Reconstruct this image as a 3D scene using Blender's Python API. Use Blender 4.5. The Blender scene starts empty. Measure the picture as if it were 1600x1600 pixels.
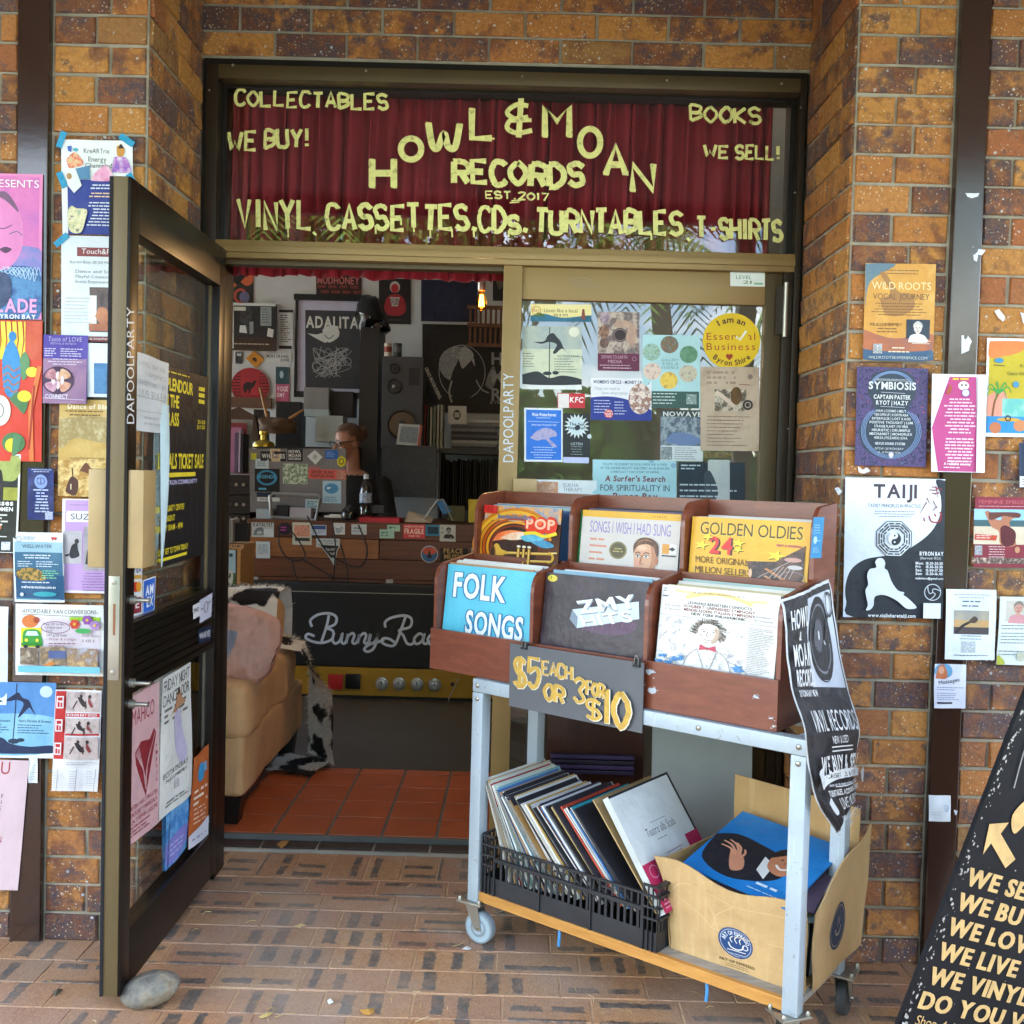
import bpy, bmesh, math, random
from mathutils import Vector, Matrix, noise
from mathutils.geometry import tessellate_polygon
R = math.radians
sc = bpy.context.scene
col = sc.collection
random.seed(7)

# ------------------------------------------------------------------ camera
CAM = Vector((0, -3.45, 1.407))
_cy = Vector((.005, .035625, 1)).normalized()
_cz = Vector((.027, 1, -(.005*.027+.035625))); _cz.normalize()
_cx = _cz.cross(_cy)
RT, UP, FW = (Vector((_cx[i], _cy[i], _cz[i])) for i in range(3))
cd = bpy.data.cameras.new('camera'); cam = bpy.data.objects.new('camera', cd); col.objects.link(cam)
cd.sensor_width = 36; cd.lens = 36; cd.clip_start = .05; cd.clip_end = 600
m = Matrix.Identity(4)
for i in range(3):
    m[i][0], m[i][1], m[i][2], m[i][3] = RT[i], UP[i], -FW[i], CAM[i]
cam.matrix_world = m
sc.camera = cam

# ------------------------------------------------------------------ light
SUN_EL, SUN_AZ = R(62), R(25)          # sun stands behind the shop, the veranda keeps the front in open shade
w = bpy.data.worlds.new('World'); sc.world = w; w.use_nodes = True
nt = w.node_tree; nt.nodes.clear()
def N(t, ty, **k):
    n = t.nodes.new(ty)
    for a, b in k.items():
        setattr(n, a, b)
    return n
sky = N(nt, 'ShaderNodeTexSky', sky_type='NISHITA', sun_disc=False, sun_elevation=SUN_EL, sun_rotation=SUN_AZ, air_density=1.0, dust_density=.6, ozone_density=1.0)
tc = N(nt, 'ShaderNodeTexCoord'); mp = N(nt, 'ShaderNodeMapping'); mp.inputs['Scale'].default_value = (1, 1, 2.6)
cn = N(nt, 'ShaderNodeTexNoise'); cn.inputs['Scale'].default_value = 2.2; cn.inputs['Detail'].default_value = 7; cn.inputs['Roughness'].default_value = .6
cr = N(nt, 'ShaderNodeValToRGB'); cr.color_ramp.elements[0].position = .5; cr.color_ramp.elements[1].position = .68
cm = N(nt, 'ShaderNodeMix', data_type='RGBA'); cm.inputs['B'].default_value = (12.5, 12.2, 11.8, 1)
bg = N(nt, 'ShaderNodeBackground'); bg.inputs['Strength'].default_value = .15
wo = N(nt, 'ShaderNodeOutputWorld')
L = nt.links.new
L(tc.outputs['Generated'], mp.inputs['Vector']); L(mp.outputs[0], cn.inputs['Vector']); L(cn.outputs[0], cr.inputs[0])
L(cr.outputs[0], cm.inputs['Factor']); L(sky.outputs[0], cm.inputs['A']); L(cm.outputs['Result'], bg.inputs[0]); L(bg.outputs[0], wo.inputs[0])
sd = bpy.data.lights.new('sun', 'SUN'); sd.energy = 2.4; sd.angle = R(.5); sd.color = (1, .96, .9)
so = bpy.data.objects.new('sun', sd); col.objects.link(so)
_d = Vector((math.sin(SUN_AZ)*math.cos(SUN_EL), math.cos(SUN_AZ)*math.cos(SUN_EL), math.sin(SUN_EL)))
so.rotation_euler = (-_d).to_track_quat('-Z', 'Y').to_euler(); so.location = (3, 4, 12)
sc.view_settings.view_transform = 'Standard'; sc.view_settings.look = 'None'; sc.view_settings.gamma = 1
sc.view_settings.exposure = 3.3
try:
    sc.cycles.use_denoising = True
    sc.cycles.max_bounces = 10; sc.cycles.diffuse_bounces = 5; sc.cycles.transparent_max_bounces = 24
    sc.cycles.caustics_reflective = False; sc.cycles.caustics_refractive = False
except Exception: pass

# ------------------------------------------------------------------ pixel rays (1600 px photograph) to points on real planes
def ray(px, py):
    return (RT*((px-800)/1600) + UP*((800-py)/1600) + FW)
def P(px, py, y):
    d = ray(px, py); return CAM + d*((y-CAM.y)/d.y)
def PX(px, py, x):
    d = ray(px, py); return CAM + d*((x-CAM.x)/d.x)
def PZ(px, py, z):
    d = ray(px, py); return CAM + d*((z-CAM.z)/d.z)
def PP(px, py, p0, n):
    d = ray(px, py); return CAM + d*((p0-CAM).dot(n)/d.dot(n))

# ------------------------------------------------------------------ materials
MATS = {}
def lin(h, k=.92):
    h = h.lstrip('#')
    o = []
    for i in (0, 2, 4):
        c = int(h[i:i+2], 16)/255
        o.append(min(.86, k*(c/12.92 if c <= .04045 else ((c+.055)/1.055)**2.4)))
    return o
def newmat(name):
    m = bpy.data.materials.new(name); m.use_nodes = True
    return m, m.node_tree, m.node_tree.nodes['Principled BSDF']
def bump(t, b, scale, strength, detail=4, dist=.01, coord='Object', vec=None):
    n = N(t, 'ShaderNodeTexNoise'); n.inputs['Scale'].default_value = scale; n.inputs['Detail'].default_value = detail
    if vec is None:
        tc = N(t, 'ShaderNodeTexCoord'); vec = tc.outputs[coord]
    t.links.new(vec, n.inputs['Vector'])
    bp = N(t, 'ShaderNodeBump'); bp.inputs['Strength'].default_value = strength; bp.inputs['Distance'].default_value = dist
    t.links.new(n.outputs[0], bp.inputs['Height']); t.links.new(bp.outputs[0], b.inputs['Normal'])
    return bp
def ramp(t, fac, stops, interp='LINEAR'):
    r = N(t, 'ShaderNodeValToRGB'); cr = r.color_ramp; cr.interpolation = interp
    while len(cr.elements) < len(stops): cr.elements.new(.5)
    for e, (p, c) in zip(cr.elements, stops):
        e.position = p; e.color = (*c, 1) if len(c) == 3 else c
    t.links.new(fac, r.inputs[0])
    return r.outputs[0]
def tnoise(t, scale, detail=4, coord='Object', sc3=None, rough=.5):
    tc = N(t, 'ShaderNodeTexCoord'); v = tc.outputs[coord]
    if sc3:
        mp = N(t, 'ShaderNodeMapping'); mp.inputs['Scale'].default_value = sc3; t.links.new(v, mp.inputs['Vector']); v = mp.outputs[0]
    n = N(t, 'ShaderNodeTexNoise'); n.inputs['Scale'].default_value = scale; n.inputs['Detail'].default_value = detail; n.inputs['Roughness'].default_value = rough
    t.links.new(v, n.inputs['Vector'])
    return n.outputs[0]
def mixc(t, fac, a, b, mode='MIX'):
    n = N(t, 'ShaderNodeMix', data_type='RGBA', blend_type=mode)
    for s, v in (('Factor', fac), ('A', a), ('B', b)):
        if hasattr(v, 'is_output') or hasattr(v, 'links'): t.links.new(v, n.inputs[s])
        elif s == 'Factor': n.inputs[s].default_value = v
        else: n.inputs[s].default_value = (*v, 1) if len(v) == 3 else v
    return n.outputs['Result']
def math_(t, op, a, b=0.0, c=None, clamp=False):
    n = N(t, 'ShaderNodeMath', operation=op); n.use_clamp = clamp
    for i, v in enumerate((a, b) if c is None else (a, b, c)):
        if hasattr(v, 'is_output'): t.links.new(v, n.inputs[i])
        else: n.inputs[i].default_value = v
    return n.outputs[0]
def C(key, rough=.5):
    """print / paper / paint colour: '#rrggbb', or a mottled print '#a,#b,#c@scale'"""
    k = (key, rough)
    if k in MATS: return MATS[k]
    m, t, b = newmat('print')
    b.inputs['Roughness'].default_value = rough
    b.inputs['Specular IOR Level'].default_value = .35
    if ',' in key:
        cs, _, s = key.partition('@')
        cs = [lin(c) for c in cs.split(',')]
        nz = tnoise(t, float(s or 25), 5, rough=.62)
        st = [(.3+.4*i/(len(cs)-1), c) for i, c in enumerate(cs)]
        t.links.new(ramp(t, nz, st), b.inputs['Base Color'])
    else:
        c = lin(key)
        nz = tnoise(t, 9, 5)
        t.links.new(ramp(t, nz, [(.3, [x*.9 for x in c]), (.7, [min(.88, x*1.06+.002) for x in c])]), b.inputs['Base Color'])
    bump(t, b, 22, .3, 5, .012)
    MATS[k] = m
    return m
def simple(name, hexc, rough=.5, metal=0, bs=40, bst=.1, var=.12, vs=12, spec=.5, sc3=None, coat=0):
    m, t, b = newmat(name); c = lin(hexc)
    nz = tnoise(t, vs, 6, sc3=sc3)
    t.links.new(ramp(t, nz, [(.25, [x*(1-var) for x in c]), (.75, [min(.9, x*(1+var)) for x in c])]), b.inputs['Base Color'])
    b.inputs['Roughness'].default_value = rough; b.inputs['Metallic'].default_value = metal; b.inputs['Specular IOR Level'].default_value = spec
    if coat: b.inputs['Coat Weight'].default_value = coat; b.inputs['Coat Roughness'].default_value = .15
    if bst: bump(t, b, bs, bst, 4, .004)
    return m
def wood(name, c0, c1, rough=.4, axis=(2, 12, 30), scale=2.5, bst=.08, coat=.0):
    m, t, b = newmat(name)
    nz = tnoise(t, scale, 8, sc3=axis, rough=.65)
    n2 = tnoise(t, 3, 4)
    a = ramp(t, nz, [(.3, lin(c0)), (.7, lin(c1))])
    t.links.new(mixc(t, math_(t, 'MULTIPLY', n2, .35), a, lin(c0)), b.inputs['Base Color'])
    b.inputs['Roughness'].default_value = rough
    if coat: b.inputs['Coat Weight'].default_value = coat; b.inputs['Coat Roughness'].default_value = .2
    bump(t, b, 60, bst, 4, .003)
    return m
def glassmat(name, tint=(.93, .96, .95), rough=.0):
    m, t, b = newmat(name); t.nodes.remove(b)
    fr = N(t, 'ShaderNodeFresnel'); fr.inputs['IOR'].default_value = 1.5
    tr = N(t, 'ShaderNodeBsdfTransparent'); tr.inputs[0].default_value = (*tint, 1)
    gl = N(t, 'ShaderNodeBsdfGlossy'); gl.inputs['Roughness'].default_value = rough; gl.inputs[0].default_value = (1, 1, 1, 1)
    mx = N(t, 'ShaderNodeMixShader')
    ge = N(t, 'ShaderNodeNewGeometry')
    fa = math_(t, 'MULTIPLY', math_(t, 'MULTIPLY', fr.outputs[0], 1.8), math_(t, 'SUBTRACT', 1.0, ge.outputs['Backfacing']), clamp=True)
    t.links.new(fa, mx.inputs[0]); t.links.new(tr.outputs[0], mx.inputs[1]); t.links.new(gl.outputs[0], mx.inputs[2])
    t.links.new(mx.outputs[0], t.nodes['Material Output'].inputs[0])
    return m
GLASS = glassmat('window_glass')

def brick_mat():
    m, t, b = newmat('clinker_brick')
    at = N(t, 'ShaderNodeAttribute', attribute_name='rnd'); r = at.outputs['Fac']
    base = ramp(t, r, [(0, lin('#c37c38')), (.2, lin('#d69745')), (.42, lin('#ca813a')), (.62, lin('#da9a4c')), (.82, lin('#b66838')), (1, lin('#a97d44'))])
    n1 = tnoise(t, 10, 8, rough=.68)
    sh = math_(t, 'MULTIPLY_ADD', math_(t, 'FRACT', math_(t, 'MULTIPLY', r, 7.31)), .22, n1)
    base = mixc(t, ramp(t, sh, [(.575, (0, 0, 0)), (.65, (.7, .7, .7)), (.75, (1, 1, 1))]), base, lin('#7a4632'))
    n2 = tnoise(t, 17, 8, rough=.7)
    sh2 = math_(t, 'MULTIPLY_ADD', math_(t, 'FRACT', math_(t, 'MULTIPLY', r, 7.31)), .2, n2)
    base = mixc(t, ramp(t, sh2, [(.605, (0, 0, 0)), (.68, (.75, .75, .75)), (.77, (1, 1, 1))]), base, lin('#4e424c'))
    n3 = tnoise(t, 70, 6, rough=.7)
    base = mixc(t, math_(t, 'MULTIPLY', ramp(t, n3, [(.46, (0, 0, 0)), (.62, (1, 1, 1))]), .42), base, lin('#945c30'))
    base = mixc(t, math_(t, 'MULTIPLY', ramp(t, tnoise(t, 160, 3), [(.55, (0, 0, 0)), (.7, (1, 1, 1))]), .35), base, lin('#d8a058'))
    tc = N(t, 'ShaderNodeTexCoord')
    for scl, thr, cc, msk in ((85, .2, '#e6d4b4', .5), (30, .13, '#dfe2e6', .56)):
        vo = N(t, 'ShaderNodeTexVoronoi'); vo.inputs['Scale'].default_value = scl; t.links.new(tc.outputs['Object'], vo.inputs['Vector'])
        dd = math_(t, 'MULTIPLY_ADD', n3, .22, math_(t, 'SUBTRACT', vo.outputs['Distance'], .11))
        spk = math_(t, 'MULTIPLY', math_(t, 'LESS_THAN', dd, thr), ramp(t, tnoise(t, 9 if scl > 50 else 4, 4), [(msk-.08, (0, 0, 0)), (msk+.08, (.9, .9, .9))]))
        base = mixc(t, spk, base, lin(cc))
    t.links.new(base, b.inputs['Base Color'])
    t.links.new(ramp(t, n3, [(.35, (.3,)*3), (.65, (.62,)*3)]), b.inputs['Roughness']); b.inputs['Specular IOR Level'].default_value = .6
    n4 = tnoise(t, 42, 9, rough=.78)
    bp = N(t, 'ShaderNodeBump'); bp.inputs['Strength'].default_value = 1; bp.inputs['Distance'].default_value = .013
    t.links.new(n4, bp.inputs['Height']); t.links.new(bp.outputs[0], b.inputs['Normal'])
    return m
BRICK = brick_mat()
MORTAR = simple('mortar', '#9c9482', .95, bs=90, bst=.5, var=.25, vs=20)
def paver_mat():
    m, t, b = newmat('paver')
    r = N(t, 'ShaderNodeAttribute', attribute_name='rnd').outputs['Fac']
    base = ramp(t, r, [(0, lin('#b4805a')), (.3, lin('#b9875a')), (.6, lin('#c09062')), (.8, lin('#ac7658')), (1, lin('#9c7c60'))])
    uv = N(t, 'ShaderNodeUVMap', uv_map='uv'); sx = N(t, 'ShaderNodeSeparateXYZ'); t.links.new(uv.outputs[0], sx.inputs[0])
    nz = tnoise(t, 55, 5, rough=.7)
    mask = None
    for i in range(3):
        a = N(t, 'ShaderNodeAttribute', attribute_name='bar%d' % i)
        s = N(t, 'ShaderNodeSeparateColor'); t.links.new(a.outputs['Color'], s.inputs[0])
        du = math_(t, 'SUBTRACT', s.outputs[2], math_(t, 'ABSOLUTE', math_(t, 'SUBTRACT', sx.outputs[0], s.outputs[0])))
        dv = math_(t, 'SUBTRACT', a.outputs['Alpha'], math_(t, 'ABSOLUTE', math_(t, 'SUBTRACT', sx.outputs[1], s.outputs[1])))
        d = math_(t, 'MINIMUM', du, dv)
        d = math_(t, 'ADD', d, math_(t, 'MULTIPLY_ADD', nz, .022, -.011))
        k = math_(t, 'MULTIPLY', d, 200, clamp=True)
        mask = k if mask is None else math_(t, 'MAXIMUM', mask, k)
    nm = tnoise(t, 30, 4)
    mask = math_(t, 'MULTIPLY', mask, ramp(t, nm, [(.28, (.45, .45, .45)), (.6, (.95, .95, .95))]))
    gr = tnoise(t, 260, 4, rough=.75)
    base = mixc(t, math_(t, 'MULTIPLY', ramp(t, nz, [(.42, (0, 0, 0)), (.62, (1, 1, 1))]), .5), base, lin('#94684a'))
    base = mixc(t, math_(t, 'MULTIPLY', ramp(t, gr, [(.5, (0, 0, 0)), (.64, (1, 1, 1))]), .55), base, lin('#d8b88e'))
    base = mixc(t, math_(t, 'MULTIPLY', ramp(t, gr, [(.36, (1, 1, 1)), (.48, (0, 0, 0))]), .5), base, lin('#74503a'))
    base = mixc(t, mask, base, mixc(t, ramp(t, gr, [(.45, (0, 0, 0)), (.65, (.8, .8, .8))]), lin('#2f3032'), lin('#77756f')))
    dirt = ramp(t, tnoise(t, 2.2, 6), [(.4, (0, 0, 0)), (.66, (1, 1, 1))])
    base = mixc(t, math_(t, 'MULTIPLY', dirt, .48), base, lin('#b8aea2'))
    t.links.new(base, b.inputs['Base Color'])
    t.links.new(ramp(t, tnoise(t, 6, 4), [(.3, (.34,)*3), (.7, (.62,)*3)]), b.inputs['Roughness'])
    n4 = tnoise(t, 130, 4, rough=.7)
    h = math_(t, 'MULTIPLY_ADD', mask, .6, n4)
    bp = N(t, 'ShaderNodeBump'); bp.inputs['Strength'].default_value = .55; bp.inputs['Distance'].default_value = .004
    t.links.new(h, bp.inputs['Height']); t.links.new(bp.outputs[0], b.inputs['Normal'])
    return m
PAVER = paver_mat()
BRONZE = simple('bronze_anodised_aluminium', '#54452b', .42, .35, 80, .05, .12, 5, sc3=(1, 1, .15))
BRONZE_D = simple('dark_bronze_frame', '#2e2418', .4, .3, 80, .05, .15, 5)
BRONZE_L = simple('tan_bronze_lit_frame', '#94794a', .42, .25, 80, .05, .1, 5, sc3=(.3, 1, 1))  # paler bronze, its tone also painting the light caught by the transom bar
BLACKM = simple('black_brown_frame', '#17110d', .36, .1, 60, .06, .2, 8, spec=.35)
RIBM = simple('ribbed_black', '#16130f', .3, .2, 60, .04, .2, 8)
BATTEN = simple('brown_gloss_paint', '#3a261d', .16, 0, 50, .06, .14, 6, spec=.6, sc3=(1, 1, .3), coat=.5)
STEEL = simple('worn_steel', '#a8a498', .35, .8, 60, .06)
def rusty(name, c0, c1, rough=.45):
    m, t, b = newmat(name)
    base = ramp(t, tnoise(t, 7, 6), [(.3, [x*.85 for x in lin(c0)]), (.7, lin(c0))])
    base = mixc(t, ramp(t, tnoise(t, 28, 8, rough=.75), [(.60, (0, 0, 0)), (.68, (.8, .8, .8))]), base, lin(c1))
    base = mixc(t, ramp(t, tnoise(t, 18, 6, sc3=(6, 6, .6), rough=.7), [(.62, (0, 0, 0)), (.66, (.6, .6, .6))]), base, lin('#e0e4e4'))
    t.links.new(base, b.inputs['Base Color']); b.inputs['Roughness'].default_value = rough; b.inputs['Metallic'].default_value = .1
    bump(t, b, 70, .15, 5, .003); return m
PALE = rusty('pale_grey_painted_steel', '#b4c2ca', '#7c7468')
WOODBIN = wood('red_brown_stained_ply', '#6a3220', '#8a4a30', .35, (6, 6, 26), 2.2, .05, .25)
SHELFW = wood('orange_pine_edge', '#b87c34', '#dba254', .5, (3, 3, 20), 3)
SHELFTOP = wood('grey_worn_board', '#8c8478', '#c0b8aa', .7, (4, 20, 4), 3)
BLACKP = simple('black_plastic', '#26272b', .48, 0, 50, .12, .35, 14)
def cardm(name, c):
    m, t, b = newmat(name); k = lin(c)
    base = ramp(t, tnoise(t, 5, 8, rough=.7), [(.3, [x*.84 for x in k]), (.55, k), (.75, [x*1.08 for x in k])])
    base = mixc(t, ramp(t, tnoise(t, 3.3, 6), [(.56, (0, 0, 0)), (.72, (.5, .5, .5))]), base, lin('#8e6c40'))
    base = mixc(t, ramp(t, tnoise(t, 60, 3, sc3=(1, 1, .05)), [(.55, (0, 0, 0)), (.7, (.25, .25, .25))]), base, lin('#e2c896'))
    t.links.new(base, b.inputs['Base Color']); b.inputs['Roughness'].default_value = .85; bump(t, b, 11, .5, 6, .02); return m
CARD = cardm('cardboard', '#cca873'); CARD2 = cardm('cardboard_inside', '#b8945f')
EDGEW = simple('record_edges', '#c9c6bf', .6, 0, 200, .3, .2, 60, sc3=(1, 1, 8))

# ------------------------------------------------------------------ objects
def tag(o, label=None, cat=None, group=None, kind=None):
    if label: o['label'] = label
    if cat: o['category'] = cat
    if group: o['group'] = group
    if kind: o['kind'] = kind
    return o
def empty(name, loc, label, cat, group=None):
    o = bpy.data.objects.new(name, None); col.objects.link(o); o.location = loc; o.empty_display_size = .1
    return tag(o, label, cat, group)
def wloc(o):
    v = Vector((0, 0, 0))
    while o: v += o.location; o = o.parent
    return v
def mesh_obj(name, verts, faces, mats, mi=None, parent=None, smooth=False):
    """verts in world coordinates; the object's origin goes to its base"""
    vs = [Vector(v) for v in verts]
    lo = [min(v[i] for v in vs) for i in range(3)]; hi = [max(v[i] for v in vs) for i in range(3)]
    o_ = Vector(((lo[0]+hi[0])/2, (lo[1]+hi[1])/2, lo[2]))
    me = bpy.data.meshes.new(name)
    me.from_pydata([v-o_ for v in vs], [], faces)
    for m in (mats if isinstance(mats, (list, tuple)) else [mats]): me.materials.append(m)
    if mi: me.polygons.foreach_set('material_index', mi)
    if smooth: me.polygons.foreach_set('use_smooth', [True]*len(me.polygons))
    me.update()
    o = bpy.data.objects.new(name, me); col.objects.link(o)
    if parent: o.parent = parent; o.location = o_ - wloc(parent)
    else: o.location = o_
    return o
class MB:
    """collects shapes for one mesh"""
    def __init__(s): s.v = []; s.f = []; s.m = []; s.mats = []
    def mi(s, m):
        if m not in s.mats: s.mats.append(m)
        return s.mats.index(m)
    def add(s, vs, fs, m):
        n = len(s.v); k = s.mi(m)
        s.v += [Vector(v) for v in vs]; s.f += [tuple(i+n for i in f) for f in fs]; s.m += [k]*len(fs)
    def box(s, x0, y0, z0, x1, y1, z1, m, bev=0, T=None):
        if bev:
            bm = bmesh.new(); bmesh.ops.create_cube(bm, size=1)
            for v in bm.verts: v.co = Vector(((x0+x1)/2+v.co.x*(x1-x0), (y0+y1)/2+v.co.y*(y1-y0), (z0+z1)/2+v.co.z*(z1-z0)))
            bmesh.ops.bevel(bm, geom=bm.edges[:], offset=bev, segments=2, affect='EDGES', profile=.6)
            s.addbm(bm, m, T); return
        vs = [(x, y, z) for z in (z0, z1) for y in (y0, y1) for x in (x0, x1)]
        if T: vs = [T(Vector(v)) for v in vs]
        s.add(vs, [(0, 2, 3, 1), (4, 5, 7, 6), (0, 1, 5, 4), (2, 6, 7, 3), (0, 4, 6, 2), (1, 3, 7, 5)], m)
    def addbm(s, bm, m, T=None):
        bm.verts.index_update()
        vs = [v.co.copy() for v in bm.verts]
        if T: vs = [T(v) for v in vs]
        s.add(vs, [tuple(v.index for v in f.verts) for f in bm.faces], m); bm.free()
    def tube(s, pts, r, m, n=8, closed=False, cap=True):
        pts = [Vector(p) for p in pts]; rings = []
        for i, p in enumerate(pts):
            a = pts[i-1] if i or closed else p; b = pts[(i+1) % len(pts)] if i < len(pts)-1 or closed else p
            d = (b-a).normalized(); u = d.cross(Vector((.13, .27, 1))).normalized(); w_ = d.cross(u)
            rr = r[i] if isinstance(r, (list, tuple)) else r
            rings.append([p+u*rr*math.cos(2*math.pi*k/n)+w_*rr*math.sin(2*math.pi*k/n) for k in range(n)])
        vs = [v for q in rings for v in q]; fs = []
        for i in range(len(rings)-(0 if closed else 1)):
            j = (i+1) % len(rings)
            for k in range(n): fs.append((i*n+k, i*n+(k+1) % n, j*n+(k+1) % n, j*n+k))
        if cap and not closed: fs += [tuple(range(n))[::-1], tuple((len(rings)-1)*n+k for k in range(n))]
        s.add(vs, fs, m)
    def prism(s, poly, ext, m):
        """poly: list of 3D points (planar), ext: vector"""
        poly = [Vector(p) for p in poly]; n = len(poly); e = Vector(ext)
        s.add(poly+[p+e for p in poly], [tuple(range(n))[::-1], tuple(range(n, 2*n))]+[(i, (i+1) % n, n+(i+1) % n, n+i) for i in range(n)], m)
    def lathe(s, prof, c, m, n=20, ax=None):
        """prof: (r, h) along axis"""
        ax = (ax or Vector((0, 0, 1))).normalized(); u = ax.orthogonal().normalized(); w_ = ax.cross(u); c = Vector(c)
        vs = [c+ax*h+(u*math.cos(2*math.pi*k/n)+w_*math.sin(2*math.pi*k/n))*r for r, h in prof for k in range(n)]; fs = []
        for i in range(len(prof)-1):
            for k in range(n): fs.append((i*n+k, i*n+(k+1) % n, (i+1)*n+(k+1) % n, (i+1)*n+k))
        fs += [tuple(range(n))[::-1], tuple((len(prof)-1)*n+k for k in range(n))]
        s.add(vs, fs, m)
    def ball(s, c, r, m, n=12, warp=0, seed=0):
        bm = bmesh.new(); bmesh.ops.create_icosphere(bm, subdivisions=3 if n > 10 else 2, radius=1)
        r = r if isinstance(r, (tuple, list, Vector)) else (r, r, r)
        for v in bm.verts:
            k = 1+warp*noise.noise(v.co*1.6+Vector((seed, seed*2, 3)))
            v.co = Vector((c[0]+v.co.x*r[0]*k, c[1]+v.co.y*r[1]*k, c[2]+v.co.z*r[2]*k))
        s.addbm(bm, m)
    def build(s, name, parent=None, smooth=False):
        o = mesh_obj(name, s.v, s.f, s.mats, s.m, parent, smooth)
        if smooth:
            me = o.data; bm = bmesh.new(); bm.from_mesh(me)
            for e in bm.edges:
                if len(e.link_faces) == 2 and e.calc_face_angle(0) > .7: e.smooth = False
            bm.to_mesh(me); bm.free()
        return o

# ------------------------------------------------------------------ lettering
GL = {}
def glyphs():
    chars = "ABCDEFGHIJKLMNOPQRSTUVWXYZabcdefghijklmnopqrstuvwxyz0123456789.,:;!?&$-+'/|()*@"
    obs = []
    for b in (0, 1):
        for ch in chars:
            cu = bpy.data.curves.new('t', 'FONT'); cu.body = ch; cu.size = 1; cu.resolution_u = 3; cu.offset = .028*b
            o = bpy.data.objects.new('t', cu); col.objects.link(o); obs.append((ch, b, o))
    dg = bpy.context.evaluated_depsgraph_get()
    for ch, b, o in obs:
        me = o.evaluated_get(dg).to_mesh()
        vs = [(v.co.x, v.co.y) for v in me.vertices]; fs = [tuple(p.vertices) for p in me.polygons]
        x0 = min(v[0] for v in vs); x1 = max(v[0] for v in vs)
        GL[ch, b] = ([(x-x0, y) for x, y in vs], fs, x1-x0)
        o.evaluated_get(dg).to_mesh_clear()
    for ch, b, o in obs:
        cu = o.data; bpy.data.objects.remove(o); bpy.data.curves.remove(cu)
glyphs()
CAPH = max(v[1] for v in GL['H', 0][0])
SF = {'A': "002640|1232", 'B': "0006|~0626453303|~0333423100", 'C': "~4536160402103041", 'D': "0006|~0626444220 00", 'E': "46060040|0333", 'F': "460600|0333",
 'G': "~4536160402103041|414323", 'H': "0006|4046|0343", 'I': "2026", 'J': "~4642301001", 'K': "0006|4603|0340", 'L': "060040", 'M': "0006234640", 'N': "00064046",
 'O': "~260402204244 26", 'P': "0006|~0626454303", 'Q': "~26040220424426|3140", 'R': "0006|~0626454303|2340", 'S': "~4526051333412001", 'T': "0646|2620",
 'U': "~060110304146", 'V': "062046", 'W': "0610233046", 'X': "0640|4600", 'Y': "0623|462320", 'Z': "06460040", '0': "~26040220424426", '1': "152620",
 '2': "~051636452200|0040", '3': "~05264523|~23412001", '4': "30360242", '5': "460603|~0334422001", '7': "064610", '8': "~2604132041|~2644331 3", '9': "~4446260434|4420",
 '$': "~4526051333412001|2026", '&': "~45260513|~13012041|1333|2026", '!': "2622|2120", ',': "2110", '.': "2021", '-': "1333", "'": "2625"}
def cat(pts, k=5):
    o = []
    n = len(pts)
    for i in range(n-1):
        p0, p1, p2, p3 = pts[max(0, i-1)], pts[i], pts[i+1], pts[min(n-1, i+2)]
        for j in range(k):
            t = j/k
            o.append(tuple(.5*((2*b)+(c-a)*t+(2*a-5*b+4*c-d)*t*t+(3*b-a-3*c+d)*t**3) for a, b, c, d in zip(p0, p1, p2, p3)))
    o.append(tuple(pts[-1]))
    return o
def strokes(ch):
    o = []
    for s in SF.get(ch, '').split('|'):
        cv = s.startswith('~'); s = s.lstrip('~').replace(' ', '')
        p = [(int(s[i])/4, int(s[i+1])/6) for i in range(0, len(s)-1, 2)]
        if p: o.append(cat(p) if cv else p)
    return o
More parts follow.
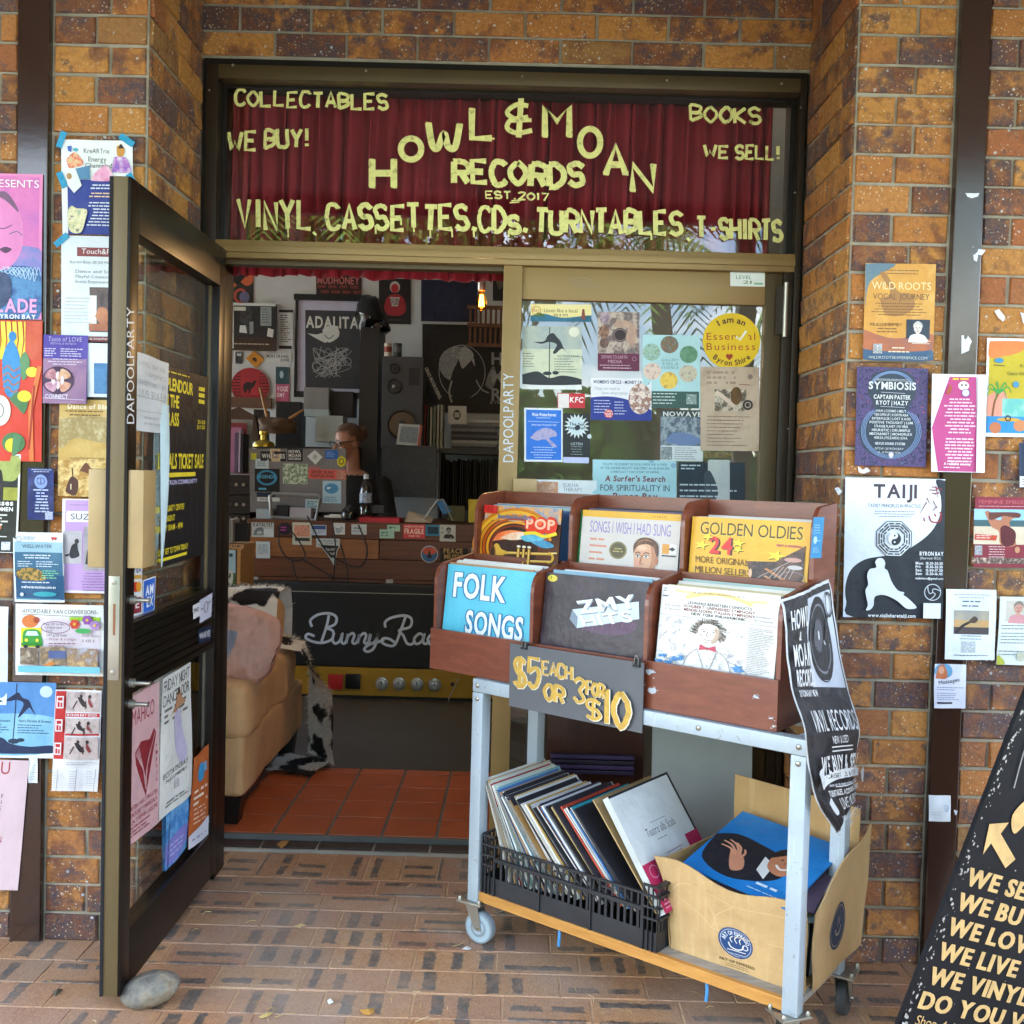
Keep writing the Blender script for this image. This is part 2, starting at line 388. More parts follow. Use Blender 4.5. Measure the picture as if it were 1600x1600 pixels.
class Sheet:
    """flat printed thing: shapes in photo-like units (y down) mapped on a quad in space"""
    def __init__(s, quad3, box, base='#e8ecec', wav=.0012, sub=16, eps=.00014, seed=0, rough=.5, both=True, fmap=None):
        s.q = [Vector(p) for p in quad3] if quad3 else None; s.b = box; s.eps = max(eps, .0003) if wav > .0015 else eps; s.k = 0; s.ki = 1; s.wav = wav; s.seed = seed or random.random()*50; s.rough = rough
        s.mb = MB(); s.sub = sub; s.fm = fmap
        if s.q:
            s.n = (s.q[1]-s.q[0]).cross(s.q[3]-s.q[0]).normalized()
            if s.n.dot(CAM-s.q[0]) < 0: s.n = -s.n
        if base: s.rect(*box, base)
    def at(s, x, y):
        x0, y0, x1, y1 = s.b; u = (x-x0)/(x1-x0); v = (y-y0)/(y1-y0); off = s.eps*s.k
        if s.fm:
            p, n = s.fm(u, v); return p+n*off
        a = s.q[0].lerp(s.q[1], u); c = s.q[3].lerp(s.q[2], u); p = a.lerp(c, v)
        bp = s.wav*(1+math.sin(u*4.1+s.seed)*math.cos(v*3.7+s.seed*1.7)+.6*math.sin(u*7+v*5+s.seed*2))
        return p+s.n*(bp+off)
    def M(s, c): return C(c, s.rough) if isinstance(c, str) else c
    def rect(s, x0, y0, x1, y1, c, sub=None):
        n = sub or s.sub
        if abs(x1-x0) < (s.b[2]-s.b[0])*.12: nx = 1
        else: nx = n
        ny = 1 if abs(y1-y0) < (s.b[3]-s.b[1])*.12 else n
        vs = [s.at(x0+(x1-x0)*i/nx, y0+(y1-y0)*j/ny) for j in range(ny+1) for i in range(nx+1)]
        fs = [(j*(nx+1)+i, j*(nx+1)+i+1, (j+1)*(nx+1)+i+1, (j+1)*(nx+1)+i) for j in range(ny) for i in range(nx)]
        s.mb.add(vs, fs, s.M(c)); s.k += s.ki; return s
    def poly(s, pts, c):
        if s.b: pts = [(min(max(x, s.b[0]), s.b[2]), min(max(y, s.b[1]), s.b[3])) for x, y in pts]
        tri = tessellate_polygon([[Vector((x, y, 0)) for x, y in pts]])
        P2 = list(pts); todo = [tuple(t) for t in tri]; out = []
        lim = max((s.b[2]-s.b[0]), (s.b[3]-s.b[1]))/9 if (s.wav > .0005 or s.fm) else 1e9
        while todo:
            t_ = todo.pop(); L_ = [math.dist(P2[t_[i]], P2[t_[(i+1) % 3]]) for i in range(3)]; m_ = max(L_)
            if m_ < lim or len(out) > 3000: out.append(t_); continue
            i = L_.index(m_); a, b_, c_ = t_[i], t_[(i+1) % 3], t_[(i+2) % 3]
            P2.append(((P2[a][0]+P2[b_][0])/2, (P2[a][1]+P2[b_][1])/2)); k = len(P2)-1; todo += [(a, k, c_), (k, b_, c_)]
        s.mb.add([s.at(x, y) for x, y in P2], out, s.M(c)); s.k += s.ki; return s
    def blob(s, pts, c, k=5): return s.poly(cat(list(pts)+[pts[0]], k)[:-1], c)
    def ell(s, cx, cy, rx, ry, c, n=24, a0=0, a1=360):
        return s.poly([(cx+rx*math.cos(R(a0+(a1-a0)*i/n)), cy+ry*math.sin(R(a0+(a1-a0)*i/n))) for i in range(n)], c)
    def ring(s, cx, cy, rx, ry, w, c, n=28, a0=0, a1=360):
        return s.line([(cx+rx*math.cos(R(a0+(a1-a0)*i/n)), cy+ry*math.sin(R(a0+(a1-a0)*i/n))) for i in range(n+1)], w, c)
    def line(s, pts, w, c, taper=None):
        lim = max((s.b[2]-s.b[0]), (s.b[3]-s.b[1]))/9; q = [pts[0]]
        for a, b in zip(pts[:-1], pts[1:]):
            n = max(1, int(math.dist(a, b)/lim)); q += [(a[0]+(b[0]-a[0])*k/n, a[1]+(b[1]-a[1])*k/n) for k in range(1, n+1)]
        pts = q
        L_, n = [], len(pts)
        for i, p in enumerate(pts):
            a = pts[max(0, i-1)]; b = pts[min(n-1, i+1)]
            dx, dy = b[0]-a[0], b[1]-a[1]; d = math.hypot(dx, dy) or 1
            ww = (w if not taper else w*taper(i/(n-1)))/2
            L_.append(((p[0]-dy/d*ww, p[1]+dx/d*ww), (p[0]+dy/d*ww, p[1]-dx/d*ww)))
        vs = [s.at(*q) for pr in L_ for q in pr]
        s.mb.add(vs, [(2*i, 2*i+2, 2*i+3, 2*i+1) for i in range(n-1)], s.M(c)); s.k += s.ki; return s
    def curve(s, pts, w, c, k=5, taper=None): return s.line(cat(pts, k), w, c, taper)
    def text(s, str_, x, y, h, c, w=None, al='l', rot=0, bold=0, sp=.09, sx=1.0, shear=0, arc=None):
        sz = h/CAPH; adv = 0; items = []
        for ch in str_:
            if ch == ' ': adv += .3; continue
            g = GL.get((ch, bold))
            if not g: adv += .3; continue
            items.append((g, adv)); adv += g[2]+sp
        adv -= sp
        kx = sz*sx if w is None else w/max(adv, .01)
        tot = adv*kx; ox = 0 if al == 'l' else (-tot/2 if al == 'c' else -tot)
        ca, sa = math.cos(R(rot)), math.sin(R(rot)); vs, fs = [], []
        for (gv, gf, gw), a in items:
            n = len(vs)
            for gx, gy in gv:
                lx = ox+(a+gx)*kx+shear*gy*sz; ly = h-gy*sz
                if arc:  # arc=(radius): letters on a circle, centre below (r>0) or above (r<0)
                    th = (ox+(a+gw/2)*kx)/abs(arc); dx = (gx-gw/2)*kx
                    sg = 1 if arc > 0 else -1
                    ly2 = ly-h/2
                    lx = math.sin(th)*(abs(arc)-sg*ly2)+dx*math.cos(th)
                    ly = sg*(abs(arc)-math.cos(th)*(abs(arc)-sg*ly2))+sg*dx*math.sin(th)+h/2 if sg > 0 else -(abs(arc)-math.cos(th)*(abs(arc)+ly2))-dx*math.sin(th)+h/2
                vs.append(s.at(x+lx*ca-ly*sa, y+lx*sa+ly*ca))
            fs += [tuple(i+n for i in f) for f in gf]
        if vs: s.mb.add(vs, fs, s.M(c)); s.k += s.ki
        return s
    def hand(s, str_, x0, y0, x1, y1, wd, c, slope=0, jit=.06, ratio=.62, drips=0, sp=.38, seed=1):
        """hand painted capitals filling the box (x0,y0)-(x1,y1); slope: y drop over the run"""
        rnd = random.Random(seed+len(str_)); wid = []
        for ch in str_: wid.append(.45 if ch == ' ' else .45 if ch in "I!,.'1" else 1.25 if ch in 'MW' else 1)
        tot = sum(wid)+sp*(len(str_)-1); cw = (x1-x0)/tot; x = x0
        for ch, wi in zip(str_, wid):
            gw = wi*cw; dy = slope*(x-x0)/(x1-x0)
            low = ch.islower(); hh = (y1-y0)*(.72 if low else 1)
            yb = y1+dy+rnd.uniform(-jit, jit)*(y1-y0)*.5; lean = rnd.uniform(-jit, jit)
            for st in strokes(ch.upper()):
                if ch in "I1!,.'": st = [((px-.5)*2+.5, py) for px, py in st] if ch == '1' else [((px-.5)*1.0+.5, py) for px, py in st]
                pts = [(x+px*gw+lean*py*gw+rnd.uniform(-.03, .03)*gw, yb-py*hh+rnd.uniform(-.02, .02)*hh) for px, py in st]
                s.line(pts, wd*rnd.uniform(.88, 1.12), c)
                if drips and rnd.random() < drips:
                    px, py = pts[-1]; s.line([(px, py), (px+.5, py+rnd.uniform(5, 14))], wd*.35, c)
            x += gw+sp*cw
        return s
    def lines(s, x0, y0, x1, n, dy, th, c, cen=False, seed=3, fill=.8, slope=0):
        rnd = random.Random(seed+int(x0*7+y0)); vs, fs = [], []
        for i in range(n):
            w_ = (x1-x0)*rnd.uniform(.62, 1); xa = x0+((x1-x0)-w_)/2 if cen else x0; xe = xa+w_; x = xa; y = y0+i*dy
            while x < xe-th:
                l = min(rnd.uniform(1.5, 6)*th, xe-x); k = len(vs)
                for (a, b) in ((x, y), (x+l, y), (x+l, y+th), (x, y+th)): vs.append(s.at(a, b+slope*(a-x0)))
                fs.append((k, k+1, k+2, k+3)); x += l+th*rnd.uniform(.5, 1.0)
        s.mb.add(vs, fs, s.M(c)); s.k += s.ki; return s
    def portrait(s, cx, cy, r, skin='#c89070', hair='#4a3020', shirt='#333a4a', long=False):
        s.blob([(cx-r*2, cy+r*3), (cx-r*1.6, cy+r*1.75), (cx-.6*r, cy+1.3*r), (cx+.6*r, cy+1.3*r), (cx+r*1.6, cy+r*1.75), (cx+r*2, cy+r*3)], shirt)
        if long: s.blob([(cx-1.3*r, cy+1.7*r), (cx-1.25*r, cy-.3*r), (cx-.6*r, cy-1.35*r), (cx+.6*r, cy-1.35*r), (cx+1.25*r, cy-.3*r), (cx+1.3*r, cy+1.7*r)], hair)
        s.rect(cx-.35*r, cy+.5*r, cx+.35*r, cy+1.6*r, skin); s.ell(cx, cy, .85*r, 1.15*r, skin)
        s.blob([(cx-.95*r, cy), (cx-.9*r, cy-.8*r), (cx, cy-1.4*r), (cx+.9*r, cy-.8*r), (cx+.95*r, cy), (cx+.65*r, cy-.5*r), (cx, cy-.75*r), (cx-.6*r, cy-.5*r)], hair)
        for k in (-1, 1): s.ell(cx+k*.34*r, cy-.05*r, .12*r, .07*r, '#2a2020', 8)
        s.line([(cx, cy), (cx-.06*r, cy+.38*r), (cx+.1*r, cy+.4*r)], .07*r, '#8a5a44'); s.line([(cx-.28*r, cy+.66*r), (cx, cy+.72*r), (cx+.28*r, cy+.66*r)], .1*r, '#8a3a34')
        return s
    def build(s, name, label=None, cat_=None, group=None, parent=None):
        o = s.mb.build(name, parent)
        if parent is None: tag(o, label, cat_, group)
        elif label: o['label'] = label
        return o
def wallq(y, *pts):
    return [P(px, py, y) for px, py in pts]
def bbox(pts):
    return (min(p[0] for p in pts), min(p[1] for p in pts), max(p[0] for p in pts), max(p[1] for p in pts))
def WS(y, x0, y0, x1, y1, base='#e8ecec', dx=0, dy=None, skew=0, **k):
    """poster on the wall plane y, TL x0,y0 .. BR x1,y1; dx: sideways lean of the bottom; dy: drop of the right side"""
    dy = (x1-x0)*.02 if dy is None else dy
    q = [(x0, y0), (x1, y0+dy), (x1+dx, y1+dy), (x0+dx, y1)]
    return Sheet(wallq(y, *q), (x0, y0, x1, y1), base, **k)
# ================================================================== the building
Z0 = .081-.0842; CH = .0842; FY = -.47; XL, XR = -1.09, .942
shop = empty('shop_building', (0, .1, 0), 'brick shopfront with bronze framed doorway and painted window sign', 'building')
class Bricks:
    def __init__(s): s.v = []; s.f = []; s.r = []; s.rng = random.Random(5)
    def brick(s, o, u, n, u0, u1, z0, z1, d=.0095, ch=.0035):
        if u1-u0 < .012: return
        j = lambda a: s.rng.uniform(-a, a)
        u0 += .005+j(.0012); u1 -= .005+j(.0012); z0 += .005+j(.001); z1 -= .005+j(.001); d += j(.0025); tl = j(.0018)
        k = len(s.v); Z = Vector((0, 0, 1))
        for (dd, c) in ((0, 0), (d-ch, 0), (d, ch)):
            for (a, b) in ((u0+c+j(.0012), z0+c+j(.0012)), (u1-c+j(.0012), z0+c+j(.0012)), (u1-c+j(.0012), z1-c+j(.0012)), (u0+c+j(.0012), z1-c+j(.0012))):
                s.v.append(o+u*a+Z*b+n*(dd+(tl*(1 if b > z0+.03 else -1) if dd else 0)+(j(.0015) if c else 0)))
        fs = [(8, 9, 10, 11)]+[(i+4*q, (i+1) % 4+4*q, (i+1) % 4+4*q+4, i+4*q+4) for q in (0, 1) for i in range(4)]
        rr = s.rng.random()
        s.f += [tuple(i+k for i in f) for f in fs]; s.r += [rr]*len(fs)
    def rows(s, o, u, n, k0, k1, pat, kx=None):
        for k in range(k0, k1):
            js = pat(k)
            for a, b in zip(js[:-1], js[1:]): s.brick(o, u, n, a, b, Z0+k*CH, Z0+(k+1)*CH)
    def build(s, name, parent):
        o = mesh_obj(name, s.v, s.f, [BRICK], None, parent)
        at = o.data.attributes.new('rnd', 'FLOAT', 'FACE'); at.data.foreach_set('value', s.r)
        return o
B = Bricks()
X, Y, NX = Vector((1, 0, 0)), Vector((0, 1, 0)), Vector((-1, 0, 0))
def run(a, b, first):
    j = [a]; x = a+first
    while x < b-.04: j.append(x); x += .2375
    return j+[b]
of = Vector((0, FY, 0)); KT = 39
B.rows(of, X, -Y, 0, KT, lambda k: [XR, XR+(.114 if k % 2 else .166), 1.222])
B.rows(of, X, -Y, 0, KT, lambda k: run(1.312, 3.0, .085 if k % 2 else .205))
B.rows(of, X, -Y, 0, KT, lambda k: [-1.362, XL-(.149 if k % 2 else .108), XL])
B.rows(of, X, -Y, 0, KT, lambda k: run(-3.0, -1.458, .06 if k % 2 else .18))
B.rows(Vector((XL, FY, 0)), Y, X, 0, KT, lambda k: [0, .235, .47] if k % 2 else [0, .115, .352, .47])
B.rows(Vector((XR, FY, 0)), Y, -X, 0, KT, lambda k: [0, .235, .47] if k % 2 else [0, .115, .352, .47])
B.rows(Vector((0, .012, 0)), X, -Y, 33, KT, lambda k: [XL-.03]+run(-1.077, XR, .233 if k % 2 else .114)[1:])
o = B.build('brick_wall', shop); o['label'] = 'orange and purple clinker brick facade with recessed doorway'
mo = MB()
mo.box(-3, FY-.0005, -.05, XL+.0005, .16, 3.28, MORTAR); mo.box(XR-.0005, FY-.0005, -.05, 3, .16, 3.28, MORTAR)
mo.box(XL-.002, .013, Z0+33*CH-.006, XR+.002, .16, 3.28, MORTAR)
mo.box(-7, FY+.02, -.05, -3.002, .2, 3.3, BRICK); mo.box(3.002, FY+.02, -.05, 7, .2, 3.3, BRICK)
mo.build('mortar_backing', shop)
for x0, x1, in ((-1.4545, -1.3655), (1.2255, 1.3085)):
    b = MB(); b.box(x0, FY-.026, -.005, x1, FY+.01, 3.3, BATTEN, .003); b.build('batten', shop)
# veranda
v = MB(); ROOFW = simple('veranda_lining', '#3a2e26', .7, var=.2)
v.box(-7, -2.55, 3.02, 7, FY-.03, 3.1, ROOFW); v.box(XL, FY-.0295, 3.02, XR, .005, 3.1, ROOFW); v.box(-7, -2.62, 2.93, 7, -2.55, 3.16, BLACKM)
for x in range(-6, 7, 2): v.box(x, -2.54, 2.93, x+.06, FY-.03, 3.018, ROOFW)
v.build('veranda_roof', shop)
for x in (-2.6, 1.3):
    b = MB(); b.box(x-.05, -2.53, -.02, x+.05, -2.43, 2.929, simple('white_post_paint', '#c9c6be', .5), .006); b.build('veranda_post', shop)
# shop interior shell
WALLW = simple('white_plaster_wall', '#c4c8ca', .8, var=.05, bs=20)
DARKW = simple('dark_shop_wall', '#4a4642', .85, var=.2)
i = MB()
i.box(-3.0, 4.75, -.02, 2.4, 4.85, 3.2, WALLW); i.build('back_wall', shop)
i = MB(); i.box(-3.1, .161, -.02, -3.0, 4.85, .5, WALLW); i.box(-3.1, .161, 2.95, -3.0, 4.85, 3.2, WALLW); i.box(-3.1, .161, .5, -3.0, .4, 2.95, WALLW); i.box(-3.1, 4.5, .5, -3.0, 4.85, 2.95, WALLW); i.box(2.4, .161, -.02, 2.5, 4.85, 3.2, DARKW); i.build('side_wall', shop)  # big unseen opening in the left wall added to let daylight in
i = MB(); i.box(-3.1, .161, 3.2, 2.5, 4.85, 3.3, WALLW); i.box(-7, .2, 3.301, 7, 5, 3.36, ROOFW); i.build('ceiling', shop)
# ---- doorway frame
f = MB(); ZT = Z0+33*CH-.008
f.box(XL+.013, .004, 0, -1.066, .12, ZT, BLACKM); f.box(-1.066, -.008, 0, -1.028, .12, ZT-.024, BRONZE_D, .002)
f.box(.905, -.008, 0, .928-.004, .12, ZT-.024, BRONZE_D, .002); f.box(.9245, .004, 0, XR-.013, .12, ZT, BLACKM)
f.box(-1.0655, .004, ZT-.022, .924, .12, ZT, BLACKM); f.box(-1.0275, -.007, ZT-.068, .9045, .12, ZT-.0225, BRONZE, .002)
f.box(-1.0275, .046, 2.168, -1.012, .115, ZT-.0685, BLACKM); f.box(.888, .046, 2.168, .9045, .115, ZT-.0685, BLACKM)
f.box(-1.0115, .05, 2.69, .8875, .115, ZT-.0685, BLACKM)
f.box(-1.0275, -.012, 2.108, .9045, .125, 2.1675, BRONZE_L, .003)
f.box(-1.0275, -.02, 2.126, .9045, -.0125, 2.15, BRONZE_L, .002)
f.box(-1.0275, .0, .0, -1.0, .12, 2.1075, BLACKM, .002); f.box(.872, .0, .0, .9045, .12, 2.1075, BRONZE_D, .002)
f.box(-1.0, .02, 2.092, -.065, .07, 2.1078, BRONZE)
for px, py in ((364, 102), (572, 111), (816, 120), (1042, 126), (1221, 131)):
    p = P(px, py, -.008); f.lathe([(.004, 0), (.0045, .002), (.003, .004)], p, STEEL, 10, Vector((0, -1, 0)))
for px, py in ((327, 141), (1251, 168), (1242, 301), (1235, 414), (1231, 670)):
    p = P(px, py, -.009); f.lathe([(.003, 0), (.0035, .0015), (.002, .003)], p, STEEL, 8, Vector((0, -1, 0)))
f.build('door_frame', shop, True)
tw = MB(); tw.box(-1.0115, .06, 2.1685, .8875, .066, 2.6895, GLASS)
tw = tw.build('transom_window', shop)
tw['label'] = 'dark transom glass hand painted with pale yellow shop lettering'
def brushed(name, c, thin=.3):
    m, t, b = newmat(name); k = lin(c); b.inputs['Roughness'].default_value = .5
    t.links.new(ramp(t, tnoise(t, 55, 5, rough=.7), [(.3, [x*.84 for x in k]), (.7, [min(.9, x*1.1) for x in k])]), b.inputs['Base Color']); bump(t, b, 90, .4, 4, .003)
    t.links.new(ramp(t, tnoise(t, 42, 6, rough=.7), [(.30, (thin,)*3), (.44, (1, 1, 1))]), b.inputs['Alpha']); return m
YEL = brushed('pale_yellow_sign_paint', '#e6e28c')
s = Sheet(wallq(.0595, (350, 140), (1232, 140), (1232, 390), (350, 390)), (350, 140, 1232, 390), None, wav=0, eps=.00006)
Hn = lambda t, x0, y0, x1, y1, w_, sl=0, dr=0, sd=1: s.hand(t, x0, y0, x1, y1, w_*1.14, YEL, sl, .11, drips=dr, seed=sd)
Hn('COLLECTABLES', 368, 141, 606, 164, 4.6, 7); Hn('WE', 357, 207, 400, 235, 5, -2); Hn('BUY!', 414, 203, 483, 231, 5, -2)
for ch, x0, y0, x1, y1 in (('H', 582, 249, 616, 292), ('W', 670, 192, 719, 232), ('L', 738, 170, 769, 216), ('M', 852, 167, 890, 213), ('N', 989, 257, 1021, 298), ('A', 947, 228, 978, 272)):
    for st in strokes(ch):
        if ch == 'W': st = cat([(0, 1), (.12, .15), (.3, .02), (.5, .6), (.62, .1), (.85, .05), (1, .95)])
        s.line([(x0+a*(x1-x0), y1-b*(y1-y0)) for a, b in st], 10.5, YEL)
        for q in (st[0], st[-1]): s.line([(x0+q[0]*(x1-x0)-4, y1-q[1]*(y1-y0)), (x0+q[0]*(x1-x0)+4.5, y1-q[1]*(y1-y0)+1)], 3, YEL)
s.ring(643, 233, 16, 16.5, 9.5, YEL); s.ring(922.5, 222.5, 16, 21, 9.5, YEL)
s.curve([(826, 166), (808, 164), (793, 176), (806, 186), (826, 183)], 7.5, YEL); s.curve([(822, 186), (800, 187), (793, 200), (808, 208), (832, 204)], 7.5, YEL); s.line([(815, 154), (811, 215)], 9, YEL); s.line([(800, 189), (831, 188)], 6, YEL)
Hn('RECORDS', 710, 252, 911, 286, 8.4, 6, 0, 3); Hn('EST.2017', 760, 299, 858, 310, 2.4, 4)
s.line([(800, 314), (815, 313)], 2, YEL); s.line([(797, 317), (812, 316)], 2, YEL)
Hn('VINYL', 374, 313, 486, 357, 6, 3, .6, 2); Hn(',', 488, 352, 500, 366, 6)
Hn('CASSETTES,', 513, 319, 747, 356, 6.6, 4, .4, 5); Hn('CDs,', 750, 325, 826, 361, 6.2, 3, .3, 6); Hn('TURNTABLES', 838, 328, 1064, 363, 6.6, 4, .15, 7); Hn(',', 1070, 358, 1084, 376, 6)
Hn('T-SHIRTS', 1089, 341, 1220, 372, 5.6, 5, .1, 8); Hn('BOOKS', 1079, 166, 1187, 190, 4.4, 6, 0, 2); Hn('WE', 1100, 228, 1137, 246, 4.2, 3); Hn('SELL!', 1149, 228, 1217, 249, 4.2, 2)
s.build('lettering', parent=tw)
# curtain behind the transom, hangs below it into the doorway too
VELV, t, b = newmat('red_velvet'); b.inputs['Base Color'].default_value = (*lin('#8c1020'), 1); b.inputs['Roughness'].default_value = .8
b.inputs['Sheen Weight'].default_value = .1; b.inputs['Sheen Tint'].default_value = (.9, .4, .4, 1); bump(t, b, 120, .1)
def drape(name, x0, x1, y, z0, z1, label, amp=.03, n=420, seed=0, hem=.012):
    vs, fs = [], []; m_ = 7; rn = random.Random(seed); ph = 0; phs = []
    for i_ in range(n+1):
        ph += .34*(.45+1.3*abs(noise.noise(Vector((i_*.035, seed, 0)))*1.6)); phs.append(ph)
    for j in range(m_+1):
        for i_ in range(n+1):
            x = x0+(x1-x0)*i_/n; a = amp*(.55+.45*noise.noise(Vector((x*4, seed, 5))))
            z = z1+(z0-z1)*j/m_ + (hem*noise.noise(Vector((x*11, seed, 9))) if j == m_ else 0)
            vs.append((x+.006*math.sin(phs[i_]*.7+j*.1), y+a*math.sin(phs[i_]+.12*j)+.01*noise.noise(Vector((x*3, j*.3, seed))), z))
    for j in range(m_):
        for i_ in range(n): fs.append((j*(n+1)+i_, j*(n+1)+i_+1, (j+1)*(n+1)+i_+1, (j+1)*(n+1)+i_))
    o = mesh_obj(name, vs, fs, [VELV], None, None, True)
    o.modifiers.new('thick', 'SOLIDIFY').thickness = .002
    return tag(o, label, 'curtain')
drape('curtain', -1.03, .845, .125, 2.076, 2.72, 'dark red velvet curtain in folds behind the painted transom glass', n=900)
# ---- open door leaf (hinged left, swung out at right angles)
DX = -.985; D0, D1 = -.868, -.028
leaf = MB(); xb = DX-.048
leaf.box(xb, D0, .04, DX, D0+.062, 2.128, BLACKM, .002); leaf.box(xb, D1-.062, .04, DX, D1, 2.128, BLACKM, .002)
leaf.box(xb, D0+.0625, 2.0, DX, D1-.0625, 2.128, BLACKM, .002); leaf.box(xb, D0+.0625, .04, DX, D1-.0625, .188, BLACKM, .002)
leaf.box(xb+.004, D0-.0028, .042, DX-.006, D0+.004, 2.126, simple('olive_bronze_edge', '#6a5a3c', .45, .2, var=.08, sc3=(1, 1, .1)), .001); leaf.box(xb-.003, D0-.006, .042, xb+.005, D0+.01, 2.126, simple('black_door_brush', '#15151a', .9), .001)
leaf.box(DX-.034, D1-.075, 1.005, DX-.026, D1-.0622, 1.998, BRONZE_L); leaf.box(DX-.034, D1-.075, .19, DX-.026, D1-.0622, .808, STEEL)
leaf = leaf.build('door', shop, True); leaf['label'] = 'open glazed door with dark bronze frame plastered in posters'
g = MB(); g.box(DX-.03, D0+.0625, 1.0045, DX-.025, D1-.0625, 1.9995, GLASS); g.box(DX-.03, D0+.0625, .1885, DX-.025, D1-.0625, .8095, GLASS); g.build('glass_pane', leaf)
r = MB(); r.box(DX-.046, D0+.0625, .81, DX-.008, D1-.0625, 1.004, RIBM)
for k in range(8): r.box(DX-.0085, D0+.0627, .814+k*.0238, DX-.001, D1-.0627, .814+k*.0238+.019, RIBM, .003)
r.build('ribbed_mid_rail', leaf, True)
hd = MB(); hd.box(DX+.0005, -.86, 1.145, DX+.04, -.77, 1.395, simple('tan_lock_cover', '#a98f62', .45, .1), .003); hd.box(xb-.05, -.866, 1.145, xb-.0035, -.79, 1.395, simple('tan_lock_cover', '#a98f62', .45, .1), .003)
hd.build('lock_cover', leaf, True)
lk = MB(); lk.box(xb+.008, D0-.0055, .86, DX-.012, D0-.0028, 1.125, STEEL, .0005); lk.box(xb+.02, D0-.0062, .975, DX-.022, D0-.0052, 1.055, simple('copper_latch', '#8a5a40', .4, .6))
for z in (.88, 1.11): lk.lathe([(.006, 0), (.006, .002), (.003, .003)], (DX-.027, D0-.0055, z), STEEL, 10, Vector((0, -1, 0)))
for z, l in ((1.06, .045), (.845, .05), (.79, .045)):
    lk.lathe([(.012, 0), (.012, .012), (.006, .014), (.005, l), (.007, l+.004)], (DX, D0+.04, z), STEEL, 10, Vector((1, 0, 0)))
lk.build('door_lock', leaf, True)
SILV = C('#d8dade', .4)
def dq(x, *pts): return [PX(px, py, x) for px, py in pts]
def DS(quad, box, base='#e8ecec', off=.0, **k):
    return Sheet(dq(DX-.0245+off, *quad), box, base, **k)
s = Sheet(dq(DX+.0004, (196, 472), (212, 472), (212, 662), (196, 662)), (0, 0, 10, 100), None, wav=0)
s.text('DAPOOLPARTY', 1.4, 100, 7, '#d9dce0', 96, rot=-90); s.build('lettering', parent=leaf)
# ---- fixed right door
fx = MB(); y0, y1 = .012, .052
fx.box(-.063, y0-.016, .012, .0, y1+.004, 2.1075, BRONZE_L, .002); fx.box(.816, y0, .012, .8715, y1, 2.1075, BRONZE, .002)
fx.box(.0005, y0, 2.0, .8155, y1, 2.1075, BRONZE_L, .002); fx.box(.0005, y0, .012, .8155, y1, .19, BRONZE, .002); fx.box(.0005, y0, .81, .8155, y1, 1.0, BRONZE, .002)
fx = fx.build('fixed_door', shop, True); fx['label'] = 'closed glazed door with tan bronze frame behind the record cart'
g = MB(); g.box(.0005, .03, 1.0005, .8155, .035, 1.9995, GLASS); g.box(.0005, .03, .1905, .8155, .035, .8095, GLASS); g.build('glass_pane', fx)
h = MB()
p = P(1226, 485, .0); h.tube([p+Vector((0, -.012, -.09)), p+Vector((0, -.012, .09))], .009, STEEL, 10); h.box(p.x-.03, -.004, p.z-.08, p.x+.02, .0, p.z+.08, BRONZE_D)
h.build('hinge', fx, True)
s = Sheet(wallq(-.0045, (783, 580), (805, 580), (805, 722), (783, 722)), (0, 0, 10, 100), None, wav=0); s.text('DAPOOLPARTY', 1.5, 100, 7.2, '#c6d2de', 98, rot=-90); s.build('lettering', parent=fx)
lb = MB(); p = P(818, 757, -.002); lb.box(p.x-.035, -.03, p.z-.03, p.x+.045, -.0005, p.z+.02, simple('tan_lock_cover', '#a98f62', .45, .1), .003); lb.build('lock_cover', fx, True)
s = WS(.0105, 1141, 425, 1195, 447, '#e6efe9', wav=0); s.text('LEVEL', 1150, 430, 5.5, '#4a8a5a', 24, shear=.1); s.text('21', 1160, 438, 5, '#3c7c4c', 14, shear=.1); s.rect(1178, 441, 1192, 444, '#86bb90'); s.build('sticker', parent=fx)
s = WS(.0105, 885, 432, 950, 452, None, wav=0)
for k in range(5): s.line([(888+k*2, 436+k*3), (920+k*5, 433+k*3.4)], 1.6, '#9a8460')
s.build('glue_residue', parent=fx)
